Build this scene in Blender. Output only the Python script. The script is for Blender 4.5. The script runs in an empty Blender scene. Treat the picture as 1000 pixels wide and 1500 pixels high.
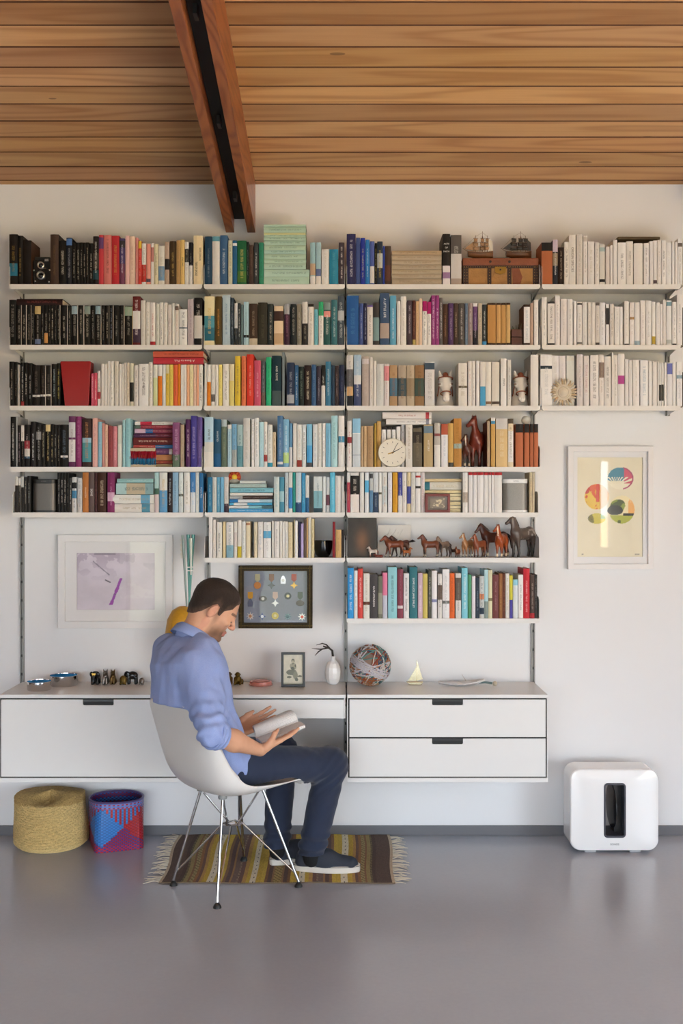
import bpy, bmesh, math, random
import numpy as np
from mathutils import Vector, Matrix
random.seed(7)
sc = bpy.context.scene
COL = sc.collection
# ------------------------------------------------------------------ camera
F, D, HZ, CX, CZ = 1590.0, 5.3, 745.0, 500.0, 1.593   # focal (px), camera to wall, horizon row, centre column, camera height
cam_d = bpy.data.cameras.new('camera'); cam = bpy.data.objects.new('camera', cam_d); COL.objects.link(cam)
cam.location = (0, -D, CZ); cam.rotation_euler = (math.pi/2, 0, 0)
cam_d.sensor_fit = 'HORIZONTAL'; cam_d.sensor_width = 36; cam_d.lens = 36*F/1000; cam_d.shift_y = -0.005
sc.camera = cam
# ------------------------------------------------------------------ light
world = bpy.data.worlds.new('world'); sc.world = world; world.use_nodes = True
bg = world.node_tree.nodes['Background']; bg.inputs[0].default_value = (0.855, 0.955, 1.06, 1); bg.inputs[1].default_value = 3.4
sun_d = bpy.data.lights.new('sun', 'SUN'); sun = bpy.data.objects.new('sun', sun_d); COL.objects.link(sun)
sun_d.energy = 18.0; sun_d.angle = 0.01; sun_d.color = (1, .97, .88)
sun.rotation_euler = Vector((.95, .3, 1.0)).to_track_quat('Z', 'Y').to_euler()   # high sun from behind the book wall, right
def portal(name, loc, rot, sx, sy):
    l = bpy.data.lights.new(name, 'AREA'); o = bpy.data.objects.new(name, l); COL.objects.link(o)
    l.shape = 'RECTANGLE'; l.size = sx; l.size_y = sy; l.cycles.is_portal = True
    o.location = loc; o.rotation_euler = rot
RX, LX, BY = 3.7, -4.6, -8.6          # right glazed wall, left wall, wall behind the camera
ZH = 2.25                             # head height of the glazing
WY = -3.3                             # the glazing starts this far from the book wall
portal('window_portal', (RX+.12, (WY-7.7)/2, ZH/2), (0, math.pi/2, 0), ZH, 7.7+WY)
portal('window_portal', (-1.08, BY-.1, 1.17), (-math.pi/2, 0, 0), 3.36, 2.05)
portal('window_portal', (-4.05, BY-.1, 1.17), (-math.pi/2, 0, 0), 1.0, 2.05)  # added opening, unseen, lets in light for the left wall
sc.view_settings.view_transform = 'Standard'; sc.view_settings.look = 'None'
sc.view_settings.exposure = 1.7; sc.view_settings.gamma = 1.0; sc.view_settings.use_curve_mapping = False
# ------------------------------------------------------------------ helpers
def P(px, py, y=0.0):
    d = D + y
    return ((px-CX)*d/F, y, CZ-(py-HZ)*d/F)
def lin(h):
    if not isinstance(h, str): return tuple(h)
    h = h.lstrip('#'); o = []
    for i in (0, 2, 4):
        c = int(h[i:i+2], 16)/255
        o.append(c/12.92 if c <= .04045 else ((c+.055)/1.055)**2.4)
    return tuple(o)
class NT:
    def __init__(s, name):
        s.m = bpy.data.materials.new(name); s.m.use_nodes = True; s.t = s.m.node_tree
        s.p = s.t.nodes['Principled BSDF']; s.out = s.t.nodes['Material Output']
    def n(s, typ, **kw):
        nd = s.t.nodes.new('ShaderNode'+typ)
        for k, v in kw.items():
            if k in nd.inputs: nd.inputs[k].default_value = v
            else: setattr(nd, k, v)
        return nd
    def l(s, a, b): s.t.links.new(a, b)
    def mix(s, fac, a, b, blend='MIX'):
        nd = s.t.nodes.new('ShaderNodeMix'); nd.data_type = 'RGBA'; nd.blend_type = blend
        for i, v in ((0, fac), (6, a), (7, b)):
            if hasattr(v, 'is_linked'): s.l(v, nd.inputs[i])
            elif i == 0: nd.inputs[0].default_value = v
            else: nd.inputs[i].default_value = (*v[:3], 1)
        return nd.outputs[2]
    def math(s, op, a, b=None, c=None):
        nd = s.t.nodes.new('ShaderNodeMath'); nd.operation = op
        for i, v in enumerate((a, b, c)):
            if v is None: continue
            if hasattr(v, 'is_linked'): s.l(v, nd.inputs[i])
            else: nd.inputs[i].default_value = v
        return nd.outputs[0]
    def coords(s, scale=(1, 1, 1), kind='Object', rand=False):
        tc = s.n('TexCoord'); mp = s.n('Mapping'); mp.inputs['Scale'].default_value = scale
        s.l(tc.outputs[kind], mp.inputs[0])
        if rand:
            oi = s.n('ObjectInfo'); cm = s.n('CombineXYZ')
            s.l(s.math('MULTIPLY', oi.outputs['Alpha'], 37.0), cm.inputs[0]); s.l(s.math('MULTIPLY', oi.outputs['Alpha'], 91.0), cm.inputs[1]); s.l(s.math('MULTIPLY', oi.outputs['Alpha'], 53.0), cm.inputs[2])
            s.l(cm.outputs[0], mp.inputs['Location'])
        return mp.outputs[0]
    def bump(s, h, strength, dist=.01):
        b = s.n('Bump', Strength=strength, Distance=dist); s.l(h, b.inputs['Height']); s.l(b.outputs[0], s.p.inputs['Normal'])
M = {}
def mat(name, col, rough=.5, metal=0.0, var=.06, vscale=20, bump=0, bscale=200, spec=.5, coat=0, alpha=None, attr=None, emit=None):
    if name in M: return M[name]
    t = NT(name); p = t.p
    p.inputs['Roughness'].default_value = rough; p.inputs['Metallic'].default_value = metal
    p.inputs['Specular IOR Level'].default_value = spec; p.inputs['Coat Weight'].default_value = coat
    c = lin(col) if col is not None else None
    nz = t.n('TexNoise', Scale=vscale, Detail=3.0); t.l(t.coords(), nz.inputs['Vector'])
    if attr:
        at = t.n('Attribute', attribute_name=attr); base = at.outputs['Color']
        if c: base = t.mix(1.0, base, c, 'MULTIPLY')
    else: base = c
    f = t.math('MULTIPLY', nz.outputs['Fac'], var*2)
    dark = t.mix(1.0, base, (.55, .55, .55), 'MULTIPLY') if not isinstance(base, tuple) else tuple(x*.55 for x in base)
    t.l(t.mix(f, base, dark), p.inputs['Base Color'])
    if bump:
        nb = t.n('TexNoise', Scale=bscale, Detail=3.0); t.l(t.coords(), nb.inputs['Vector']); t.bump(nb.outputs['Fac'], bump)
    M[name] = t.m
    return t.m
ORG = {}
def tag(o, label, cat, group=None, kind=None):
    o['label'] = label; o['category'] = cat
    if group: o['group'] = group
    if kind: o['kind'] = kind
    return o
def empty(name, loc=(0, 0, 0), label=None, cat=None, group=None, rz=0, local=False):
    o = bpy.data.objects.new(name, None); COL.objects.link(o); o.location = loc; o.rotation_euler = (0, 0, rz)
    o.empty_display_size = .05
    ORG[o] = (0, 0, 0) if local else tuple(loc)
    if label: tag(o, label, cat, group)
    return o
class MB:
    """collects faces; build() links them as one mesh object"""
    def __init__(s): s.v = []; s.f = []; s.c = []; s.cur = None
    def col(s, c): s.cur = lin(c) if c is not None else None; return s
    def add(s, vs, fs):
        k = len(s.v); s.v += [tuple(v) for v in vs]
        for f in fs: s.f.append(tuple(i+k for i in f)); s.c.append(s.cur)
        return s
    def box(s, x0, x1, y0, y1, z0, z1):
        return s.add([(x0, y0, z0), (x1, y0, z0), (x1, y1, z0), (x0, y1, z0), (x0, y0, z1), (x1, y0, z1), (x1, y1, z1), (x0, y1, z1)],
                     [(0, 3, 2, 1), (4, 5, 6, 7), (0, 1, 5, 4), (1, 2, 6, 5), (2, 3, 7, 6), (3, 0, 4, 7)])
    def prism(s, poly, h0, h1, axis='y'):
        """2-D polygon extruded along an axis: y -> poly is (x,z); z -> (x,y); x -> (y,z)"""
        n = len(poly)
        mk = {'y': lambda p, h: (p[0], h, p[1]), 'z': lambda p, h: (p[0], p[1], h), 'x': lambda p, h: (h, p[0], p[1])}[axis]
        vs = [mk(p, h0) for p in poly]+[mk(p, h1) for p in poly]
        fs = [tuple(range(n)), tuple(range(2*n-1, n-1, -1))]+[(i, i+n, (i+1) % n+n, (i+1) % n) for i in range(n)]
        return s.add(vs, fs)
    def ring(s, outer, inner, h0, h1, axis='y'):
        n = len(outer)
        mk = {'y': lambda p, h: (p[0], h, p[1]), 'z': lambda p, h: (p[0], p[1], h), 'x': lambda p, h: (h, p[0], p[1])}[axis]
        vs = [mk(p, h0) for p in outer]+[mk(p, h0) for p in inner]+[mk(p, h1) for p in outer]+[mk(p, h1) for p in inner]
        fs = []
        for i in range(n):
            j = (i+1) % n
            fs += [(i, j, n+j, n+i), (2*n+i, 3*n+i, 3*n+j, 2*n+j), (i, 2*n+i, 2*n+j, j), (n+i, n+j, 3*n+j, 3*n+i)]
        return s.add(vs, fs)
    def tube(s, pts, r, n=8, closed=False):
        pts = [Vector(p) for p in pts]; m = len(pts)
        rs = r if isinstance(r, (list, tuple)) else [r]*m
        up = None; rings = []
        for i, p in enumerate(pts):
            if closed: t = pts[(i+1) % m]-pts[i-1]
            else: t = pts[min(i+1, m-1)]-pts[max(i-1, 0)]
            t = t.normalized() if t.length > 1e-9 else Vector((0, 0, 1))
            if up is None:
                up = Vector((0, 0, 1)) if abs(t.z) < .9 else Vector((1, 0, 0))
            u = (up-t*up.dot(t)).normalized(); w = t.cross(u); up = u
            rings.append([p+(u*math.cos(2*math.pi*k/n)+w*math.sin(2*math.pi*k/n))*rs[i] for k in range(n)])
        vs = [q for rg in rings for q in rg]; fs = []
        for i in range(m if closed else m-1):
            a = i*n; b = ((i+1) % m)*n
            for k in range(n): fs.append((a+k, a+(k+1) % n, b+(k+1) % n, b+k))
        if not closed: fs += [tuple(range(n-1, -1, -1)), tuple(range((m-1)*n, m*n))]
        return s.add(vs, fs)
    def lathe(s, prof, c=(0, 0, 0), n=32, axis='z', sx=1, sy=1, mod=None, cap=True):
        m = len(prof); vs = []
        for i, (r, h) in enumerate(prof):
            for k in range(n):
                a = 2*math.pi*k/n; rr = r*(mod(a, h) if mod else 1)
                q = (rr*math.cos(a)*sx, rr*math.sin(a)*sy, h)
                if axis == 'y': q = (q[0], -q[2], q[1])
                if axis == 'x': q = (q[2], q[0], q[1])
                vs.append((c[0]+q[0], c[1]+q[1], c[2]+q[2]))
        fs = [(i*n+k, i*n+(k+1) % n, (i+1)*n+(k+1) % n, (i+1)*n+k) for i in range(m-1) for k in range(n)]
        if cap and prof[0][0] > 1e-6: fs.append(tuple(range(n-1, -1, -1)))
        if cap and prof[-1][0] > 1e-6: fs.append(tuple(range((m-1)*n, m*n)))
        return s.add(vs, fs)
    def ball(s, c, r, n=16, sq=(1, 1, 1)):
        m = n//2; prof = [(math.sin(math.pi*i/m)*r, -math.cos(math.pi*i/m)*r) for i in range(m+1)]
        k = len(s.v); s.lathe(prof, (0, 0, 0), n)
        for i in range(k, len(s.v)):
            v = s.v[i]; s.v[i] = (c[0]+v[0]*sq[0], c[1]+v[1]*sq[1], c[2]+v[2]*sq[2])
        return s
    def xf(s, fn, k0=0):
        for i in range(k0, len(s.v)): s.v[i] = tuple(fn(Vector(s.v[i])))
        return s
    def build(s, name, m, parent=None, smooth=False, base=None, bevel=0, label=None):
        o0 = ORG.get(parent, (0, 0, 0)) if parent else (base or (0, 0, 0))
        me = bpy.data.meshes.new(name)
        me.from_pydata([(v[0]-o0[0], v[1]-o0[1], v[2]-o0[2]) for v in s.v], [], s.f)
        if any(c is not None for c in s.c):
            ca = me.color_attributes.new('Col', 'FLOAT_COLOR', 'CORNER'); arr = []
            for f, c in zip(s.f, s.c): arr += list((*(c or (1, 1, 1)), 1))*len(f)
            ca.data.foreach_set('color', arr)
        if s.f and (smooth or True):
            bm = bmesh.new(); bm.from_mesh(me)
            if smooth: bmesh.ops.remove_doubles(bm, verts=bm.verts, dist=1e-6)
            bmesh.ops.recalc_face_normals(bm, faces=bm.faces); bm.to_mesh(me); bm.free()
        if smooth:
            me.polygons.foreach_set('use_smooth', [True]*len(me.polygons))
            try: me.set_sharp_from_angle(angle=math.radians(42))
            except Exception: pass
        for mm in (m if isinstance(m, (list, tuple)) else [m]): me.materials.append(mm)
        o = bpy.data.objects.new(name, me); COL.objects.link(o)
        if parent:
            o.parent = parent; ORG[o] = ORG.get(parent, (0, 0, 0))
        else:
            o.location = o0; ORG[o] = o0
        if bevel:
            b = o.modifiers.new('bevel', 'BEVEL'); b.width = bevel; b.segments = 2; b.limit_method = 'ANGLE'
        if label: o['label'] = label
        return o
def struct(o, label=None, cat=None):
    o['kind'] = 'structure'
    if label: tag(o, label, cat)
    return o
def rrect(x0, x1, z0, z1, r, n=5):
    out = []
    for cx, cz, a0 in ((x1-r, z1-r, 0), (x0+r, z1-r, 90), (x0+r, z0+r, 180), (x1-r, z0+r, 270)):
        for i in range(n+1):
            a = math.radians(a0+90*i/n); out.append((cx+r*math.cos(a), cz+r*math.sin(a)))
    return out
def circ(cx, cz, r, n=24, a0=0): return [(cx+r*math.cos(a0+2*math.pi*i/n), cz+r*math.sin(a0+2*math.pi*i/n)) for i in range(n)]
def text(s, size, m, parent, at, rot=(math.pi/2, 0, 0), name='lettering', align='CENTER', ext=.0002, sx=1, bold=0):
    cu = bpy.data.curves.new('txt', 'FONT'); cu.body = s; cu.size = size; cu.align_x = align; cu.align_y = 'CENTER'; cu.extrude = ext; cu.resolution_u = 2
    cu.offset = bold
    ob = bpy.data.objects.new('txt', cu); COL.objects.link(ob)
    me = bpy.data.meshes.new_from_object(ob.evaluated_get(bpy.context.evaluated_depsgraph_get()))
    bpy.data.objects.remove(ob); bpy.data.curves.remove(cu)
    me.name = name; me.materials.clear(); me.materials.append(m)
    o = bpy.data.objects.new(name, me); COL.objects.link(o)
    o0 = ORG.get(parent, (0, 0, 0)); o.parent = parent
    o.location = tuple(a-b for a, b in zip(at, o0)); o.rotation_euler = rot; o.scale = (sx, 1, 1)
    return o
def paint(name, m, parent, x0, x1, z0, z1, y, nx, nz, fn, thick=.001):
    """flat print: a sheet whose inks are colour values computed per point (u right, v up)"""
    us = np.linspace(0, 1, nx+1); vs = np.linspace(0, 1, nz+1); U, V = np.meshgrid(us, vs)
    Cc = fn(U.ravel(), V.ravel())
    o0 = ORG.get(parent, (0, 0, 0))
    X = x0+(x1-x0)*U.ravel()-o0[0]; Z = z0+(z1-z0)*V.ravel()-o0[2]
    co = np.stack([X, np.full_like(X, y-o0[1]), Z], 1)
    idx = np.arange((nx+1)*(nz+1)).reshape(nz+1, nx+1)
    q = np.stack([idx[:-1, :-1], idx[:-1, 1:], idx[1:, 1:], idx[1:, :-1]], -1).reshape(-1, 4)
    o = np_mesh(name, co, q, m, Cc); o.parent = parent; ORG[o] = o0
    return o
def np_mesh(name, co, quads, m, colors=None, smooth=True):
    me = bpy.data.meshes.new(name)
    nv, nq = len(co), len(quads)
    me.vertices.add(nv); me.vertices.foreach_set('co', np.ascontiguousarray(co, dtype=np.float32).ravel())
    me.loops.add(nq*4); me.loops.foreach_set('vertex_index', np.ascontiguousarray(quads, dtype=np.int32).ravel())
    me.polygons.add(nq); me.polygons.foreach_set('loop_start', np.arange(0, nq*4, 4, dtype=np.int32))
    me.polygons.foreach_set('loop_total', np.full(nq, 4, dtype=np.int32))
    me.update(calc_edges=True); me.validate()
    me.polygons.foreach_set('use_smooth', [smooth]*len(me.polygons))
    if colors is not None:
        ca = me.color_attributes.new('Col', 'FLOAT_COLOR', 'POINT')
        ca.data.foreach_set('color', np.concatenate([np.asarray(colors, dtype=np.float32), np.ones((nv, 1), np.float32)], 1).ravel())
    me.materials.append(m)
    o = bpy.data.objects.new(name, me); COL.objects.link(o)
    return o
# ---- numpy value noise
_rs = np.random.RandomState(5); _G = _rs.rand(64, 64, 64).astype(np.float32)
def vnoise(p, s=1.0):
    q = np.asarray(p)*s; i = np.floor(q).astype(int); f = q-i; f = f*f*(3-2*f); i &= 63; j = (i+1) & 63
    g = lambda a, b, c: _G[a, b, c]
    x0, y0, z0 = i.T; x1, y1, z1 = j.T; fx, fy, fz = f.T
    a = g(x0, y0, z0)*(1-fx)+g(x1, y0, z0)*fx; b = g(x0, y1, z0)*(1-fx)+g(x1, y1, z0)*fx
    c = g(x0, y0, z1)*(1-fx)+g(x1, y0, z1)*fx; d = g(x0, y1, z1)*(1-fx)+g(x1, y1, z1)*fx
    return (a*(1-fy)+b*fy)*(1-fz)+(c*(1-fy)+d*fy)*fz
def fbm(p, s, o=3): return sum(vnoise(p, s*2**k)/2**k for k in range(o))/sum(1/2**k for k in range(o))
# ---- signed-distance modelling: prims = list of (op, k, fn(points))
def rc(a, b, ra, rb):
    a = np.array(a, float); b = np.array(b, float); ab = b-a; l2 = max(ab@ab, 1e-12)
    def f(p):
        t = np.clip(((p-a)@ab)/l2, 0, 1); return np.linalg.norm(p-a-t[:, None]*ab, axis=1)-(ra+(rb-ra)*t)
    return f
def ell(c, r, R=None):
    c = np.array(c, float); r = np.array(r, float); R = np.eye(3) if R is None else np.array(R, float)
    def f(p):
        q = (p-c)@R; k0 = np.linalg.norm(q/r, axis=1); k1 = np.linalg.norm(q/r**2, axis=1)
        return k0*(k0-1)/np.maximum(k1, 1e-9)
    return f
def ecap(a, b, ua, ra, rb):
    """tapered limb with an elliptical section: ra/rb = (half-width along ua, half-depth across)"""
    a = np.array(a, float); b = np.array(b, float); ab = b-a; L = np.linalg.norm(ab); t0 = ab/L
    u = np.array(ua, float); u = u-t0*(u@t0); u /= np.linalg.norm(u); w = np.cross(t0, u)
    def f(p):
        q = p-a; t = np.clip((q@t0)/L, 0, 1); q = q-t[:, None]*ab
        A = ra[0]+(rb[0]-ra[0])*t; B = ra[1]+(rb[1]-ra[1])*t; m = np.minimum(A, B)
        s = np.sqrt((q@u/A)**2+(q@w/B)**2+(q@t0/m)**2); s2 = np.sqrt((q@u/A**2)**2+(q@w/B**2)**2+(q@t0/m**2)**2)
        return s*(s-1)/np.maximum(s2, 1e-9)
    return f
def plane(pt, n):
    pt = np.array(pt, float); n = np.array(n, float); n /= np.linalg.norm(n)
    return lambda p: (p-pt)@n
def sdf(prims):
    def f(p):
        d = None
        for op, k, g in prims:
            e = g(p)
            if d is None: d = e; continue
            if op == '+':
                if k: h = np.clip(.5+.5*(d-e)/k, 0, 1); d = d*(1-h)+e*h-k*h*(1-h)
                else: d = np.minimum(d, e)
            elif op == '-':
                if k: h = np.clip(.5-.5*(d+e)/k, 0, 1); d = d*(1-h)-e*h+k*h*(1-h)
                else: d = np.maximum(d, -e)
            else: d = np.maximum(d, e)
        return d
    return f
def nets(f, lo, hi, res):
    lo = np.array(lo, float); hi = np.array(hi, float); K = 4
    n = (np.ceil((hi-lo)/res/K).astype(int)+1); nf = n*K
    ax = [lo[i]+res*K*(np.arange(n[i])+.5)-res*.5 for i in range(3)]
    g = np.stack(np.meshgrid(*ax, indexing='ij'), -1).reshape(-1, 3)
    dc = f(g).reshape(n).astype(np.float32)
    near = np.abs(dc) < res*K*1.9
    Dv = np.repeat(np.repeat(np.repeat(dc, K, 0), K, 1), K, 2)
    ci = np.stack(np.nonzero(near), 1)*K
    off = np.stack(np.meshgrid(*[np.arange(K)]*3, indexing='ij'), -1).reshape(-1, 3)
    for k0 in range(0, len(ci), 4096):
        ii = (ci[k0:k0+4096, None, :]+off[None]).reshape(-1, 3)
        Dv[ii[:, 0], ii[:, 1], ii[:, 2]] = f(lo+ii*res)
    Dv[0] = Dv[-1] = 1; Dv[:, 0] = Dv[:, -1] = 1; Dv[:, :, 0] = Dv[:, :, -1] = 1
    S = Dv < 0
    cs = np.array(Dv.shape)-1
    A_ = np.ones(cs, bool); O_ = np.zeros(cs, bool)
    for i in (0, 1):
        for j in (0, 1):
            for k in (0, 1):
                q = S[i:cs[0]+i, j:cs[1]+j, k:cs[2]+k]; A_ &= q; O_ |= q
    act = O_ & ~A_; cell = np.stack(np.nonzero(act), 1)
    idx = np.full(cs, -1, np.int32); idx[act] = np.arange(len(cell), dtype=np.int32)
    crn = {}
    for i in (0, 1):
        for j in (0, 1):
            for k in (0, 1): crn[i, j, k] = Dv[cell[:, 0]+i, cell[:, 1]+j, cell[:, 2]+k].astype(float)
    cnt = np.zeros(len(cell)); acc = np.zeros((len(cell), 3))
    for a in range(3):
        b, c = [x for x in range(3) if x != a]
        for o1 in (0, 1):
            for o2 in (0, 1):
                e0 = [0]*3; e0[b] = o1; e0[c] = o2; e1 = list(e0); e1[a] = 1
                d0 = crn[tuple(e0)]; d1 = crn[tuple(e1)]; x = (d0 < 0) != (d1 < 0)
                cnt += x; acc[:, a] += np.where(x, d0/np.where(x, d0-d1, 1), 0); acc[:, b] += x*o1; acc[:, c] += x*o2
    co = lo+res*(cell+acc/cnt[:, None])
    qs = []
    for a in range(3):
        b, c = [(1, 2), (2, 0), (0, 1)][a]
        d0 = [slice(1, cs[i]) for i in range(3)]; d0[a] = slice(0, cs[a]); d1 = list(d0); d1[a] = slice(1, cs[a]+1)
        s0 = S[tuple(d0)]; s1 = S[tuple(d1)]
        for flip, mk in ((False, s0 & ~s1), (True, ~s0 & s1)):
            e = np.stack(np.nonzero(mk), 1)
            if not len(e): continue
            for i in range(3):
                if i != a: e[:, i] += 1
            def at(ob, oc):
                k = e.copy(); k[:, b] -= ob; k[:, c] -= oc; return idx[k[:, 0], k[:, 1], k[:, 2]]
            q = np.stack([at(1, 1), at(0, 1), at(0, 0), at(1, 0)], 1)
            qs.append(q[:, ::-1] if flip else q)
    return co, np.concatenate(qs)
def smooth_co(co, q, it=1, lam=.5):
    e = np.concatenate([q[:, [0, 1]], q[:, [1, 2]], q[:, [2, 3]], q[:, [3, 0]]])
    for _ in range(it):
        s = np.zeros_like(co); c = np.zeros(len(co))
        for k in range(3): s[:, k] = np.bincount(e[:, 0], co[e[:, 1], k], len(co))+np.bincount(e[:, 1], co[e[:, 0], k], len(co))
        c = np.bincount(e[:, 0], minlength=len(co))+np.bincount(e[:, 1], minlength=len(co))
        co = co+lam*(s/np.maximum(c, 1)[:, None]-co)
    return co
def blob(name, f, lo, hi, res, m, parent=None, colfn=None, it=1, base=None):
    co, q = nets(f, lo, hi, res); co = smooth_co(co, q, it)
    cl = colfn(co) if colfn else None
    o0 = ORG.get(parent, (0, 0, 0)) if parent else (base or (0, 0, 0))
    o = np_mesh(name, co-np.array(o0), q, m, cl)
    if parent: o.parent = parent; ORG[o] = o0
    else: o.location = o0; ORG[o] = o0
    return o
# ================================================================== THE SETTING
SL = .174; TH = math.atan(SL); WT = 3.176          # ceiling rise towards the camera, wall height
def wallmat(name, col, rough=.6):
    t = NT(name); t.p.inputs['Roughness'].default_value = rough
    nz = t.n('TexNoise', Scale=1.5, Detail=4.0); t.l(t.coords(), nz.inputs['Vector'])
    c = lin(col); t.l(t.mix(nz.outputs['Fac'], tuple(x*.985 for x in c), tuple(min(1, x*1.015) for x in c)), t.p.inputs['Base Color'])
    nb = t.n('TexNoise', Scale=260.0, Detail=2.0); t.l(t.coords(), nb.inputs['Vector']); t.bump(nb.outputs['Fac'], .04, .002)
    M[name] = t.m; return t.m
def floormat():
    t = NT('polished_concrete'); p = t.p
    n1 = t.n('TexNoise', Scale=1.1, Detail=6.0, Roughness=.6); t.l(t.coords(), n1.inputs['Vector'])
    n2 = t.n('TexNoise', Scale=60.0, Detail=4.0); t.l(t.coords(), n2.inputs['Vector'])
    a = t.mix(n1.outputs['Fac'], lin('a4a6ae'), lin('b6b8c0'))
    a = t.mix(t.math('MULTIPLY', n2.outputs['Fac'], .25), a, lin('94969e'))
    t.l(a, p.inputs['Base Color'])
    r = t.math('MULTIPLY_ADD', n1.outputs['Fac'], .14, .15); t.l(r, p.inputs['Roughness'])
    p.inputs['Specular IOR Level'].default_value = .55
    t.bump(n2.outputs['Fac'], .03, .002)
    M['floor'] = t.m; return t.m
def woodmat(name, light, dark, ring=16.0, axis='x', rough=.5, sc_=1.0, contrast=1.0, tint=.35):
    t = NT(name); p = t.p; p.inputs['Roughness'].default_value = rough
    s = [5.0*sc_]*3; s['xyz'.index(axis)] = .45*sc_
    v = t.coords(tuple(s), rand=True)
    n1 = t.n('TexNoise', Scale=1.0, Detail=2.0, Roughness=.45); t.l(v, n1.inputs['Vector'])
    sn = t.math('SINE', t.math('MULTIPLY', n1.outputs['Fac'], ring*6.28))
    rg = t.math('POWER', t.math('MULTIPLY_ADD', sn, .5, .5), 2.0)
    s2 = [160.0*sc_]*3; s2['xyz'.index(axis)] = 2.5*sc_
    n2 = t.n('TexNoise', Scale=1.0, Detail=4.0); t.l(t.coords(tuple(s2), rand=True), n2.inputs['Vector'])
    g = t.math('ADD', t.math('MULTIPLY', rg, .55*contrast), t.math('MULTIPLY', n2.outputs['Fac'], .4))
    c = t.mix(g, lin(light), lin(dark))
    oi = t.n('ObjectInfo')
    c = t.mix(t.math('MULTIPLY', oi.outputs['Random'], tint), c, lin(dark))
    c = t.mix(1.0, c, oi.outputs['Color'], 'MULTIPLY')
    # knots
    kv = t.n('TexVoronoi', Scale=1.0); s3 = [5.0*sc_]*3; s3['xyz'.index(axis)] = 1.6*sc_
    t.l(t.coords(tuple(s3), rand=True), kv.inputs['Vector'])
    kn = t.math('LESS_THAN', kv.outputs['Distance'], .05)
    c = t.mix(t.math('MULTIPLY', kn, .6), c, lin('4a2814'))
    t.l(c, p.inputs['Base Color']); t.bump(n2.outputs['Fac'], .15, .002)
    M[name] = t.m; return t.m
wallmat('wall_paint', 'e8e7e7'); floormat()
woodmat('ceiling_wood', 'e2b07c', 'a46a38', ring=8.0, contrast=.75); woodmat('beam_wood', 'a8643a', '6e3620', axis='y', rough=.32, tint=.1)
struct(MB().box(LX-.15, RX+.15, 0, .15, -.1, 3.6).build('wall_back', M['wall_paint']), 'white painted wall carrying the bookshelves', 'wall')
struct(MB().box(LX-.15, LX, BY, 0, -.1, 4.9).build('wall_left', mat('side_wall_dark', '5a4030', .6)), 'unseen side wall on the left, made dark to cut bounce light', 'wall')  # unseen wall given a dark colour to weaken bounce from the left
struct(MB().box(LX-.15, RX+.15, BY-.15, .15, -.2, 0).build('floor', M['floor']), 'polished grey concrete floor', 'floor')
struct(MB().box(RX+.15, 60, -300, 20, -.3, -.05).build('ground_outside', mat('bounce_ground', 'b79d72', .8)), 'unseen sunlit ground outside the windows, added to bounce warm light inside', 'ground')  # unseen ground tinted to throw warm sunlight onto the ceiling and upper wall
struct(MB().box(-200, RX+.15, -300, BY-.15, -.3, -.05).build('ground_behind', mat('ground_dark', '3c4028', .9)), 'unseen ground behind the house, made dark to dim the ceiling', 'ground')  # dark colour chosen for this unseen ground to keep bounce off the ceiling
# wall behind the camera: wide window opening, plus one added to light the left
wb = MB()
for a in ((LX, -4.55, 0, 4.9), (-4.55, -3.55, 2.2, 4.9), (-4.55, -3.55, 0, .15), (-3.55, -2.76, 0, 4.9), (.6, 3.31, 0, 4.9), (3.43, RX, 0, 4.9), (3.31, 3.43, 2.2, 4.9), (3.31, 3.43, 0, 1.1), (-2.76, .6, 2.2, 4.9), (-2.76, .6, 0, .15)): wb.box(a[0], a[1], BY-.15, BY, a[2], a[3])
struct(wb.build('wall_front', M['wall_paint']), 'wall behind the camera with a wide window and an added side opening for light', 'wall')
mdark = mat('window_frame_metal', '2b2b2c', .4, .3)
def winframe(name, parts):
    w = empty(name, parts[0][:1]+parts[0][2:3]+parts[0][4:5]); w['kind'] = 'structure'; tag(w, 'dark framed glazing outside the frame', 'window')
    for b in parts: MB().box(*b).build('window_frame', mdark, w)
winframe('window_1', [(x-.03, x+.03, BY-.1, BY-.04, 0.15, 2.2) for x in (-2.74, -1.08, .57)])
winframe('window_2', [(RX, RX+.08, y-.03, y+.03, .06, ZH) for y in (WY-.03, -4.8, -6.2, -7.7)]+[(RX, RX+.08, -7.7, WY, .0, .06), (RX, RX+.08, -7.7, WY, ZH-.06, ZH)])
wr = MB().box(RX, RX+.15, WY, 0, 0, 4.9); wr.box(RX, RX+.15, BY, -7.73, 0, 4.9).box(RX, RX+.15, -7.73, WY, ZH, 4.9)
struct(wr.build('wall_right', M['wall_paint']), 'white wall ends beside the glazing', 'wall')
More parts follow.
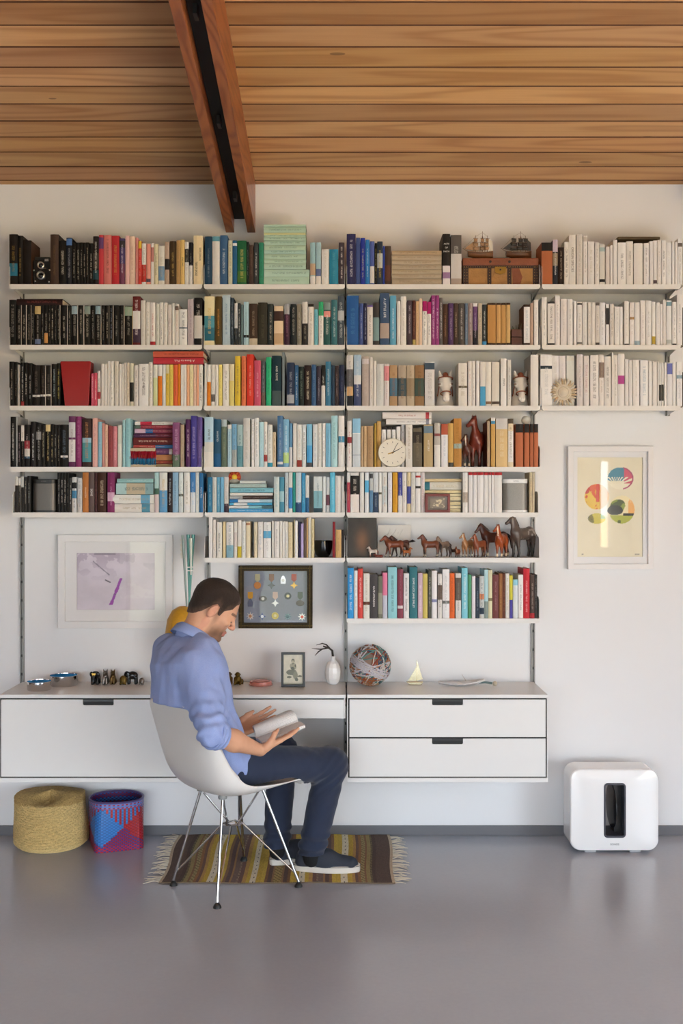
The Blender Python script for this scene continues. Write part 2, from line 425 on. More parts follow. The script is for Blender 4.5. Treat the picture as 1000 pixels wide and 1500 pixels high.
# ceiling: sloping roof deck, boards below it, beams
def cz(y, off=0): return WT-SL*y+off
XO = RX+.9
cd = MB(); yb = BY-.6
cd.add([(LX-.2, .2, cz(.2, .03)), (XO, .2, cz(.2, .03)), (XO, yb, cz(yb, .03)), (LX-.2, yb, cz(yb, .03)),
        (LX-.2, .2, cz(.2, .16)), (XO, .2, cz(.2, .16)), (XO, yb, cz(yb, .16)), (LX-.2, yb, cz(yb, .16))],
       [(0, 3, 2, 1), (4, 5, 6, 7), (0, 1, 5, 4), (1, 2, 6, 5), (2, 3, 7, 6), (3, 0, 4, 7)])
ceil = struct(cd.build('ceiling', mat('deck_dark', '3a2416', .8)), 'sloping ceiling of warm wooden boards', 'ceiling')
BX0, BX1 = (330.8-500)/300, (374-500)/300
def plank_mesh(x0, x1):
    pr = [(-.0664, .006), (-.0634, 0), (.0634, 0), (.0664, .006), (.0664, .024), (-.0664, .024)]
    mb = MB().prism(pr, x0, x1, 'x'); o = mb.build('plank', [M['ceiling_wood'], mat('joint_shade', '5a361e', .8)]); me = o.data; me.polygons.foreach_set('material_index', [0 if i == 3 else 1 for i in range(len(me.polygons))]); bpy.data.objects.remove(o); return me  # bevels and edges coloured darker, painting shade into the board seams
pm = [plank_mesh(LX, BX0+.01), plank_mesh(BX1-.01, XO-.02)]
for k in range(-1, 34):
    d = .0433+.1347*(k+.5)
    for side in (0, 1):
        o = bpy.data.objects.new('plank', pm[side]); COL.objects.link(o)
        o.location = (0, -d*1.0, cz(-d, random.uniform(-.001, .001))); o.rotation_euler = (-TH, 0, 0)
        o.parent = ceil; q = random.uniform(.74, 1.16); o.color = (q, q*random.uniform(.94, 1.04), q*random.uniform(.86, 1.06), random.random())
def beam(x0, x1, label, y1):
    b = empty('ceiling_beam', ((x0+x1)/2, 0, cz(0, -.236)), label, 'beam')
    w = (x1-x0)
    def bar(a, c, zlo, zhi, name, m, yy=0.0):
        mb = MB(); vs = []
        for y in (yy, y1):
            for x, zz in ((a, zlo), (c, zlo), (c, zhi), (a, zhi)): vs.append((x, y, cz(y, zz)))
        mb.add(vs, [(0, 1, 2, 3), (7, 6, 5, 4), (0, 4, 5, 1), (1, 5, 6, 2), (2, 6, 7, 3), (3, 7, 4, 0)])
        return mb.build(name, m, b, bevel=.002)
    bar(x0, x0+w*.285, -.236, .03, 'side_board', M['beam_wood'])
    bar(x1-w*.27, x1, -.236, .03, 'side_board', M['beam_wood'])
    bar(x0+w*.285, x1-w*.27, -.17, .03, 'channel', mat('black_channel', '0d0d0e', .6), 0)
    bar(x0+w*.30, x1-w*.29, -.224, -.2, 'end_cap', mat('end_grey', '8f8a84', .6), -.004) if False else None
    t = MB()
    for y in (-.25, -.9, -1.6, -2.3): t.box(x0+w*.45, x1-w*.45, y-.06, y, cz(y, -.2), cz(y, -.165))
    t.build('track_fitting', mat('track_black', '1a1a1b', .4), b)
    return b
beam(BX0, BX1, 'paired reddish wooden roof beam with black channel down its middle', BY-.3)
beam(1.80, 1.944, 'second wooden roof beam just outside the right edge of the picture', BY-.3)
# spot lamp on the beam, only its rim shows at the top edge
lp = empty('spot_lamp', (-.53-.08, -1.47, 3.17), 'white round ceiling lamp rim at top edge beside the beam', 'lamp')
mb = MB(); c = P(227, -9, -1.45); mb.lathe([(0, .03), (.03, .03), (.036, .02), (.037, -.0), (.03, -.006), (0, -.006)], (c[0], c[1], c[2]), 24)
mb.build('lamp_rim', mat('lamp_white', 'efefee', .4), lp, True)
MB().tube([(c[0], c[1], c[2]+.03), (c[0], c[1], cz(c[1], .0))], .008).build('lamp_stem', mat('lamp_white', 'efefee', .4), lp, True)
# baseboard: dark grey strip
struct(MB().box(LX, RX, -.012, 0, 0, .047).build('baseboard_back', mat('baseboard_grey', '6c6c70', .45), bevel=.002), 'low grey skirting strip along the wall', 'baseboard')
# ------------------------------------------------------------------ shelving system
alu = mat('aluminium', '8c8a86', .5, .6); alud = mat('slot_dark', '2e2c2a', .5, .3)
RAIL = [(33-500)/300, (305.6-500)/300, (506-500)/300, (780-500)/300, (977-500)/300]
rail_z = [(.36, 2.74), (.36, 2.74), (.30, 2.74), (.30, 2.74), (2.045, 2.74)]
rl = ['leftmost shelf rail, running down to the long drop-front cabinet', 'shelf rail passing behind the seated man', 'shelf rail between the desk and the drawer cabinet', 'shelf rail at the right end of the drawer cabinet', 'short shelf rail under the white books at right']
for x, (z0, z1), lb in zip(RAIL, rail_z, rl):
    r = empty('shelf_rail', (x, 0, z0), lb, 'rail', 'wall rails of the shelving')
    MB().box(x-.0095, x-.0035, -.013, 0, z0, z1).box(x+.0035, x+.0095, -.013, 0, z0, z1).box(x-.0035, x+.0035, -.004, 0, z0, z1).build('track', alu, r)
    s = MB(); z = z0+.06
    while z < z1-.05: s.box(x-.0036, x+.0036, -.0142, -.004, z, z+.012); z += .09
    s.build('pin_slots', alud, r)['kind'] = 'stuff'
white = mat('shelf_enamel', 'e4e2de', .38, 0, .02)
white2 = mat('cabinet_enamel', 'e6e5e3', .3, 0, .02)
BAYS = [(RAIL[0], RAIL[1]), (RAIL[1], RAIL[2]), (RAIL[2], RAIL[3]), (RAIL[3], RAIL[4])]
ROWS = {1: (416.5, .22, [0, 1, 2, 3]), 2: (505.3, .22, [0, 1, 2, 3]), 3: (594.5, .22, [0, 1, 2, 3]), 4: (684., .22, [0, 1, 2]), 5: (750.7, .175, [0, 1, 2]), 6: (817., .205, [1, 2]), 7: (906., .205, [2])}
RN = {1: 'top', 2: 'second', 3: 'third', 4: 'fourth', 5: 'fifth', 6: 'sixth', 7: 'lowest'}
BN = ['leftmost bay', 'second bay', 'third bay', 'rightmost bay']
SHZ = {}
for r, (py, dep, bays) in ROWS.items():
    z = CZ-(py-HZ)*(D-dep)/F; SHZ[r] = (z, dep)
    for b in bays:
        x0, x1 = BAYS[b]; x0 += .004; x1 -= .004; lip = .0225
        t = empty('wall_shelf', ((x0+x1)/2, 0, z), 'white metal shelf, %s level of the %s' % (RN[r], BN[b]), 'shelf', 'white metal wall shelves')
        MB().box(x0, x1, -dep, -.012, z-.004, z).build('deck', white, t)
        rr = .012; pl = [(x0, z), (x1, z)]
        for i in range(5): a = math.radians(-90*i/4); pl.append((x1-rr+rr*math.cos(a), z-lip+rr+rr*math.sin(a)))
        for i in range(5): a = math.radians(270-90*i/4); pl.append((x0+rr+rr*math.cos(a), z-lip+rr+rr*math.sin(a)))
        MB().prism(pl, -dep-.003, -dep, 'y').build('front_lip', white, t)
        for xe in (x0, x1-.0016):
            pg = [(-dep, z-.004), (-.012, z-.004), (-.012, z+.1), (-dep+.03, z+.1), (-dep+.01, z+.093), (-dep, z+.08)]
            if r in (1, 2, 3): pg = [(-dep, z-.004), (-.012, z-.03), (-.012, z+.1), (-dep+.03, z+.1), (-dep+.01, z+.093), (-dep, z+.08)]
            MB().prism(pg, xe, xe+.0016, 'x').build('end_plate', white, t)
# ------------------------------------------------------------------ cabinets and desk
CD = .38; CS = F/(D-CD)
def cx_(px): return (px-CX)/CS
def cz_(py): return CZ-(py-HZ)/CS
ztop, zbot = cz_(1017.6), cz_(1146)
black = mat('recess_black', '141414', .6)
def slot_panel(mb, x0, x1, z0, z1, y0, y1, sx0, sx1, sh):
    """front panel with a rounded finger slot notched into its top edge"""
    r = .006; zz = z1-sh; pl = [(x0, z0), (x1, z0), (x1, z1), (sx1, z1)]
    for i in range(4): a = math.radians(-90*i/3); pl.append((sx1-r+r*math.cos(a), zz+r+r*math.sin(a)))
    for i in range(4): a = math.radians(270-90*i/3); pl.append((sx0+r+r*math.cos(a), zz+r+r*math.sin(a)))
    pl += [(sx0, z1), (x0, z1)]
    return mb.prism(pl, y0, y1, 'y')
def cabinet(name, x0, x1, label, fronts):
    t = empty(name, ((x0+x1)/2, -.02, zbot), label, 'cabinet')
    MB().box(x0, x1, -CD, -.014, ztop-.016, ztop).build('top_panel', white2, t, bevel=.0015)
    MB().box(x0, x1, -CD, -.014, zbot, zbot+.02).build('bottom_panel', white2, t, bevel=.0015)
    for a, b in ((x0, x0+.004), (x1-.004, x1)): MB().box(a, b, -CD+.002, -.014, zbot+.02, ztop-.016).build('side_panel', white2, t)
    MB().box(x0+.004, x1-.004, -CD+.0072, -.014, zbot+.02, ztop-.016).build('carcass', black, t)
    for n, z0, z1 in fronts:
        xm = (x0+x1)/2; mb = MB(); slot_panel(mb, x0+.0105, x1-.0105, z0+.001, z1-.001, -CD+.0005, -CD+.007, xm-.07, xm+.07, .026)
        d = mb.build(n, white2, t)
        MB().box(xm-.069, xm+.069, -CD+.0035, -CD+.0071, z1-.011, z1-.002).build('finger_pull', mat('pull_black', '222120', .35), d)
cabinet('drop_front_cabinet', RAIL[0]+.004, RAIL[1]-.004, 'long white wall cabinet with one drop front above the baskets', [('drop_door', cz_(1138), cz_(1024.5))])
cabinet('drawer_cabinet', RAIL[2]+.006, RAIL[3]+.002, 'white wall cabinet with two drawers and black finger slots', [('drawer', cz_(1080), cz_(1024.5)), ('drawer', cz_(1138), cz_(1081.7))])
dx0, dx1 = RAIL[1]+.003, RAIL[2]-.001
dk = empty('wall_desk', ((dx0+dx1)/2, -.02, cz_(1052.5)), 'white wall desk with one shallow drawer, between the two cabinets', 'desk')
MB().box(dx0, dx1, -CD, -.014, ztop-.016, ztop).build('desk_top', white2, dk, bevel=.0015)
MB().box(dx0+.01, dx1-.008, -CD+.002, -CD+.02, cz_(1052.5), cz_(1025)).build('drawer', white2, dk, bevel=.001)
MB().box(dx0+.002, dx0+.006, -CD+.004, -.014, cz_(1052.5), ztop-.016).box(dx1-.006, dx1-.002, -CD+.004, -.014, cz_(1052.5), ztop-.016).build('side_panel', white2, dk)
MB().box(dx0+.01, dx1-.01, -CD+.03, -.016, cz_(1050.5), ztop-.018).build('drawer_tray', mat('tray_grey', '77797a', .5), dk)
# ================================================================== BOOKS
# per shelf: x0 x1 top colour [b lo hi colour]... [t textcolour] [e edgecolour] [T "title" colour size]
# lying books start with H: x0 x1 ytop ybottom colour ...
W0 = 'e8e2d8'
BK = {}
BK[1, 0] = '''13 25.5 343 1e1713 b .17 .42 2a6f86 t 8a7038;25.5 33 345 18120e t 8a7038;33 45.5 352 1a130e s 4a2e1c;73 85.5 343 46342a t 6a5238;86 96.5 352 17130f t c9c0b0;96.5 105 348 1d1f28 b .84 .98 5276ae t 8a8a90;105 111 355 17120f t c0b8a8;111 117 355 14100e t b0a898;117 121 355 17130f t 9a9284;121 125.2 355 141210 t c0b8a8;125.2 130.2 355 1a1512 t a89c88;130.2 136 356 16120f t c4bcac;136 144.3 346 241917 b .1 .3 2a4a50 b .33 .65 4a4440 t d8d0c4;144.5 151.5 344 c43e46 b .72 .95 63406f;151.7 163 344 d47a72 t 5a2a2a;163 174.4 345 bb2d33 t c89a48;174.6 182.6 349 504070 b 0 .45 753f58 b .8 .95 3a3438 t d0c8d4;183 189.4 345 e6b8b2;189.6 197.6 346 e6c8b4 t c09080;198 202 348 d68a82 t a05050;202.2 207 353 d04038 b .83 1 d8b634 t e0b0a0;207.2 213.6 356 ece4d8 b .06 .48 c03830 t a0887a;214 220.4 357 e89c8c b .06 .14 5a4a5a;220.6 225 356 e8dcd4 b .55 .9 c08078;225.2 231.3 357 dcd2b0 t 4a4030;231.6 240.8 360 e6dcc2 b .1 .47 7896b0 t b0a48a;241 247.8 354 c0a894 b .35 .6 2e2824;248.2 257.6 353 402e18 t c8a860;258 263.8 352 b8925e t 8a6a3a;264 270 351 e6c278 T "FALLING" 3a2a14 .011;270.2 276.4 354 e8e0d2 b .52 .83 3e3e38 t a8a094;276.6 282 355 201e26 b 0 .45 e0dacf t a8a098;283 297 345 e8d4aa T "TREE OF SMOKE" 2a2018 .0165'''
BK[1, 1] = '''299.6 310.4 346 23425a t 7a8a94;310.6 321.8 346 e2dacc b .9 1 66a0b0;322 333.2 344.5 40648a t d8dce0;334 340 352 d2d0b6 t 7a7a60;340.2 347 352 28628c b .88 .94 e8e8e4;347.2 360.8 352.5 21643e b .05 .3 4a7434 t c8b868;361 364.4 354 1c2e28 t a0b0a4;364.6 371 359 48362e t 6a564c;371.4 378.4 355 3a3e40 t e8e4e0;379 386 355 35886a t 1f5a44;H 386.2 447.6 328 331.3 b4d0ba;H 386 447.6 331.6 340 b0ccb6 t 5a7a66;H 386.4 447.4 340.3 343.3 d0d29a;H 386.6 447.6 343.5 346.2 b4d0b8 t 5a7a66;H 386.2 447.6 346.4 351.5 b2ceb8 t 5a7a66;H 386.6 447.8 351.7 358.2 b0ceba t 5a7a66;H 386.4 447.6 358.4 365.4 b4d0b8 t 5a7a66;H 386.4 447.8 365.6 371.3 aaccc0 t 5a7a66;H 386.6 447.6 371.5 379.3 b2ceb8 t 5a7a66;H 386.6 447.8 379.5 385.1 b4d0ba t 5a7a66;H 386.4 447.8 385.3 393.8 b2cebc t 5a7a66;H 386.4 453 394 404.6 b4d2c2 t 5a7a66;H 386.2 453 404.8 416.3 b4d2c0 t 5a7a66;454 462 355 98bcc4 b .22 .5 c0a488 b 0 .2 e8e4dc;462.6 470 355 a4c4cc b .2 .37 66729a b 0 .2 e6e0d4;470.6 481.6 365 e8e2d6 t c0b8a8;482 495.4 365 2e86a4 t 56a4b8;496 504.4 355 40363e t e0d8d4'''
BK[1, 2] = '''507.4 521 342.5 2c2c56 t d8d4dc;521.2 527.4 348 425488;527.6 534.8 348.5 233694 t c0b880;535 541.4 351 2f7cc0 t d8e4ec;541.6 548.4 353 5264a8 b .03 .42 e4dccf;548.6 552 356 201f1f t b8a858;552.2 560.4 353.5 2e3a4c b .38 .72 b8bebe t c0a848;560.6 563.4 360 3046a0;563.6 572.6 360 48382f b .1 .5 5f3c30;H 573.6 646.8 366.5 372.8 b8a080 t 8a7454;H 573.6 646.8 373 380.3 b4a48c t 8a7a62;H 573.6 646.6 380.5 387.2 b6a68e t 8a7a62;H 573.6 646.8 387.4 393.8 b2a28a t 8a7a62;H 573.6 646.8 394 400.8 b6a68c t 8a7a62;H 573.6 646.6 401 407.3 b4a48c t 8a7a62;H 573.8 646.8 407.5 416.3 b0a088 t 8a7a62;648 659.4 342.5 2c2622 b 0 .37 e6dade b .12 .24 9a7aa0 S "ACTS|OF|FAITH" f0ece4 .0105 .8;660.2 676 344 5c5652 b 0 .62 d0cac2 b 0 .12 a8988c t c8c2ba'''
BK[1, 3] = '''793 809.4 355 b0663f b .8 1 262220;809.6 817.2 351 272a32 b .73 1 c8b8c8 b .42 .7 98866e t d8d4d0;817.5 826 362 301e17 t b8a890;826.2 833.2 354.5 ece2d0 t 3a3430;833.4 843.4 344 e8decd T "ORIGIN SPECIES" 6b6055 .0165;844.6 853.6 343 ddd0bc t a89c8a;854 860.4 345 ece2d2 b .88 .97 c8c0b4 t 8a8078;861 870.6 353.5 e4dcce t b0a898;871.4 877.6 355 e8decf t a8a094;878 886.2 357.5 e0d8c4 b .06 .13 2a2a2c b .82 .92 a8bcb8;887.2 893.2 361 e4d0c0;893.5 897.2 359 ecdfd8;898 904 351 efe6da;905 917.4 355 ebe7df t 3a3834;917.7 927.6 353 e8dece t 7a6e60;928.6 941.6 356 ece2d2;943 950.6 356 efe9e0 t 8a8078;951.6 956.8 353 e8e0d8;957 962.4 352 ece5dd b .02 .1 5a4a50;963 968.6 351 efe7db t b0a8a0;969 975.8 351.5 efe9e0 t 6a6662;976 983.8 355 ebeae6 t c8c8c4;984 987.8 353 ebe8e2;988.6 992.6 354 efe8de;993 999.6 349 efece6 b .82 .9 6a6460 t a8a49e;1000 1006 352 e8e4de'''
BK[2, 0] = '''13 23.4 439 13100f t 8a847c;24 31 447 161210 e c8c0b4 t 9a9288;31.4 38.2 447 14110f e d8d0c4 t b0a898;38.6 45.2 447 16130f e d8d0c4 t a89c8c;45.6 50 447 14110f t 9a9288;50.2 59.3 447 17130f b .78 .98 c4ac78 b .03 .15 647498 t a09890;59.6 64 447 14110f t 9a9288;64.2 69.8 447 17130f b .05 .3 cc9458 t a09890;70 74 447 14110f t a89c8c;74.2 78.6 447 16120f t c8c0b0;78.8 83 447 131110 t 8a847c;83.2 87.4 447 16120f e d0c8bc t 9a9288;88 98.4 447 15110f e d8d0c4 t b0a898;98.6 104 447 16130f t 9a9288;104.2 113.4 447 14110f b .78 .98 98b0bc e e0d8cc t 9a9288;114 122.4 447 161310 e d8d0c4 t a89c8c;122.8 132 447 17130f b .78 .98 869690 t b0a898;132.2 139 447 14110f t 9a9288;139.2 147.6 447 161210 b .78 .98 92aeba e d8d0c4 t 9a9288;148.4 153.4 447 14110f t 9a9288;153.6 159.6 447 161210 e a8a094 t b0a898;159.8 165.5 447 14110f e d0c8bc t 7a8498;166 174.6 447 17130f t 9a9288;174.8 181.4 447 15110f e d8d0c4 t a09890;182 193.6 448 17130f b .75 .98 94aa94 e c8b070 t b0a898;H 23.6 91 437.2 446.6 2e1414 t 7a3a34;194 205.4 434 63201f b .33 .7 e6dfd8 b .05 .33 402e40 t e8d8d8;206 213 440 dcd2c2 t b0a898;213.5 219.2 442 e0dccf t 8a867c;219.5 227.4 443 ecdfd4 b 0 .08 b0343c t b04848;228 233.2 445 dad8c4 t 8a9a78;233.5 238.6 443 ebe6dc t 2a2826;239 245 443 e8e2d6 t b8a898;245.4 251.2 446 e4d4ca t a88a80;252 255.6 444 f2ebe0;256 261.6 445 e4dace b .85 .95 6a5a50 t c09080;262 274 453 e8e9e5 b .46 .5 6a7684 t 3a4a54;274.5 283.4 438 beb2b6 t 8a7a84;284 296 436 1a1716 b .14 .62 d8d0c2 t d0c8bc'''
BK[2, 1] = '''299 314.2 434 e8dcb0 b .09 .6 4f94a4 b .09 .36 2c6a7c t d8b860;315 324.6 434 54421f t d89a48;325.5 337 432 b4c8d4 t 4a7aa4;337.2 342.2 436 2e3c48 t a8b0b4;343 348 444 d0d0d4 b .0 .4 2c3034 t 8a9098;348.2 352.2 444 33383c t e0e0e0;352.5 356.2 446 627a80;356.6 364.2 442 aaccd8 b .17 .23 1c1c1e t 7a9aa4;364.6 377 444.5 423227 b 0 .16 c4b8a2 t a09078;377.4 391.4 443 343127 t 56523f;392 400.2 445 2e3636 t b8b0a0;401 415 448 e4ceae b .62 .87 46302a b .03 .3 c8a884;416 424.2 445 42283a b .75 1 a8aaae t a06a84;425 434.2 445 262d2f t b8b4a8;434.6 441.6 445 868074 t c8c4b8;442.4 450.6 442 e2dcd0 b 0 .5 2e2a28 t b0a898;451 459.6 445 e8e0d2 b .93 1 2c221e t a09888;460 465.6 453 74b8c8 t 3a8a9c;466.4 473.6 442 eae6dc b .68 1 34a874 t 7a7a78;474 484 443 265856 b .66 .8 e4968e b .83 1 869894 t e4e4e0;485 494 439 3f747c t d0e0e0;494.4 504 433 424e5a b .5 .7 b8bcc0 t c0c4c8'''
BK[2, 2] = '''507.4 525.4 433 285c9c t 4c84b8;526 532.2 444 465892 t a8b0cc;532.4 537.4 444 272748 t b8bcd0;537.6 546 447 e4dacf b .96 1 6a50a0 t 8a7a78;546.2 555.4 443 423e3e b .1 .65 7a9698;556.4 570.2 429 405878 b .13 .42 b0a298 T "A LITTLE LIFE" e8ecf0 .0155;571 580.2 433 62a8c8 t e8f0f4;581 586.4 441 eae4d8;586.6 595.2 434 efe9dc t a8a29a;596 603.6 440 483a42 t d0c4c8;604 608.8 440 582f28 b 0 .12 c4b068 t a88060;609 613.4 441 d8b68c t a88a64;613.6 618.4 437 e6ccb4;618.6 625.2 441 efe9df b .77 1 b01c6a t 2a2628;625.4 631.4 442 efe9df b .72 1 b01c6a t 2a2628;631.6 637.6 432.5 984080 t e8d8e4;637.8 643.2 432.5 984080 t e8d8e4;643.4 648.2 436 645f5c t e0dcd8;648.4 656 445 483024 t a07a58;656.4 664.2 444 523862 t a898b0;664.4 671.2 444 48372e t d0b898;671.4 680.6 444 524c48 t dcd8d0;681 685.2 444 64768a t b8c0cc;685.4 692.4 444 968684 t dcd4d0;692.8 699.4 444 684674 b .92 1 e8e4e4 b 0 .35 27242e t d0c4d4;700 706 444 c0b49e t 7a7060;706.4 712.6 446 343a3a b 0 .09 408cc0 t dcdcd4;714 726.4 443.5 c08e50 b .95 1 3e2d22 b 0 .05 3e2d22;727 733.6 443.5 d0a468 b .95 1 3e2d22 b 0 .05 3e2d22;734 741.2 443.5 c09458 b .95 1 3e2d22 b 0 .05 3e2d22;741.4 747.4 443.5 d0ac72 b .95 1 3e2d22 b 0 .05 3e2d22;767 776.2 446 e8e8e8 b .94 1 3e2d26 b 0 .05 3e2d26 s 6a4630 t a8b8c4;776.6 781.2 444 c0a492;782 788.4 439 efeae2 t b8b4b0'''
BK[2, 3] = '''793.6 801 435 efe9e0 t 6a6460;802 812.6 442 e8e1d6 b 0 .04 2c2826 b .96 1 3a3634 t 4a4642;813 820.2 433 ede7df t b8b2ac;821 830.2 438 e8ddd6 t b8b0ac;831 839.2 437.5 e8e3e0 t 9a9694;840.4 844.6 441 f4f0ea;845.4 852.8 442 e8e1d5 b .93 .97 3a3836 b .02 .07 7a7672 t a8a298;853.4 860.2 442 e0e1dd t b0b2b0;861 866 443 e0d6c7 t a89c8a;866.4 872 443 ece3d6;872.4 878.2 443 dad3cb b 0 .06 5a5450 b .93 1 5a5450 t 9a948c;878.4 886.6 443 e7e8eb t a8acb0;887.4 892.2 445 efece6 b .5 .9 3a3a3c;893.4 899.2 445 e7dacb t a09484;900 907.8 449 eceae4 t c0c0bc;908 912.2 449 efece6;914.4 921.4 441 efe7da b 0 .03 3a3634 t c8c0b4;922.4 929 443 efe7df b .6 .66 b08a58 t a8a29c;929.4 937.2 443 e7e3e0 b 0 .1 98b0c0;938 945.4 440 efe6df t b8b0aa;946 954.2 440 ece9e2 t b0aca8;954.8 960.2 442 f2eee4 b .02 .2 c0a440;961 966.8 443 ebe7e0 t c8c4be;967 970.6 445 ebe8e0;971 975.6 439 eae2da;976 984 440 e9eae6 b .88 .97 84a6b0 b .03 .12 b8bcb8;984.6 991 442 efede7 b 0 .03 3a3836 t a8a8a4;991.4 999.6 431 f2efea t a8aaac;1000 1006 450 5a5248'''
BK[3, 0] = '''13 20.4 529.5 14110f t a89c8c;20.6 25 530 17130f t 8a8478;25.2 28.4 534 b4b0ac;30 35 531 14110f b 0 .1 963034 t d0c8bc;35.2 40 531 17130f t d8d0c4;40.2 46.8 532 15120f t b0b0b0;47 58.4 535 1c1613 b .22 .27 e2dcd0 t 6a6058;58.6 66.4 535 1c1613 b .23 .28 e2dcd0 e d8d0c4 t 6a6058;66.6 74.4 535 1c1613 b .24 .29 e2dcd0 e d8d0c4 t 6a6058;75 82.8 533 15120f t a0b0b0;83 88 532 17130f t c8b868;133.2 137 547 d05a74 t f0d8dc;137.2 142 546 d05268 t f4e4e4;142.4 146.8 543 e8d8d4 b .2 .4 b03440 t 3a3032;147.8 152.4 533 e6dcd2;152.6 157 533 e8e0d6;157.2 160.6 529 e6ded4;160.8 166.4 529 e9e4da t 9a948c;167 173.4 529 dbd2c0 t a89c88;174 178 533 e8e0d7;178.2 181 533 e8e0d7;181.2 185.2 531 dbcec0 t a0948a;185.4 189.4 531 d6ccba t 6a6258;189.6 195.4 532 d2cfba b .1 .55 2c2a26;196 202.2 535 e0d4cb t 6a5a54;203 217.4 533 ebe7e3 T "WAR" 3a3034 .012 t 3a3034;218 223.4 530 efe6dc t 7a6a60;224 230.4 534 e5e4d8 b 0 .68 d4daa8;231 237.4 534 ebe6e0 b 0 .72 dc781e;238 242.4 534 ebebe7;242.6 247.4 534 dcd4b0 b 0 .78 dcbe4e t 8a7a3a;247.6 253.4 534 e4cc60 t a8903a;253.6 260 534 dc6840 t a84828;260.2 264 533 e0821e;264.4 268.8 534 ebe8e0;269 272.8 534 ebe6de t c0b8ac;273 277.4 534 ebb48c;277.6 282.6 534 ebe0b4 t b0a070;283 287.4 534 e4c4b0 t c08a70;287.6 291 534 ebac8c;291.2 296.6 534 eaebe0 t 2c2a28;H 223.6 297.6 514 522.6 cc6048 t 7a3028;H 224.2 298 523.2 532.8 bc3440 T "A Bone to Pick" f0e4e0 .0155'''
BK[3, 1] = '''299.4 302.6 532 eae3da;303 308.6 534 ebe8e0 b 0 .58 e0821e;309 314.6 534 eae6da b .1 .28 625c58 t a8a49a;315 319.6 534 efeadf t b8b2a8;320 325.2 534 ead980 t b0a050;326 335 533 f0ece2 t 6a6a68;335.4 343 533 e4dbb8 b 0 .6 e0d280;344 352 521.5 e0c23e t 3a3a58;353.4 360.2 521.5 e07850 t a05038;361 371.4 519 dc3e2e t e8b0a0;372 382 528 d05874 t e8b0bc;382.4 388.4 529 525a5e b 0 .3 6a5a50 t a8b4b8;389.4 397.2 523 34b884 t 1f7a58;398 412 521 16343e b .02 .3 46585a T "AND ROME" e8e4d4 .0135;413 416.6 516 808c90;420 431 531 283652 b .06 .26 a8acb4 t a8b0bc;431.4 437 535 34628c t d0dce4;437.2 445 537 1f2e2e t 7a8a7a;445.4 455.6 535 2e1c1a t e8dcc0;456 463 534 395c86 t 7aa0c0;463.4 470 536 34303f t a8a4b4;470.4 476.2 535 201e1c b 0 .5 e0dcd8 t e4e0d8;476.6 484.6 529.5 407c9e t c8d8e0;485 490.2 535 273f56;490.4 495.8 536 3a2d2f t a08a8a;496.4 504.4 534.5 232c48 t 4a5478'''
BK[3, 2] = '''507.4 517 520 d6d6d9 b .38 .72 646468 b .2 .38 d0a674 b 0 .2 282a30 t 8a8a90;518 529 519.5 a8c4dc b 0 .42 404c74 b .42 .6 d8dce4 t d8e0e8;530 540.4 522 b4a8a0 b .85 .95 d8ccd0 t c8beb8;541 546 523 eae0ce t a89c8a;546.4 551.4 529 eae4d6;551.6 562 533 d4dad7 t a8b4b4;562.4 570 533 e8dbd7 b .6 .95 e2949a t b06870;570.4 582 535 b4946f b .24 .68 50748a t 8a5a38;583 595 535 b4a694 b .24 .68 42545c t 8a7050;595.4 607 535 bcac94 b .24 .68 96866e t 8a7050;607.4 621 535 967450 b .24 .68 42544c t 6a4a30;622 636.6 529.5 dcdcdb b .82 .97 425466 t a8a4a8;671.4 684.4 531.5 eae4d2 b .42 .47 625846 t b0a898;685.4 691 529 efe6d9 t d0a8a0;691.4 696.2 529 ebe4d8 t b0a8a0;697.4 702.2 528 f4eee5;703 711.2 530 e7e1d3 b 0 .44 50a4d0;711.4 719.6 530 ece6d5 b .04 .1 8a6a50;720.4 731.6 530 e8ddc3 b .04 .1 5a4a40;733.4 742 525 efede6 T "MINES" 6a6a6c .0125;743 748.6 527 e0dbcf t 6a6864;777 788.8 519.5 eae6df s b0a89c'''
BK[3, 3] = '''791.6 809 519 f0eeea b .72 .78 2e3a44 t c0c4c8;810 820 520 e8e4e3 t c8c4c4;820.4 830.2 520 e7e0e3 t c8c0c8;831 843 520 e8e4cf b .3 .9 e0e8dc;845 854 519 e0d6d3 t a89aa0;855 863.2 521 e4d7d3 t b88a90;864.4 877 520 ece7df t 6a6a6c;877.4 885 519.5 ece2d6 b .55 .85 8a7a70 t a89888;885.4 895.2 522 e4dfd7 t 7a7a78;896 898.4 516 f0e8d8;898.6 905 519.5 ece7d9 t b0aca0;905.2 915 518 ede8e2 b .42 .58 b84e92;915.4 920.6 526 e7e3db;921 926 528 e8e4dc;927 936.6 527 f0ece2 t c8c4bc;938 949.6 527.5 ecf0f2 t 8aa8c0;950 955.2 529 ebebe7;956 962.4 529.5 ece6de;962.8 965 529 e8e4dc;965.2 968.2 533 e8e8e2 b .12 .5 3a3a36;968.6 972.2 532 e8e8e2 b .12 .5 4a4a44;973 976.6 531 ebe8e2;977 985 531 eaeaea b .73 .98 7078b8;985.4 990.2 531 ebebe8;991 999.6 530 f2f2f2 b .62 .7 8aa8b8 t b8bcc0;1000 1006 545 4a4038'''
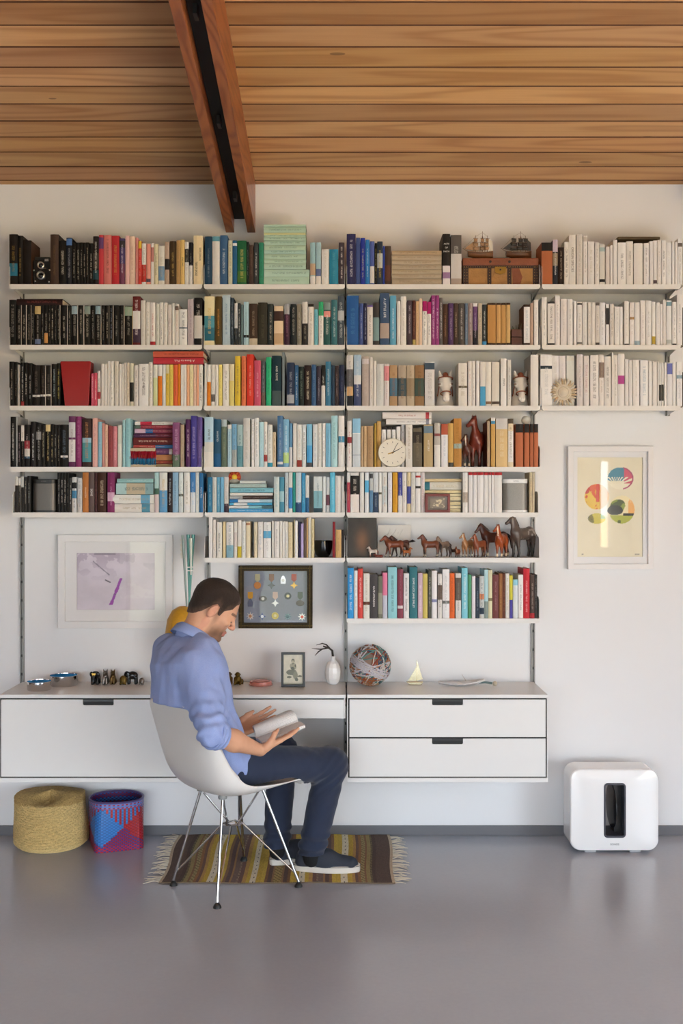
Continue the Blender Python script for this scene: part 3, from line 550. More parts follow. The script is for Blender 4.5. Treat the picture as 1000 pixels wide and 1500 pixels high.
BK[4, 0] = '''15 22.8 610.5 15120f t d8d4cc;23 25 610 b0b0b0;25.4 30 623 1a1718 t 9a8a94;30.2 35 623 17130f b .62 1 e0d8ca t 8a7a70;35.2 43.4 622 1c1817 b .43 .62 963640 b .25 .43 dcd0bc b .2 .25 3a5a70 t a8a098;44 52 617.5 221c1e t d8d8d8;52.2 60 619.5 1c1918 b .62 .8 8a8a8c t b0b0b0;60.2 66 622 17130f t b0a890;66.2 73.4 622 15110f b .84 1 d6c492 t d8c48a;73.6 78 621 17130f t c8b88a;78.2 83 622 1c1a18 t b0b0a8;83.2 87.6 622 15110f t c8c0a8;88 99.4 622 17120f b .22 .27 dcd4cc t 5a6a7a;100 110 609.5 623058 b .1 .54 e2dcdc b .58 .88 c8ccd4 t 8a8088;110.4 119 610 863468 t b07098;120 133.6 613 34221f b .1 .6 50969f b .5 .6 98c0d0 t c88a58;135 142.6 612.5 e6b4ac t c08a84;143.4 149 618 94c0d4 t 4a6a9a;149.2 153 620 d2968c;153.2 157.6 622 e4bca6 t 8a4a40;158 165 624 96464a t 6a2a30;165.4 171.2 624.5 d0848e t e8b8c0;172 178 622.5 e4e4d3 b .55 .95 d0dcc8;179 183 615 a4d0d8 t 5a8a94;183.4 191 613 94c6d0 t 6aa4b0;H 195 252 616.4 621.6 e6ded2 b .14 .44 b83048 T "The Sarenarian" 3a3634 .0085;H 195 252 622 626.8 963042 b 0 .15 5a6a60 t d0a8b0;H 194.6 251.6 627.1 633.4 84344e b 0 .28 d0b0c8 b .28 .47 2f6aa8 t c89a90;H 193.2 251.8 634 639.7 502e50 b .55 1 6a2438 t 9a8aa0;H 192.4 252 640 650.8 642224 T "The End of Your Life Book Club" e8d0c0 .0105;H 192.8 251.6 651 656 bc5050 b .55 1 34689a t e0b8b0;H 193 250 656.6 665 684068 b .92 1 d8ccd0 t a87a90;H 193 249.6 665.4 673.6 bc8458;H 193 250.4 674 678.6 964034 t c89a68;H 193 250 679 683.6 a69672;252.4 263 619 865078 b 0 .28 627462 t d0a8c4;264 269.4 622 b4a28c t 8a7a66;271.6 278.4 614 502758 t e8d8e8;279 288 609 443e92 t b0a8d8;288.4 296 611 625094 t 8a7ab8'''
BK[4, 1] = '''299 312.4 611 b4d4e8 b 0 .3 ece6d4 b .3 .5 dcdcd0 T "WHITE" 2c3034 .0165;313 323.4 614 235270 b 0 .28 1f5a88 T "INVENTED" e8ecec .0105;324 332 614.5 627464 b .85 1 b0c4cc t a4a888;333 339 622 b0d0e0 b .9 1 eaeae4 t 4a8ab8;339.4 346.6 621 78acd0 b 0 .4 acb4b4 t 5a6a70;347 355.4 622 a6c4c8 b 0 .5 6296a4 t 4a6a70;356 366 612.5 d6d6cd t a4a49c;368 372.2 614 ecf0f0 t 8a9aa4;372.6 379 612 eaedf0 t 6a7a8a;379.4 386 618 b4dce8 t 88bccc;386.2 391.2 618 efe9e3 b .12 .27 ac4444 t 4a4a4c;391.4 399 622 e4e7dd b 0 .1 3496b0 t a0a8a0;399.2 404 633 d6c4a6 t 4a3a2c;406 414.4 609 507aa6 b .05 .1 e0e4e8 t a8bcd0;414.6 423 614 86bce0 b .08 .3 c0e094 t d8e8f4;423.4 428.2 620 6296c0 b 0 .45 d0d8e0;429 434.4 620 ece7de;434.8 442 622 e0ece6 b 0 .16 963e34 t c0a8a0;442.4 448 622 daebf2 t 2c3438;449 457 621 84c4e8 b 0 .1 505056 b .1 .5 50a6e0;458 465 621.5 d8e4ec t 8aa0b4;465.4 471 620 e4e7e0 t 9aa49c;472 476.4 620 eff3f4 t 8a9aa0;476.8 484.4 620 84c0e0 t 4a8ab0;485 494.4 609 b2dfe7 t 6aa4b0;495.4 504.4 609 ecebe7 b .48 .6 5096bc t c8c8c4'''
BK[4, 2] = '''508.4 515 616.5 efe6e2 b .52 .65 94343a t b04a50;516 528 613 c2deee b .7 1 94c8e8 b .68 .7 f0f4f8 b .24 .25 4a5a68;528.4 532 624 c0a480;532.4 537 624 d0b28a t a88a60;537.4 546.6 624 b4946e t 8a6a48;548 551.4 620 b49440;552 558.4 616 d0aa68;559 566 624.5 efece8 b .93 1 2c2826 t b8b8b8;567 573 624.5 efece8 b .93 1 2c2826 t b8b8b8;574 580 624.5 efece8 b .93 1 2c2826 t b8b8b8;581 587 624 efece8 t c0c0bc;588 593.2 621.5 ecebe7 t 6a6a6c;594 604 622 e8e3cf t a89c80;H 560 632 603.6 613.3 eadfd9 b .88 .95 b04048 T "A Word or Two" b06a60 .012;H 565.4 632 613.6 621.4 eae9e6 b .88 .95 8a8a98 t 8a8a90;604.6 618.4 627 685f4e b .62 .9 3a322a t 8a8068;620.4 634 622 bca67a b .8 .97 728a9a T "HISTORY" f4f0e4 .013;636 645 619.5 c0bcb4 b 0 .5 eae6dc b .7 .76 8a4a48;646 656 621 e7e8ed b .75 1 bc6046 t a8b0c0;656.4 664 620 d4aa60 b 0 .1 4a4a44;664.4 676 613 c08a44 b .38 .48 a8bcb4 t a07030;713.4 717.6 617 bca68a s 6a3226;719 725.4 611.5 d0a45e b .93 1 f0ece8 b .87 .93 4a98c4;726 743.6 613 dec08a b .78 1 d6d0c8 t e8d8b4;744 752 613.5 e6d6b4 b .1 .75 efeae2 b .9 1 5a4e40 t 8a7a5a;755 766.4 621 c0704a b .8 1 2e2a28;768 775.4 621 c0704a b .8 1 2e2a28;776 781.2 621 b86a46 b .8 1 2e2a28;782 788.4 621 c0704a b .8 1 2e2a28'''
BK[5, 0] = '''21.6 26 698 e0d8c8 b 0 .75 2e2623;26.2 30.2 700 d0ccc4 b 0 .78 302a26 t 8a8478;30.4 34.4 698 c8ccc8 b 0 .7 2a2826;34.6 39.4 699 2e2c2a t b8b0a4;39.6 44.6 697 2a2825 t c8c4bc;83.6 88 692.4 1e1b1a t c0bcb8;88.2 92.6 692.4 1c1a18 t d0ccc8;92.8 97 692.4 201d1b t c0bcb8;97.2 101 693 1c1a18 t 8a8884;101.2 104.6 700 3a3836 t d8d8d8;105 112 699 d0d0d0 b .4 .62 4a88b0 b .68 .85 2a2a2c t 3a3a3a;113 120 700 c8c8cc t 8a8a90;120.4 129.4 692 bc783e T "INVASION" f0dcb8 .0105;129.6 138 692 625250 T "SONS" ece8e4 .014;138.2 142 693 46282a t 8a5a50;142.4 155 692 42271c t c8b8a0;157 167.6 692 863064 b .28 .5 d6b0c8 t c890b4;H 171 224.4 701 707 98c4c4 t c8e0e0;H 169.4 224.2 707.4 724.2 b0d0d0 b .28 .78 c0b49a b .78 1 8aacb0 t 4a6a70;H 164.4 225.4 724.6 737.6 e9eadb b .68 .9 6aa8c8 t a89878;H 164.2 225.4 738 750.5 e9dfcf b .7 .9 5a98b0 t a89878;225.8 232.4 692 b2d4d4 b 0 .45 e4c0c0 b .45 .6 4a6a5a;233 244.8 692 e7e4d3 b 0 .55 66a2ce t c8a858;245.2 252.2 692 2e2024 t c8ccd0;252.4 261 692 94b8d4 t 5a7a98;261.4 268 692 d0e4e4 b .4 .46 5a5a50 t a0b4b4;269 278 692 efeadc b .06 .2 e8e8e8 t a8a090;278.4 286 692 4480bc b 0 .5 d4e4f0 t a8c8e4;286.2 291.2 692 d4e0dc t 8a9a98;291.6 297.4 693 2e70a4 T "Puerto Rico" f0f4f4 .0105'''
BK[5, 1] = '''303.6 310.6 699 2e78a0 t a8ccdc;311 317 699 d0dbd0 t 8a9a8c;317.2 322 699 62a0c0 t c8dce4;322.4 327.6 699 78b4d8;328 334.4 699 deD8d0 b 0 .25 403040 t a8a098;H 351 389 704 708.2 d0dcd4;H 336.4 390 708.5 714.2 b0c4c0 t 8a9a98;H 336.6 400.4 714.6 721.4 84c0d0 t 2a5a68;H 336.4 399.4 721.8 725.8 e7e4d8;H 336.2 399 726.2 731 40322e b 0 .3 b0b4b4 t 8a7a70;H 336 398.6 731.4 736 2e80c4 b .2 .7 d8e4ec b .7 1 a8ccdc;H 335.8 398.4 736.4 740.2 50a6d0 b .1 .42 d8e8f0;H 334.8 399 740.6 744.7 dbe4e0 b .45 .75 8ac4d0 b .75 1 4a6a70;H 335.4 399.6 745 750.5 50a4d8 t c8e0ec;401 408.8 698.5 d0e4e0 t 7ab4c0;409 416.2 699 5096b0 b .3 .6 a8d0d8;417 422 692 c0d8e0 t 8a6a60;422.4 428.2 692 e4e4db b .1 .62 408acc;428.4 432.6 692 2e968c;433 441.2 692 c0deee b 0 .25 34527c t 8ab8d4;441.4 447 693 4096c4 t 8ac4dc;447.2 452.6 696.5 e4e4db b 0 .4 2e6490;459 472 698 d4e4e4 b .0 .6 8abcc8 b 0 .12 344c58 t 6a8a94;472.4 477 698 dfeaeb;477.4 482.6 699 bcd0e0 b .2 .5 624050;483 490.6 692 66c0e0 t a8dcec;491 499 697 e4dfda t c8c4c0;499.4 503.8 698 d4cfc7'''
BK[5, 2] = '''508 512.6 692 efe9e2 b 0 .75 b44058 t d89a58;513 526 692 efe3d6 b .45 .92 23201c t e8e0d4;527 533 692 e9e6de t c8ccc8;534 540.2 692 e4ebed b .5 .8 62b6e0;541 546.2 692 c0cccc b 0 .55 628cb0 b .85 .97 4a4a4c;546.4 554 692 d4dfe5 b 0 .5 2e405c t a8b8c0;554.4 559 692 e9e9e2 b .45 .5 5a5a48;559.4 567 692 e4e0d3 b .2 .65 c0d8dc t b88a58;568 574.2 692 e4e6ef t b8bcd0;575 582.4 692 dca22e t a06a1c;583 589.2 692 efeae2 b .42 1 404898 t d8d8e4;589.4 595.6 692 ece3d9 t a89a90;596 601.6 692 e4d0a6 b .22 .65 404c9e t 5a5040;602 608 692 e0dfcf t a8a898;608.4 616 692 efeae6 b .87 .92 bc403a b .6 .66 3a3a38;616.4 622 692 ead4cf t b06a68;H 622.4 677 701 705.4 e4cc9e;H 622.4 676.8 705.8 717.4 eadfbf b 0 .14 3a7888 t b0a47e;H 622.6 676.4 718 722.2 e9dbae t a89a70;H 640 676.2 723 727.4 e9deb8;H 640 676 727.8 733.4 ece0b8 t b0a078;H 640 675.8 734.4 740 e8dcb0 t a89a70;H 640 676 740.6 744.8 ece0b8;H 640 675.6 745.4 750.4 e9deb8 t a89a70;677.6 685.2 692 ece7dc b .25 .5 b4a698 t c8c4bc;686 692.4 692 eae7df b .93 1 bc2a2e;692.8 698.6 692 eae7df b .93 1 bc2a2e;699 708.4 692 ece8e2 b .93 1 bc2a2e;708.8 715 692 eae7df b .93 1 bc2a2e;715.2 719.4 692 eae7df b .93 1 bc2a2e;719.6 723.8 692 ece8e2 b .93 1 bc2a2e;724 735.4 692 eae7df b .93 1 bc2a2e;775.4 779.4 692 d4c29e t 5a3a50;779.6 783 692 d0c0a2 t a8906a'''
BK[6, 1] = '''305.6 311 757 efe9e6 t c8c8cc;311.4 316 761.5 e9dcce t b0a090;317 325 765 eae4d2 t 3a3a34;326 330.2 764.5 ead9aa;331 341.6 765 e9e6dc b 0 .35 86b0c0 t 5a7a88;342.4 347 764 ece4d5 b .3 .7 e0c8c0;347.4 353.6 762 eae3d2 b 0 .3 c8b438;354 359.6 764 e9e9de t a8b0a8;360 366.4 764 e4d8ba b .9 .96 b08060;371.6 376.6 765 e4d7ba t b0a080;377.4 385 764.5 ece3da t 8aa0b4;385.4 397 765 ecece9 b .55 .75 62b0d8 t a0a4a4;398 401 763 e9e3d2;401.4 409 764 ece7de t 7a7a74;409.4 413.4 763 ece7da t b8b4a8;413.6 417 764 efeade;417.2 421.6 764 ece7da t b8b0a0;422 428.4 765 e0d2ae t a89868;430 431.4 761 d0c098;431.6 436 763 f6f4f0;437 440.4 765 2e284a;440.6 444.4 767 c0b0e0;444.6 448.4 761 64544c;448.6 451 759 d0aa78;451.2 455.4 758 e4dac2;455.6 460 760 d4c89e t a8986a;487 490.8 764.5 861824;491.4 500 776 d0aa72 t a07a48;500.2 503.6 776 2e2420'''
BK[7, 2] = '''509 518 832 3498dc t e4eef4;518.4 523.6 836 efece9 t a8a8a8;524 531.4 833 d44840 t f0d4d0;532 541.4 840 eae4ce b .3 .37 6a3a28 t b0a890;541.6 553 841.5 454244 T "KATE ATKINSON" f0ece8 .0125;553.4 560 844 727264 b .1 .6 9a9a88;560.2 567.4 839 e484a4 b 0 .5 c0c0dc;568 581.4 831 96d0d8 t 3a6a74;582 590.4 834 864050 b .2 .26 e0d0d0 t a06a78;591 599 840 ece6e5 t 3a2a30;599.4 611.4 831 34747e T "SOME LUCK JANE SMILEY" f0f4f4 .0125;612 619 839.5 d0b4c0 t e8dce4;619.4 626.4 841 d4c268;627 632 836 525248 t c8c8b8;632.2 640 836 f0ecec b .34 .4 8a90b8;641 647.6 841 e4dbcf b .42 .75 6a5a50 t 3a302a;648 658.4 834 eceae9 b .3 .36 6a6a64 t b8b8b8;658.6 666 840 e46a2e t a84a1c;667 675.4 840 e0dbd3 b .4 .9 645a50 t 8a8478;676 685 832 84ccdc t f0f4f4;685.4 690.6 842 50966c;691 696.2 844 eadeea;696.4 702 846 2e3a48 t 8a94a0;702.2 709 844 c0d0d0 b .1 .25 2a3a4a b .45 .58 d88a60 t 3a4a5a;709.2 715 835 b4d9e0 b 0 .35 8a9a94;715.2 721 835 e0dab4 b .36 .42 8a7a58;721.4 730.4 842 744040 t a88080;730.8 736 840 966238 t c89a60;736.2 740.2 840 623424 t a87050;740.4 746 840 ece2ce t a89a80;746.2 751 843 d4cc44 b 0 .43 50489c;751.4 758.6 849 dbe9ea b .85 1 94d0e0;759 766.4 842 efece4 t 7a8078;766.6 776 833 cc2c38 t e8b0b0;776.4 783 842 50403a b 0 .12 b02a30 t a8988a;783.2 787 842 343130 t 8a8480'''
def bookmat():
    t = NT('book_cover'); p = t.p; p.inputs['Roughness'].default_value = .55; p.inputs['Specular IOR Level'].default_value = .25
    a = t.n('Attribute', attribute_name='Col'); b = t.n('Attribute', attribute_name='Txt')
    uv = t.n('UVMap'); vm = t.n('VectorMath', operation='MULTIPLY'); vm.inputs[1].default_value = (700, 520, 1)
    t.l(uv.outputs[0], vm.inputs[0]); fl = t.n('VectorMath', operation='FLOOR'); t.l(vm.outputs[0], fl.inputs[0])
    wn = t.n('TexWhiteNoise', noise_dimensions='2D'); t.l(fl.outputs[0], wn.inputs['Vector'])
    vm2 = t.n('VectorMath', operation='MULTIPLY'); vm2.inputs[1].default_value = (0, 60, 1); t.l(uv.outputs[0], vm2.inputs[0])
    wg = t.n('TexNoise', Scale=1.0); t.l(vm2.outputs[0], wg.inputs['Vector'])
    ink = t.math('GREATER_THAN', wn.outputs[0], .42); gap = t.math('GREATER_THAN', wg.outputs['Fac'], .43)
    f = t.math('MULTIPLY', t.math('MULTIPLY', ink, gap), t.math('MULTIPLY', b.outputs['Alpha'], .55))
    nz = t.n('TexNoise', Scale=90.0, Detail=3.0); t.l(t.coords(), nz.inputs['Vector'])
    base = t.mix(t.math('MULTIPLY', nz.outputs['Fac'], .18), a.outputs['Color'], t.mix(1.0, a.outputs['Color'], (.6, .58, .55), 'MULTIPLY'))
    t.l(t.mix(f, base, b.outputs['Color']), p.inputs['Base Color'])
    M['book'] = t.m
def pagemat():
    t = NT('paper_pages'); t.p.inputs['Roughness'].default_value = .8
    n = t.n('TexNoise', Scale=1.0, Detail=2.0); t.l(t.coords((900, 30, 30)), n.inputs['Vector'])
    t.l(t.mix(n.outputs['Fac'], lin('e9dfca'), lin('cfc2a8')), t.p.inputs['Base Color']); M['pages'] = t.m
bookmat(); pagemat()
def parse(s):
    tk = []; i = 0
    while i < len(s):
        if s[i] == ' ': i += 1
        elif s[i] == '"': j = s.index('"', i+1); tk.append(s[i+1:j]); i = j+1
        else:
            j = s.find(' ', i); j = len(s) if j < 0 else j; tk.append(s[i:j]); i = j
    d = dict(b=[], T=None, S=None, t=None, e=None, s=None)
    d['H'] = tk[0] == 'H'
    if d['H']: tk = tk[1:]; d['x0'], d['x1'], d['y0'], d['y1'] = map(float, tk[:4]); d['c'] = tk[4]; k = 5
    else: d['x0'], d['x1'], d['y0'] = map(float, tk[:3]); d['c'] = tk[3]; k = 4
    while k < len(tk):
        o = tk[k]
        if o == 'b': d['b'].append((float(tk[k+1]), float(tk[k+2]), tk[k+3])); k += 4
        elif o == 'T': d['T'] = (tk[k+1], tk[k+2], float(tk[k+3])); k += 4
        elif o == 'S': d['S'] = (tk[k+1], tk[k+2], float(tk[k+3]), float(tk[k+4])); k += 5
        else: d[o] = tk[k+1]; k += 2
    return d
BR = random.Random(11)
def blin(h):
    c = lin(h); m = sum(c)/3
    if min(c) > .5: return tuple(min(.92, m+(x-m)*.45)*1.0 for x in c)      # white papers: keep only a trace of tint
    if max(c) < .03: return tuple(x*.7 for x in c)
    return c
def book_geo(w, h, dp, b):
    """cover as a bent board: left board, rounded spine in colour bands, right board. x across, y away from viewer, z up"""
    base = blin(b['c']); side = lin(b['s']) if b['s'] else base
    cuts = {0, 1}
    for lo, hi, c in b['b']: cuts |= {lo, hi}
    t0 = t1 = None
    if b['t']:
        t0 = BR.uniform(.12, .25); t1 = BR.uniform(.72, .93); cuts |= {t0, t1}
    cuts = sorted(cuts); NS = 4
    bul = min(.0028, w*.11)
    tw = BR.uniform(.12, .2); xs = [-w/2, -w*tw, 0, w*tw, w/2]
    ys = [bul*(1-(1-(2*x/w)**2)) for x in xs]
    V = []; Fc = []; Cc = []; Tx = []; UV = []
    sd = BR.uniform(0, 5)
    txc = lin(b['t']) if b['t'] else (0, 0, 0)
    for z in cuts:
        for x, y in zip(xs, ys): V.append((x, y, z*h))
    for i in range(len(cuts)-1):
        zm = (cuts[i]+cuts[i+1])/2; col = base
        for lo, hi, c in b['b']:
            if lo <= zm <= hi: col = blin(c)
        for k in range(NS):
            a = i*5+k; Fc.append((a, a+1, a+6, a+5))
            Cc.append(lin(b['e']) if (b['e'] and k == 3 and False) else col)
            on = 1.0 if (b['t'] and t0 <= zm <= t1 and k in (1, 2)) else 0.0
            Tx.append((*txc, on)); UV.append([(V[q][0]+sd, V[q][2]+sd) for q in Fc[-1]])
    tb = min(.0022, w*.14); n0 = len(V)
    # boards
    for sx in (-1, 1):
        xo = sx*w/2; xi = sx*(w/2-tb); yf = ys[0]
        k = len(V)
        V += [(xo, yf, 0), (xi, yf, 0), (xi, dp, 0), (xo, dp, 0), (xo, yf, h), (xi, yf, h), (xi, dp, h), (xo, dp, h)]
        ec = lin(b['e']) if b['e'] else side
        for f in ((0, 1, 2, 3), (4, 7, 6, 5), (0, 3, 7, 4), (1, 5, 6, 2), (3, 2, 6, 7), (0, 4, 5, 1)):
            Fc.append(tuple(k+q for q in f)); Cc.append(side); Tx.append((0, 0, 0, 0)); UV.append([(0, 0)]*4)
    if b['e']:   # pale fore strip of the page block showing beside the spine
        k = len(V); xa, xb = w/2-.0004, w/2+.0012
        V += [(xa, -.0003, 0), (xb, -.0003, 0), (xb, .02, 0), (xa, .02, 0), (xa, -.0003, h*1.003), (xb, -.0003, h*1.003), (xb, .02, h*1.003), (xa, .02, h*1.003)]
        for f in ((0, 3, 2, 1), (4, 5, 6, 7), (0, 1, 5, 4), (1, 2, 6, 5), (2, 3, 7, 6), (3, 0, 4, 7)):
            Fc.append(tuple(k+q for q in f)); Cc.append(lin(b['e'])); Tx.append((0, 0, 0, 0)); UV.append([(0, 0)]*4)
    # page block
    k = len(V); xa = w/2-tb; z0, z1 = .0025, h-.0025; y0 = ys[0]+.0002; y1 = dp-.0025
    PV = [(-xa, y0, z0), (xa, y0, z0), (xa, y1, z0), (-xa, y1, z0), (-xa, y0, z1), (xa, y0, z1), (xa, y1, z1), (-xa, y1, z1)]
    PF = [(0, 3, 2, 1), (4, 5, 6, 7), (0, 1, 5, 4), (1, 2, 6, 5), (2, 3, 7, 6), (3, 0, 4, 7)]
    return V, Fc, Cc, Tx, UV, PV, PF
def book_mesh(name, V, Fc, Cc, Tx, UV, mats, mi=None):
    me = bpy.data.meshes.new(name); me.from_pydata(V, [], Fc)
    ca = me.color_attributes.new('Col', 'FLOAT_COLOR', 'CORNER'); ta = me.color_attributes.new('Txt', 'FLOAT_COLOR', 'CORNER'); uv = me.uv_layers.new(name='UVMap')
    A = []; B = []; U = []
    for f, c, t, u in zip(Fc, Cc, Tx, UV):
        A += [*c, 1]*len(f); B += list(t)*len(f)
        for q in u: U += q
    ca.data.foreach_set('color', A); ta.data.foreach_set('color', B); uv.data.foreach_set('uv', U)
    for m in mats: me.materials.append(m)
    if mi: me.polygons.foreach_set('material_index', mi)
    return me
def cname(hx):
    r, g, b = [int(hx[i:i+2], 16) for i in (0, 2, 4)]
    mx, mn = max(r, g, b), min(r, g, b); v = mx/255; s = (mx-mn)/max(mx, 1)
    if v < .2: return 'black'
    if s < .1: return 'white' if v > .86 else 'pale grey' if v > .7 else 'grey' if v > .4 else 'charcoal'
    import colorsys
    h = colorsys.rgb_to_hsv(r/255, g/255, b/255)[0]*360
    if s < .22 and v > .8: return 'cream' if 20 < h < 75 else 'pale blue' if 160 < h < 260 else 'pale green' if 75 <= h <= 160 else 'pale pink'
    if v < .36: base = 'dark '
    elif v > .74 and s < .42: base = 'light '
    else: base = ''
    if h < 12 or h > 345: n = 'red' if s > .45 else ('brown' if v < .55 else 'pink')
    elif h < 40: n = 'brown' if v < .66 else ('orange' if s > .6 else 'tan')
    elif h < 66: n = 'olive' if v < .6 else 'yellow' if s > .4 else 'beige'
    elif h < 160: n = 'green'
    elif h < 195: n = 'teal'
    elif h < 250: n = 'blue' if s > .25 else 'slate'
    elif h < 300: n = 'purple'
    else: n = 'magenta' if s > .5 else 'mauve'
    return base+n
def ordn(i): return '%d%s' % (i, 'th' if 10 <= i % 100 <= 20 else {1: 'st', 2: 'nd', 3: 'rd'}.get(i % 10, 'th'))
ALL = []
for (r, bay), s in BK.items():
    z, dep = SHZ[r]; items = [parse(x.strip()) for x in s.replace('\n', '').split(';') if x.strip()]
    vi = hi = 0
    for d in items:
        d['r'] = r; d['bay'] = bay
        if d['H']: hi += 1; d['ix'] = hi; d['area'] = (d['x1']-d['x0'])*(d['y1']-d['y0'])
        else: vi += 1; d['ix'] = vi; d['area'] = (d['x1']-d['x0'])*(ROWS[r][0]-d['y0'])*(.3 if d['x0'] >= 999 else 1)
        ALL.append(d)
ALL.sort(key=lambda d: (-(1e6 if d['T'] or d['S'] else 0)-d['area']))
NIND = 300
PUSH = [(3, 3, 803, 848, .022), (4, 0, 190, 253, .036), (4, 2, 552, 600, .03), (5, 2, 621, 680, .026)]   # books standing behind an ornament
SV, SF, SC, ST, SU, SM = [], [], [], [], [], []
for k, d in enumerate(ALL):
    z, dep = SHZ[d['r']]; sc_ = F/(D-dep); y = -dep+.001+BR.uniform(0, .004)
    if d['H']:
        L = (d['x1']-d['x0'])/sc_; w = ((d['y1']-d['y0'])*.99-.2)/sc_; dp = min(dep-.03, max(.1, L*.68)); h = L
        zb = CZ-(d['y1']-HZ)/sc_; loc = ((d['x0']-CX)/sc_, y+.002, zb+w/2+.0002); rot = (0, math.pi/2, 0)
    else:
        w = ((d['x1']-d['x0'])*.985-.25)/sc_; h = (ROWS[d['r']][0]-d['y0'])/sc_; dp = min(dep-.02, .74*h)
        loc = (((d['x0']+d['x1'])/2-CX)/sc_, y, z+.0003); rot = (0, 0, 0)
    for r_, b_, xa, xb, am in PUSH:
        if d['r'] == r_ and d['bay'] == b_ and (d['x0'] >= xa and d['x1'] <= xb) and (d['H'] or r_ != 5) and not (r_ == 4 and b_ == 0 and not d['H']):
            dp = min(dp, dep-.016-am); loc = (loc[0], loc[1]+am, loc[2])
    V, Fc, Cc, Tx, UV, PV, PF = book_geo(w, h, dp, d)
    if k < NIND:
        o = bpy.data.objects.new('book', book_mesh('book', V, Fc, Cc, Tx, UV, [M['book']])); COL.objects.link(o)
        o.location = loc; o.rotation_euler = rot; ORG[o] = (0, 0, 0)
        pm_ = bpy.data.meshes.new('pages'); pm_.from_pydata(PV, [], PF); pm_.materials.append(M['pages'])
        pg = bpy.data.objects.new('pages', pm_); COL.objects.link(pg); pg.parent = o
        size = 'tall ' if h > .235 and not d['H'] else 'short ' if h < .17 and not d['H'] else ''
        band = ''
        for lo, hi2, c in d['b'][:1]:
            if cname(c) != cname(d['c']): band = ' with %s band' % cname(c)
        if d['H']: lb = '%s book lying%s, %s flat from top, %s shelf, %s' % (cname(d['c']), band, ordn(d['ix']), RN[d['r']], BN[d['bay']])
        else: lb = '%s%s book%s, %s upright from left, %s shelf, %s' % (size, cname(d['c']), band, ordn(d['ix']), RN[d['r']], BN[d['bay']])
        tag(o, lb, 'book', 'books on the white wall shelves')
        if d['T'] or d['S']:
            s_, hx, sz = (d['T'] or d['S'])[:3]
            mm = mat('ink_'+hx, hx, .5, var=0)
            if d['T']:
                lo_ = max([0]+[b_[1] for b_ in d['b'] if b_[0] < .2 and d['T'][0] != 'A Bone to Pick' and not d['H']])
                off = .62 if d['T'][0] in ('A Bone to Pick', 'The Sarenarian') else .5
                zc = h*(lo_+1)/2 if not d['H'] else h*off
                tt = text(s_, sz, mm, o, (0, -.0006, zc), (math.pi/2, math.pi/2, 0))
                bx = [v.co.x for v in tt.data.vertices]; ln = max(bx)-min(bx); mxl = h*(1-lo_)*.9 if not d['H'] else h*.8
                if ln > mxl: tt.scale = (mxl/ln, 1, 1)
                if d['T'][0] == 'TREE OF SMOKE':
                    tt.location.x = -w*.22; tt.location.z = h*.32; tt.scale = (.55, 1, 1)
                    t2 = text('DENIS JOHNSON', sz*.8, mm, o, (w*.2, -.0004, h*.62), (math.pi/2, math.pi/2, 0)); t2.scale = (.6, 1, 1)
            else:
                for q, ln_ in enumerate(s_.split('|')):
                    tt = text(ln_, sz, mm, o, (0, -.0004, h*(d['S'][3]-.075*q)), (math.pi/2, 0, 0))
                    bx = [v.co.x for v in tt.data.vertices]; ln = max(bx)-min(bx)
                    if ln > w*.85: tt.scale = (w*.85/ln, 1, 1)
    else:
        R_ = Matrix.Rotation(math.pi/2, 3, 'Y') if d['H'] else Matrix.Identity(3)
        def wv(v): q = R_ @ Vector(v); return (q.x+loc[0], q.y+loc[1], q.z+loc[2])
        k0 = len(SV); SV += [wv(v) for v in V]; SF += [tuple(i+k0 for i in f) for f in Fc]; SC += Cc; ST += Tx; SU += UV; SM += [0]*len(Fc)
        k0 = len(SV); SV += [wv(v) for v in PV]; SF += [tuple(i+k0 for i in f) for f in PF]; SC += [(1, 1, 1)]*6; ST += [(0, 0, 0, 0)]*6; SU += [[(0, 0)]*4]*6; SM += [1]*6
if SV:
    o = bpy.data.objects.new('thin_books', book_mesh('thin_books', SV, SF, SC, ST, SU, [M['book'], M['pages']], SM)); COL.objects.link(o)
    tag(o, 'many thin narrow books filling in between the larger books', 'books', kind='stuff')
print('books', len(ALL))
# ================================================================== OBJECTS ON THE SHELVES
pa = mat('print_ink', None, .55, attr='Col', var=0)           # flat print whose inks are stored in the mesh
glassm = None
def glass_pane():
    t = NT('picture_glass'); nt = t.t
    tr = t.n('BsdfTransparent'); gl = t.n('BsdfGlossy', Roughness=.02); mx = t.n('MixShader')
    ge = t.n('NewGeometry'); dp = t.n('VectorMath', operation='DOT_PRODUCT'); t.l(ge.outputs['Incoming'], dp.inputs[0]); t.l(ge.outputs['Normal'], dp.inputs[1])
    k = t.math('POWER', t.math('SUBTRACT', 1.0, t.math('ABSOLUTE', dp.outputs['Value'])), 5.0); fr = t.math('MULTIPLY_ADD', k, .94, .06)
    t.l(fr, mx.inputs[0]); t.l(tr.outputs[0], mx.inputs[1]); t.l(gl.outputs[0], mx.inputs[2]); t.l(mx.outputs[0], t.out.inputs[0])
    M['glass'] = t.m
glass_pane()
gold = mat('brass', 'b8924a', .28, 1.0); bronze = mat('bronze', '6a5230', .35, .9, .3, 60); steel = mat('polished_steel', 'd0d0d0', .08, 1.0, 0)
blk = mat('black_gloss', '131212', .25); blkm = mat('black_matt', '191817', .6)
def zs(r): return SHZ[r][0]
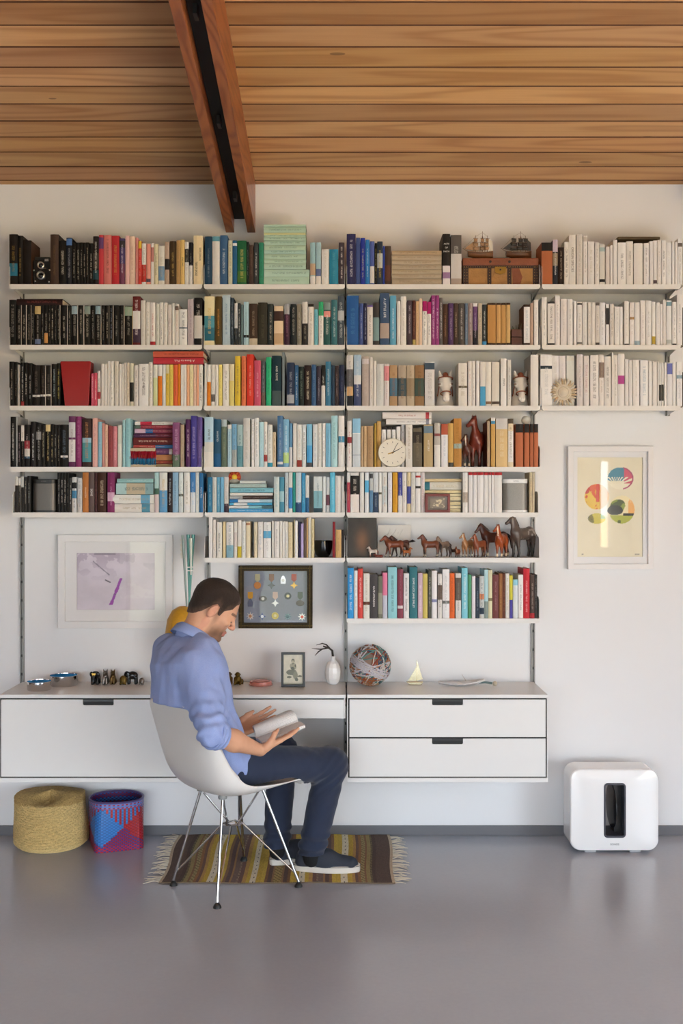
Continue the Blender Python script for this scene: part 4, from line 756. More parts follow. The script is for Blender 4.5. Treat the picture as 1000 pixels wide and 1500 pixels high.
# --- twin-lens camera
c0 = P(48, 416, -.20); c1 = P(75, 374, -.20); z0 = zs(1); xm = (c0[0]+c1[0])/2
t = empty('film_camera', (xm, -.16, z0), 'black twin-lens film camera between old black books on top shelf', 'camera')
MB().box(c0[0], c1[0], -.2, -.11, z0, z0+.118).build('camera_body', blk, t, bevel=.004)
MB().box(c0[0]+.008, c1[0]-.008, -.195, -.12, z0+.118, z0+.134).build('viewfinder_hood', blkm, t, bevel=.002)
MB().box(c1[0]-.03, c1[0]-.012, -.203, -.195, z0+.112, z0+.124).build('name_plate', steel, t)
for py, r_ in ((389, .0165), (403.5, .0195)):
    c = P(60.2, py, -.2)
    b = MB().lathe([(r_, 0), (r_, .012), (r_*.8, .014), (r_*.78, .006), (r_*.7, .005)], (c[0], -.2, c[2]), 24, 'y').build('lens_ring', mat('satin_steel', 'b0aca4', .3, .9), t, True)
    MB().lathe([(r_*.75, .003), (r_*.5, .008), (0, .01)], (c[0], -.2, c[2]), 20, 'y').build('lens_glass', mat('lens_dark', '15161c', .06), b, True)
for px, py in ((50, 396), (73, 396), (52, 412), (72, 413)):
    c = P(px, py, -.2); MB().lathe([(.004, 0), (.004, .006), (0, .007)], (c[0], -.2, c[2]), 10, 'y').build('knob', steel, t, True)
# --- leather chest
a = P(678, 416, -.2); b = P(788.5, 377.5, -.2); x0, x1, z0, z1 = a[0], b[0], zs(1), b[2]; zl = P(0, 389, -.2)[2]
t = empty('leather_chest', ((x0+x1)/2, -.12, z0), 'small worn leather chest with studded straps under two ship models', 'chest')
tan = mat('tan_leather', 'b88648', .55, 0, .5, 25, .3, 120); red = mat('red_leather', '94502e', .5, 0, .5, 18, .3, 120); drk = mat('strap_leather', '3a241a', .55, 0, .3)
MB().box(x0, x1, -.195, -.05, z0, zl).build('chest_body', tan, t, bevel=.002)
MB().box(x0-.002, x1+.002, -.198, -.048, zl+.001, z1).build('lid', red, t, bevel=.004)
MB().prism([(x1-.12, z0+.004), (x1-.085, z0+.004), (x1-.075, z0+.04), (x1-.09, zl-.012), (x1-.125, zl-.012)], -.1965, -.195, 'y').build('worn_patch', red, t)
px_of = lambda p: P(p, 0, -.2)[0]
st = [(678, 686, z0, zl), (714, 719.5, z0, zl), (743, 749, z0, zl), (780.5, 788.5, z0, zl)]
for p0, p1, q0, q1 in st:
    s = MB().box(px_of(p0), px_of(p1), -.1985, -.195, q0, q1).build('strap', drk, t)
    n = MB()
    for k in range(7):
        for e in ((.28, .72) if p1-p0 > 7 else (.5,)): n.ball((px_of(p0+(p1-p0)*e), -.199, q0+(q1-q0)*(k+.5)/7), .0017, 8)
    n.build('stud_row', gold, s)['kind'] = 'stuff'
s = MB().box(x0, x1, -.199, -.195, zl-.012, zl).build('rim_strap', drk, t); n = MB()
for k in range(34): n.ball((x0+(x1-x0)*(k+.5)/34, -.1995, zl-.006), .0016, 8)
n.build('stud_row', gold, s)['kind'] = 'stuff'
lz = MB().prism([(px_of(724), zl-.006), (px_of(741), zl-.006), (px_of(740), zl-.035), (px_of(733), zl-.042), (px_of(725), zl-.034)], -.203, -.199, 'y').build('latch_plate', mat('old_brass', 'a8843c', .35, .8, .3), t)
MB().lathe([(.004, 0), (.004, .003), (0, .0035)], (px_of(732.5), -.203, zl-.02), 10, 'y').build('keyhole_boss', drk, lz)
MB().lathe([(.006, 0), (.006, .004), (0, .006)], (px_of(718), -.198, (zl+z1)/2), 12, 'y').build('lid_boss', drk, t); MB().lathe([(.006, 0), (.006, .004), (0, .006)], (px_of(746), -.198, (zl+z1)/2), 12, 'y').build('lid_boss', drk, t)
chest_top = z1
# --- ship models on the chest
def ship(pxc, label, hullc, sailc, dark):
    y = -.125; s = (D+y)/F; cx0 = (pxc-CX)*s; zt = chest_top+.001
    t = empty('ship_model', (cx0, y, zt), label, 'model ship', 'ship models on the chest')
    X = lambda d: cx0+d*s
    Zp = lambda d: zt+d*s
    hm = mat('hull_'+hullc, hullc, .45, 0, .3, 60); mm = mat('mast_brown', '5a3a22', .5); sm = mat('sail_'+sailc, sailc, .7, 0, .25, 40)
    for d in (-5, 8): MB().lathe([(.008, 0), (.006, .004), (.003, .008), (.004, 4.5*s)], (X(d), y, zt), 10).build('stand', blkm, t, True)
    # hull loft
    N = 14; vs = []; fs = []
    for i in range(N):
        u = i/(N-1); px = -16+37*u; w = .020*(math.sin(math.pi*min(1, .12+u*.92))**.6)+.002
        dk_ = 12.2+1.6*(2*u-1)**2+(2.0*max(0, u-.75)*4*.5); kl = 4.2+2.2*max(0, .25-u)*4*.9
        for k in range(9):
            th = math.pi*k/8; vs.append((X(px), y-math.cos(th)*w, Zp(kl+(dk_-kl)*(1-math.sin(th)**.8))))
    for i in range(N-1):
        for k in range(8): fs.append((i*9+k, i*9+k+1, (i+1)*9+k+1, (i+1)*9+k))
        fs.append((i*9, (i+1)*9, (i+1)*9+8, i*9+8))
    fs += [tuple(range(9)), tuple(range((N-1)*9+8, (N-1)*9-1, -1))]
    h = MB().add(vs, fs).build('hull', hm, t, True)
    MB().tube([(X(-15), y-.021, Zp(11.2)), (X(2), y-.024, Zp(9.8)), (X(20), y-.012, Zp(12))], .0012, 6).build('wale', mat('wale_dark', '2c1c12', .5), h)
    MB().tube([(X(-14), y, Zp(13)), (X(-24), y, Zp(19))], [.0016, .0007], 6).build('bowsprit', mm, t)
    masts = [(-4.5, 38), (5.5, 44), (12.5, 37.5)]
    for mx_, mh in masts:
        m_ = MB().tube([(X(mx_), y, Zp(11)), (X(mx_), y, Zp(mh))], [.0016, .0007], 6).build('mast', mm, t)
        for q, (hh, wd) in enumerate(((16, 6.5), (22, 5.2), (28, 3.8))):
            if hh+5 > mh-2: continue
            MB().tube([(X(mx_-wd), y-.004, Zp(hh+5.2)), (X(mx_+wd), y+.004, Zp(hh+5.2))], .0007, 5).build('yard', mm, m_)
            sv = []; sf = []
            for iy in range(6):
                for ix in range(6):
                    u = ix/5; v = iy/5; w = wd*(.95-.1*(1-v)) * (1 if dark else .75)
                    sv.append((X(mx_-2.4*math.sin(math.pi*v)*math.sin(math.pi*u)-w+2*w*u), y-.004+.008*u-.012*math.sin(math.pi*v)*math.sin(math.pi*u), Zp(hh+5*v)))
            for iy in range(5):
                for ix in range(5): sf.append((iy*6+ix, iy*6+ix+1, iy*6+ix+7, iy*6+ix+6))
            o = MB().add(sv, sf).build('sail', sm, m_, True); sd = o.modifiers.new('solid', 'SOLIDIFY'); sd.thickness = .0008
    for i, (dx, dz) in enumerate(((-21, 18), (-17, 16.5))):
        MB().prism([(X(dx), Zp(dz)), (X(-6+i*1), Zp(15+i)), (X(-5.5), Zp(30-6*i))], y-.002-.004*i, y-.001-.004*i, 'y').build('jib', sm, t)
    MB().prism([(X(14), Zp(15)), (X(20.5), Zp(15)), (X(20), Zp(27 if dark else 29)), (X(14.5), Zp(32))], y-.001, y, 'y').build('spanker_sail', sm if dark else mat('sail_white', 'e0d8c8', .7), t)
    rg = MB()
    for mx_, mh in masts:
        for e in (-6, 6): rg.tube([(X(mx_+e*.7), y-.018, Zp(12.5)), (X(mx_), y, Zp(mh-6))], .0004, 4); rg.tube([(X(mx_+e*.7), y+.018, Zp(12.5)), (X(mx_), y, Zp(mh-6))], .0004, 4)
    rg.tube([(X(-23), y, Zp(18.5)), (X(-4.5), y, Zp(36))], .0004, 4).tube([(X(-4.5), y, Zp(36)), (X(5.5), y, Zp(42))], .0004, 4).tube([(X(5.5), y, Zp(42)), (X(12.5), y, Zp(36))], .0004, 4)
    rg.build('rigging', mm, t)['kind'] = 'stuff'
ship(701, 'model sailing ship with bare pale masts, left one on the chest', '8a5a34', 'b8906a', False)
ship(757, 'model sailing ship with dark grey sails, right one on the chest', '74482a', '4a4642', True)
# flat brown box lying across the white books at right
a = P(903, 356, -.12); b = P(965, 347, -.12)
MB().box(a[0], b[0], -.14, -.03, P(0, 352.2, -.12)[2]+.0, P(0, 348, -.12)[2]).build('flat_box', mat('box_brown', '6e5e44', .6, 0, .4, 30), base=(0.5*(a[0]+b[0]), -.08, a[2]), bevel=.004)
tag(bpy.data.objects['flat_box'], 'flat brown box lying on top of the cream books, top right shelf', 'box')
# pen box between tan books
a = P(749, 505, -.2); b = P(765.5, 480, -.2); z0 = zs(2)
t = empty('wooden_box', ((a[0]+b[0])/2, -.15, z0), 'small dark wooden box holding pens beside the tan books', 'box')
wd = mat('dark_wood', '5a3428', .4, 0, .3, 40)
MB().box(a[0], b[0], -.2, -.11, z0, z0+.04).build('drawer_case', wd, t, bevel=.002); MB().box(a[0], b[0], -.2, -.11, z0+.0415, z0+.078).build('upper_case', wd, t, bevel=.002)
for i, px in enumerate((752, 756, 759, 762)):
    c = P(px, 478, -.15); MB().tube([(c[0], -.15, z0+.077), (c[0]+.003*(i-1.5), -.15, z0+.1+.004*i)], [.0035, .0012], 7).build('pen', mat('pen_%d' % i, ('3a5a44', '8a8a88', '2c2c2e', 'b0a890')[i], .4), t, True)
# red slab
f = -.213; q = [P(95, 594.3, f), P(129.5, 594.3, f), P(133, 530.5, f), P(132, 529, f), P(89, 529, f), P(88, 530.5, f)]
zr = zs(3); pl = [(q[0][0], zr), (q[1][0], zr)]+[(v[0], v[2]) for v in q[2:]]
o = MB().prism(pl, -.213, -.15, 'y').build('red_block', mat('red_resin', 'a01214', .28, 0, .15, 8), base=((q[0][0]+q[1][0])/2, -.18, zr), bevel=.004)
tag(o, 'glossy red tapered block standing between black and pink books', 'ornament')
# --- white horse-head bookends
cer = mat('white_ceramic', None, .18, attr='Col', var=0, coat=.3)
def horse_head(px, label):
    y = -.135; s = (D+y)/F; x = (px-CX)*s; z = zs(3)
    t = empty('horse_bookend', (x, y, z), label, 'bookend', 'white horse-head bookends')
    pr = [('+', 0, ecap((0, .02, .008), (0, .032, .1), (1, 0, 0), (.046, .038), (.024, .03))),
          ('+', .02, ecap((0, .0, .126), (0, -.036, .056), (1, 0, 0), (.031, .028), (.0145, .016))),
          ('+', .012, ell((0, -.042, .04), (.0175, .016, .02))),
          ('+', .008, rc((-.024, -.016, .108), (-.030, -.012, .112), .012, .006)), ('+', .008, rc((.024, -.016, .108), (.030, -.012, .112), .012, .006)),
          ('+', .006, rc((-.022, .0, .146), (-.029, -.006, .172), .0105, .004)), ('+', .003, rc((.022, .0, .146), (.029, -.006, .172), .0105, .004)),
          ('-', .004, ell((-.008, -.056, .036), (.004, .004, .005))), ('-', .004, ell((.008, -.056, .036), (.004, .004, .005))),
          ('*', 0, plane((0, 0, .001), (0, 0, -1)))]
    def cf(co):
        c = np.tile(np.array(lin('eae4dd')), (len(co), 1)); e = (np.abs(np.abs(co[:, 0])-.03) < .006) & (np.abs(co[:, 2]-.108) < .004); c[e] = lin('8a6a5a'); return c
    ORG[t] = (0, 0, 0)
    blob('head', sdf(pr), (-.06, -.08, -.004), (.06, .07, .18), .0026, cer, t, cf)
    br = mat('brown_glaze', '8a4a34', .25)
    blob('forelock', sdf([('+', 0, ell((0, -.004, .15), (.015, .016, .018))), ('+', .008, ecap((0, .03, .14), (0, .05, .06), (1, 0, 0), (.016, .012), (.012, .01)))]), (-.03, -.03, .04), (.03, .075, .175), .0025, br, t)
    for (zc, yc, rx, ry, tl) in ((.136, -.006, .034, .03, -.25), (.064, -.03, .0245, .022, -.3)):
        MB().tube([(rx*math.cos(a), yc+ry*math.sin(a), zc+math.sin(a)*tl*.03) for a in [2*math.pi*k/24 for k in range(24)]], .003, 6, True).build('halter_band', br, t, True)
    for sx in (-1, 1): MB().tube([(sx*.03, -.012, .1), (sx*.034, .0, .07), (sx*.036, .012, .055)], .0025, 6).build('halter_strap', br, t, True)
horse_head(652, 'white ceramic horse-head bookend beside the pale grey book, left of two'); horse_head(762, 'white ceramic horse-head bookend by the shelf end, right of two')
# --- shell sunburst
c = P(825.5, 574.5, -.215); t = empty('shell_ornament', (c[0], -.21, zs(3)), 'round cream shell sunburst ornament leaning on the white books', 'ornament')
sh = mat('shell_cream', 'e8dcc8', .45, 0, .35, 60); R0 = 20.3*(D-.215)/F
MB().lathe([(R0*.62, 0), (R0*.62, .006), (R0*.5, .009), (R0*.46, .007), (R0*.36, .012), (R0*.33, .009), (R0*.2, .014), (0, .015)], (c[0], -.206, c[2]), 36, 'y').build('disc', sh, t, True)
for k in range(26):
    a = 2*math.pi*k/26; rr = R0*(.8+.04*math.sin(k*3)); d = Vector((math.cos(a), 0, math.sin(a)))
    n = Vector((-math.sin(a), 0, math.cos(a))); C0 = Vector((c[0], -.21, c[2]))
    mb = MB(); p0 = C0+d*R0*.58; p1 = C0+d*R0*(.98+.04*(k % 2))
    mb.tube([p0, p0*.5+p1*.5+Vector((0, -.006, 0)), p1+n*.003], [.0045, .0055, .002], 7); mb.build('shell', mat('shell_%d' % (k % 3), ('e4d4b8', 'd0b694', 'ece2d2')[k % 3], .35, 0, .3), t, True)
# --- brush
f = -.214; a = P(190, 684, f); b = P(229, 656, f); z0 = zs(4); Hh = b[2]-z0
t = empty('bristle_brush', ((a[0]+b[0])/2, f, z0), 'wooden brush with red and blue bristles before the lying books', 'brush')
bw = mat('brush_wood', 'c8b89c', .55, 0, .2); MB().box(a[0]+.003, b[0]-.004, f, f+.026, z0, z0+.012).build('base_bar', bw, t, bevel=.002); MB().box(a[0]+.002, b[0]-.006, f, f+.026, z0+Hh*.82, z0+Hh).build('top_bar', bw, t, bevel=.002)
for nm, hx, q0, q1, fl in (('red_bristles', 'b8102c', .44, .84, .0), ('blue_bristles', '2384b4', .1, .5, .0)):
    mb = MB()
    for k in range(46):
        u = k/45; x = a[0]+.001+(b[0]-a[0]-.004)*u; rr = random.uniform(-.002, .002)
        mb.tube([(x, f-.002+.018*random.random(), z0+Hh*q1), (x+rr, f-.006+.018*random.random(), z0+Hh*q0)], [.0016, .0013], 4)
    mb.build(nm, mat(nm, hx, .5, 0, .3), t)['kind'] = 'stuff'
# --- clock
c = P(575, 664.2, -.216); r_ = 21.2*(D-.216)/F; zc = zs(4)+r_
t = empty('round_clock', (c[0], -.2, zs(4)), 'round white desk clock with black hands before white books', 'clock')
wc = mat('clock_white', 'e8e2d2', .4, 0, .03)
MB().lathe([(r_*.96, -.02), (r_, -.016), (r_, .004), (r_*.95, .006), (r_*.93, .003), (0, .003)], (c[0], -.205, zc), 40, 'y').build('case', wc, t, True)
for k in range(12):
    a = math.pi/2-k*math.pi/6; d = (math.cos(a), math.sin(a)); n = (-d[1], d[0]); w = .0009
    pl = [(c[0]+d[0]*r_*q+n[0]*e, zc+d[1]*r_*q+n[1]*e) for q, e in ((.66, -w), (.78, -w), (.78, w), (.66, w))]
    MB().prism(pl, -.2092, -.2078, 'y').build('hour_mark', blkm, t)
for nm, ang, L, w, col in (('hour_hand', 60-32, .62, .0022, '1c1a18'), ('minute_hand', 62, .74, .0014, '1c1a18'), ('alarm_hand', 197, .34, .004, 'c8a04a')):
    a = math.radians(ang); d = (math.cos(a), math.sin(a)); n = (-d[1], d[0])
    pl = [(c[0]+d[0]*r_*q+n[0]*e, zc+d[1]*r_*q+n[1]*e) for q, e in ((-.08, -w), (L, -w*.5), (L, w*.5), (-.08, w))]
    MB().prism(pl, -.2105, -.2095, 'y').build(nm, mat('hand_'+col, col, .4), t)
# --- small globe, wall ornaments
c = P(770, 614.5, -.15); zb = zs(4)+63*(D-.22)/F
o = MB().ball((c[0], -.15, zb+.0225), .0222, 24).build('white_ball', mat('ball_white', 'dedcd2', .4, 0, .15, 30), base=(c[0], -.15, zb), smooth=True)
tag(o, 'small off-white ball resting on the brown bound volumes', 'ball')
# --- loudspeakers
def speaker(px0, px1, py, r, body, gr, label, top):
    y = -SHZ[r][1]+.004; a = P(px0, 0, y); b = P(px1, py, y); z0 = zs(r); w = b[0]-a[0]; h = b[2]-z0; cx0 = (a[0]+b[0])/2; dp = min(w*1.0, .11)
    t = empty('loudspeaker', (cx0, y+dp/2, z0), label, 'speaker')
    rr = lambda e: [(p[0], p[1]) for p in rrect(a[0]+e, b[0]-e, y+e, y+dp-e, .028, 8)]
    MB().prism(rr(0), z0+.001, z0+h*.07, 'z').build('base', body, t, True); MB().prism(rr(0), z0+h*.87, z0+h, 'z').build('top_cap', body, t, True, bevel=.002)
    MB().prism(rr(.0012), z0+h*.07, z0+h*.87, 'z').build('grille', gr, t, True)
    text('SONOS', .0075, mat('logo_grey', '6a6a6a' if top else '5a5a5a', .5), t, (cx0, y-.0005, z0+h*.935), (math.pi/2, 0, 0), 'logo')
def grillemat(name, col, metal=.6):
    tt = NT(name); tt.p.inputs['Roughness'].default_value = .42; tt.p.inputs['Metallic'].default_value = metal
    v = tt.n('TexVoronoi', Scale=700.0); tt.l(tt.coords(), v.inputs['Vector']); k = tt.math('LESS_THAN', v.outputs['Distance'], .32)
    tt.l(tt.mix(k, lin(col), tuple(x*.45 for x in lin(col))), tt.p.inputs['Base Color']); return tt.m
speaker(45.6, 82, 702, 5, mat('speaker_black', '1d1c1b', .4), grillemat('grille_dark', '6a6560'), 'dark grey rounded loudspeaker among the black books, fifth shelf', False)
speaker(737, 774, 701.5, 5, mat('speaker_white', 'efeeec', .35), grillemat('grille_silver', '8e8b86', .3), 'white loudspeaker with silver grille at fifth shelf right end', True)
# --- flower paperweight on the lying blue books
c = P(344, 697, -.13); t = empty('flower_ornament', (c[0], -.13, P(0, 708.4, -.13)[2]), 'round orange and yellow flower ornament on the lying blue books', 'ornament')
zb = CZ-(708.5-HZ)*(D-.175)/F; zc_ = zb+.032; MB().lathe([(.012, 0), (.02, .002), (.026, .008), (.027, .016), (.02, .026)], (c[0], -.13, zb), 20).build('stand', mat('ornament_grey', 'a8a49a', .4), t, True)
for k in range(14):
    a = 2*math.pi*k/14; d = Vector((math.cos(a), 0, math.sin(a))); C0 = Vector((c[0], -.145, zc_))
    MB().tube([C0+d*.008, C0+d*.018, C0+d*.027], [.003, .0048, .0026], 7).build('petal', mat('petal_%d' % (k % 2), ('d8641e', 'c83c1c')[k % 2], .4), t, True)
MB().ball((c[0], -.15, zc_), .013, 16, (1, .5, 1)).build('flower_centre', mat('petal_yellow', 'f0c83a', .4), t, True)
MB().lathe([(.03, 0), (.03, .004), (.024, .006)], (c[0], -.138, zc_), 24, 'y').build('backing', mat('petal_back', 'a83a1c', .5), t, True)
# --- small framed picture before the lying cream books
def framed(name, label, px0, px1, py0, py1, yf, fw, fm, inner, depth=.015, matw=0, matm=None, gl=True, cat='picture', bev=.0015, zb=None, lean=0):
    a = P(px0, py1, yf); b = P(px1, py0, yf); x0, x1, z0, z1 = a[0], b[0], a[2] if zb is None else zb, b[2]
    t = empty(name, ((x0+x1)/2, yf+depth, z0), label, cat)
    MB().ring([(x0, z0), (x1, z0), (x1, z1), (x0, z1)], [(x0+fw, z0+fw), (x1-fw, z0+fw), (x1-fw, z1-fw), (x0+fw, z1-fw)], yf, yf+depth, 'y').build('frame', fm, t, bevel=bev)
    MB().box(x0+.002, x1-.002, yf+depth*.8, yf+depth, z0+.002, z1-.002).build('backing', mat('backing_card', '8a7a60', .8), t)
    i0, i1, k0, k1 = x0+fw, x1-fw, z0+fw, z1-fw
    if matw:
        mb = MB().ring([(i0, k0), (i1, k0), (i1, k1), (i0, k1)], [(i0+matw[0], k0+matw[2]), (i1-matw[1], k0+matw[2]), (i1-matw[1], k1-matw[3]), (i0+matw[0], k1-matw[3])], yf+depth*.5, yf+depth*.6, 'y').build('mat_board', matm, t)
        i0 += matw[0]; i1 -= matw[1]; k0 += matw[2]; k1 -= matw[3]
    inner(t, i0, i1, k0, k1, yf+depth*.7)
    if gl: MB().add([(x0+fw*.9, yf+depth*.3, z0+fw*.9), (x1-fw*.9, yf+depth*.3, z0+fw*.9), (x1-fw*.9, yf+depth*.3, z1-fw*.9), (x0+fw*.9, yf+depth*.3, z1-fw*.9)], [(0, 1, 2, 3)]).build('glass_pane', M['glass'], t)
    if lean: t.rotation_euler = (lean, 0, 0)
    return t
def art_small(t, x0, x1, z0, z1, y):
    def fn(U, V):
        c = np.tile(np.array(lin('6a5a48')), (len(U), 1)); n = fbm(np.stack([U*6, V*6, U*0], 1), 1.0)
        e = (np.abs(U-.5) < .36) & (np.abs(V-.5) < .34); c[e] = np.array(lin('8a7a64')); c[e & (n > .55)] = lin('d8c8a0'); return c*(.8+.4*n[:, None])
    paint('picture_print', pa, t, x0, x1, z0, z1, y, 40, 30, fn)
framed('small_picture', 'small dark red framed picture standing before cream books, fifth shelf', 622.5, 659, 723.5, 750.5, -.185, .012, mat('frame_red', '7e2a1e', .35, 0, .2, 40), art_small, .014, zb=zs(5))
# --- dark canvas (plain stand-in), white relief card
a = P(509.5, 817, -.17); b = P(551.5, 759, -.17); z0 = zs(6)
t = empty('small_canvas', ((a[0]+b[0])/2, -.15, z0), 'small dark olive canvas painting standing at left of toy horses', 'painting')
def fn(U, V):
    n = fbm(np.stack([U*5, V*5, U*0+2], 1), 1.0); c = np.tile(np.array(lin('34302a')), (len(U), 1))*(.6+.8*n[:, None])
    g = np.exp(-(((U-.5)/.2)**2+((V-.42)/.28)**2)); return c*(1-g[:, None]*.55)+np.array(lin('9a6a44'))*g[:, None]*.55
MB().box(a[0], b[0], -.17, -.152, z0, b[2]).build('canvas_block', mat('canvas_dark', '2e2a22', .7), t, bevel=.002)
paint('canvas_paint', pa, t, a[0]+.001, b[0]-.001, z0+.001, b[2]-.001, -.1706, 40, 56, fn)
a = P(553, 817, -.06); b = P(602, 769, -.06)
t = empty('relief_card', ((a[0]+b[0])/2, -.055, z0), 'white embossed card standing behind the walking chestnut toy horse', 'card')
MB().box(a[0], b[0], -.06, -.052, z0, b[2]).build('card', mat('card_white', 'e4dfd8', .7), t, bevel=.001)
for k in range(7):
    u = k/6; MB().tube([(a[0]+.03+.10*u*.6, -.0605, z0+.07+.02*math.sin(k)), (a[0]+.06+.10*u*.6, -.0605, z0+.12+.012*math.cos(k*2))], .0016, 5).build('embossing', mat('card_white', 'e4dfd8', .7), t, True)
# --- black bowl
c = P(473, 817, -.12); rr = 13*(D-.12)/F; z0 = zs(6)
o = MB().lathe([(rr*.62, 0), (rr*.8, .012), (rr, .04), (rr*1.02, .076), (rr*.94, .079), (rr*.9, .04), (rr*.6, .012), (0, .01)], (c[0], -.12, z0), 36, mod=lambda a, h: 1+(.05*math.sin(a*7) if h > .05 else 0)).build('black_bowl', mat('bowl_black', '100f10', .12), base=(c[0], -.12, z0), smooth=True)
tag(o, 'glossy black bowl with wavy rim between cream and red books', 'bowl')
# --- toy horses
horsem = {}
def horse_template(kind):
    """toy horse, nose towards -x, 1 unit tall at the withers"""
    nk = {'walk': ((-.36, 0, .93), (-.58, 0, 1.20), (-.83, 0, 1.0)), 'alert': ((-.36, 0, .95), (-.50, 0, 1.30), (-.74, 0, 1.16)), 'proud': ((-.38, 0, .95), (-.60, 0, 1.26), (-.80, 0, 1.02)), 'front': ((-.36, 0, .95), (-.47, .02, 1.33), (-.63, .15, 1.16))}[kind]
    b0, b1, b2 = [np.array(v) for v in nk]
    pr = [('+', 0, ecap((-.33, 0, .78), (.36, 0, .80), (0, 1, 0), (.155, .21), (.165, .205))), ('+', .1, ell((-.34, 0, .82), (.17, .15, .21))), ('+', .1, ell((.38, 0, .84), (.19, .165, .2)))]
    pr += [('+', .1, ecap(b0+(0, 0, -.06), b1, (0, 1, 0), (.105, .19), (.07, .11))), ('+', .05, ecap(b1, b2, (0, 1, 0), (.075, .1), (.048, .055))), ('+', .03, ell(b2+np.array((-.02, 0, -.005)), (.06, .052, .052)))]
    for sy in (-1, 1): pr.append(('+', .015, rc(b1+np.array((.01, sy*.045, .06)), b1+np.array((.0, sy*.055, .16)), .03, .008)))
    st = {'walk': (-.16, .1, -.08, .16), 'alert': (-.02, .06, .03, -.05), 'proud': (-.1, .02, .04, .1), 'front': (0, .05, .0, -.04)}[kind]
    for i, (x, y, fore) in enumerate(((-.36, .09, 1), (-.34, -.09, 1), (.42, .1, 0), (.42, -.1, 0))):
        s = st[i]
        if fore: j = [(x, y, .66), (x+s*.5, y, .40), (x+s+.01, y, .12), (x+s-.03, y, .02)]; rr_ = (.1, .058, .04, .05)
        else: j = [(x, y*.9, .72), (x+s*.3+.04, y, .44), (x+s+.05, y, .16), (x+s, y, .02)]; rr_ = (.13, .062, .042, .05)
        for q in range(3): pr.append(('+', .035 if q else .08, rc(j[q], j[q+1], rr_[q], rr_[q+1])))
    pr.append(('*', 0, plane((0, 0, -.0), (0, 0, -1))))
    f = sdf(pr); co, q = nets(f, (-1.05, -.35, -.06), (.75, .35, 1.6), .019); co = smooth_co(co, q, 1)
    mp = [('+', 0, ecap(b1+np.array((.03, 0, .08)), b0+np.array((.14, 0, .1)), (0, 1, 0), (.035, .06), (.03, .06))), ('+', .02, rc(b1+np.array((0, 0, .09)), b1+np.array((-.1, 0, .03)), .035, .015))]
    tl = {'walk': ((.56, 0, .92), (.78, 0, .98), (.95, .0, .96)), 'alert': ((.56, 0, .92), (.68, 0, .7), (.66, 0, .3)), 'proud': ((.56, 0, .92), (.72, 0, .75), (.74, 0, .35)), 'front': ((.56, 0, .92), (.66, 0, .7), (.64, 0, .35))}[kind]
    tp = [('+', 0, rc(tl[0], tl[1], .05, .075)), ('+', .04, rc(tl[1], tl[2], .075, .03))]
    mc = nets(sdf(mp), (-1, -.2, .5), (.5, .2, 1.7), .02); tc = nets(sdf(tp), (.35, -.2, .1), (1.1, .2, 1.2), .02)
    return (co, q), mc, tc
HT = {k: horse_template(k) for k in ('walk', 'alert', 'proud', 'front')}
HMESH = {}
gl_horse = mat('horse_glaze', None, .3, attr='Col', var=.1, vscale=80)
def horse(kind, row, pxl, pxr, pytop, y, hdg, body, leg, mane, label, socks=None, dapple=0, grp='toy horses on the sixth shelf'):
    z0 = zs(row); s = (D+y)/F; h = (P(0, pytop, y)[2]-z0); (co, q), mc, tc = HT[kind]
    top = co[:, 2].max(); k = h/top
    t = empty('toy_horse', (((pxl+pxr)/2-CX)*s, y, z0+.0005), label, 'toy horse', grp, rz=math.radians(hdg), local=True)
    off = np.array((-(co[:, 0].min()+co[:, 0].max())/2, 0, 0))
    c = np.tile(np.array(lin(body)), (len(co), 1)); lg = np.clip((.5-co[:, 2])/.3, 0, 1)[:, None]; c = c*(1-lg)+np.array(lin(leg))*lg
    if socks: sk = (co[:, 2] < .16) & (co[:, 2] > .04); c[sk] = lin(socks)
    if socks: bz = (co[:, 0] < -.55) & (np.abs(co[:, 1]) < .022) & (co[:, 2] > .95); c[bz] = lin(socks)
    hf = co[:, 2] < .045; c[hf] = lin('2a201a')
    if dapple: n = vnoise(co, 14.0); e = (n > .58) & (co[:, 2] > .6) & (co[:, 0] > -.1); c[e] = c[e]*.4+np.array(lin('b0a8a0'))*.6
    o = np_mesh('body', (co+off)*k, q, gl_horse, c); o.parent = t
    mm = mat('mane_'+mane, mane, .4, 0, .2)
    for nm, (vc, vq) in (('mane', mc), ('tail', tc)): o = np_mesh(nm, (vc+off)*k, vq, mm); o.parent = t
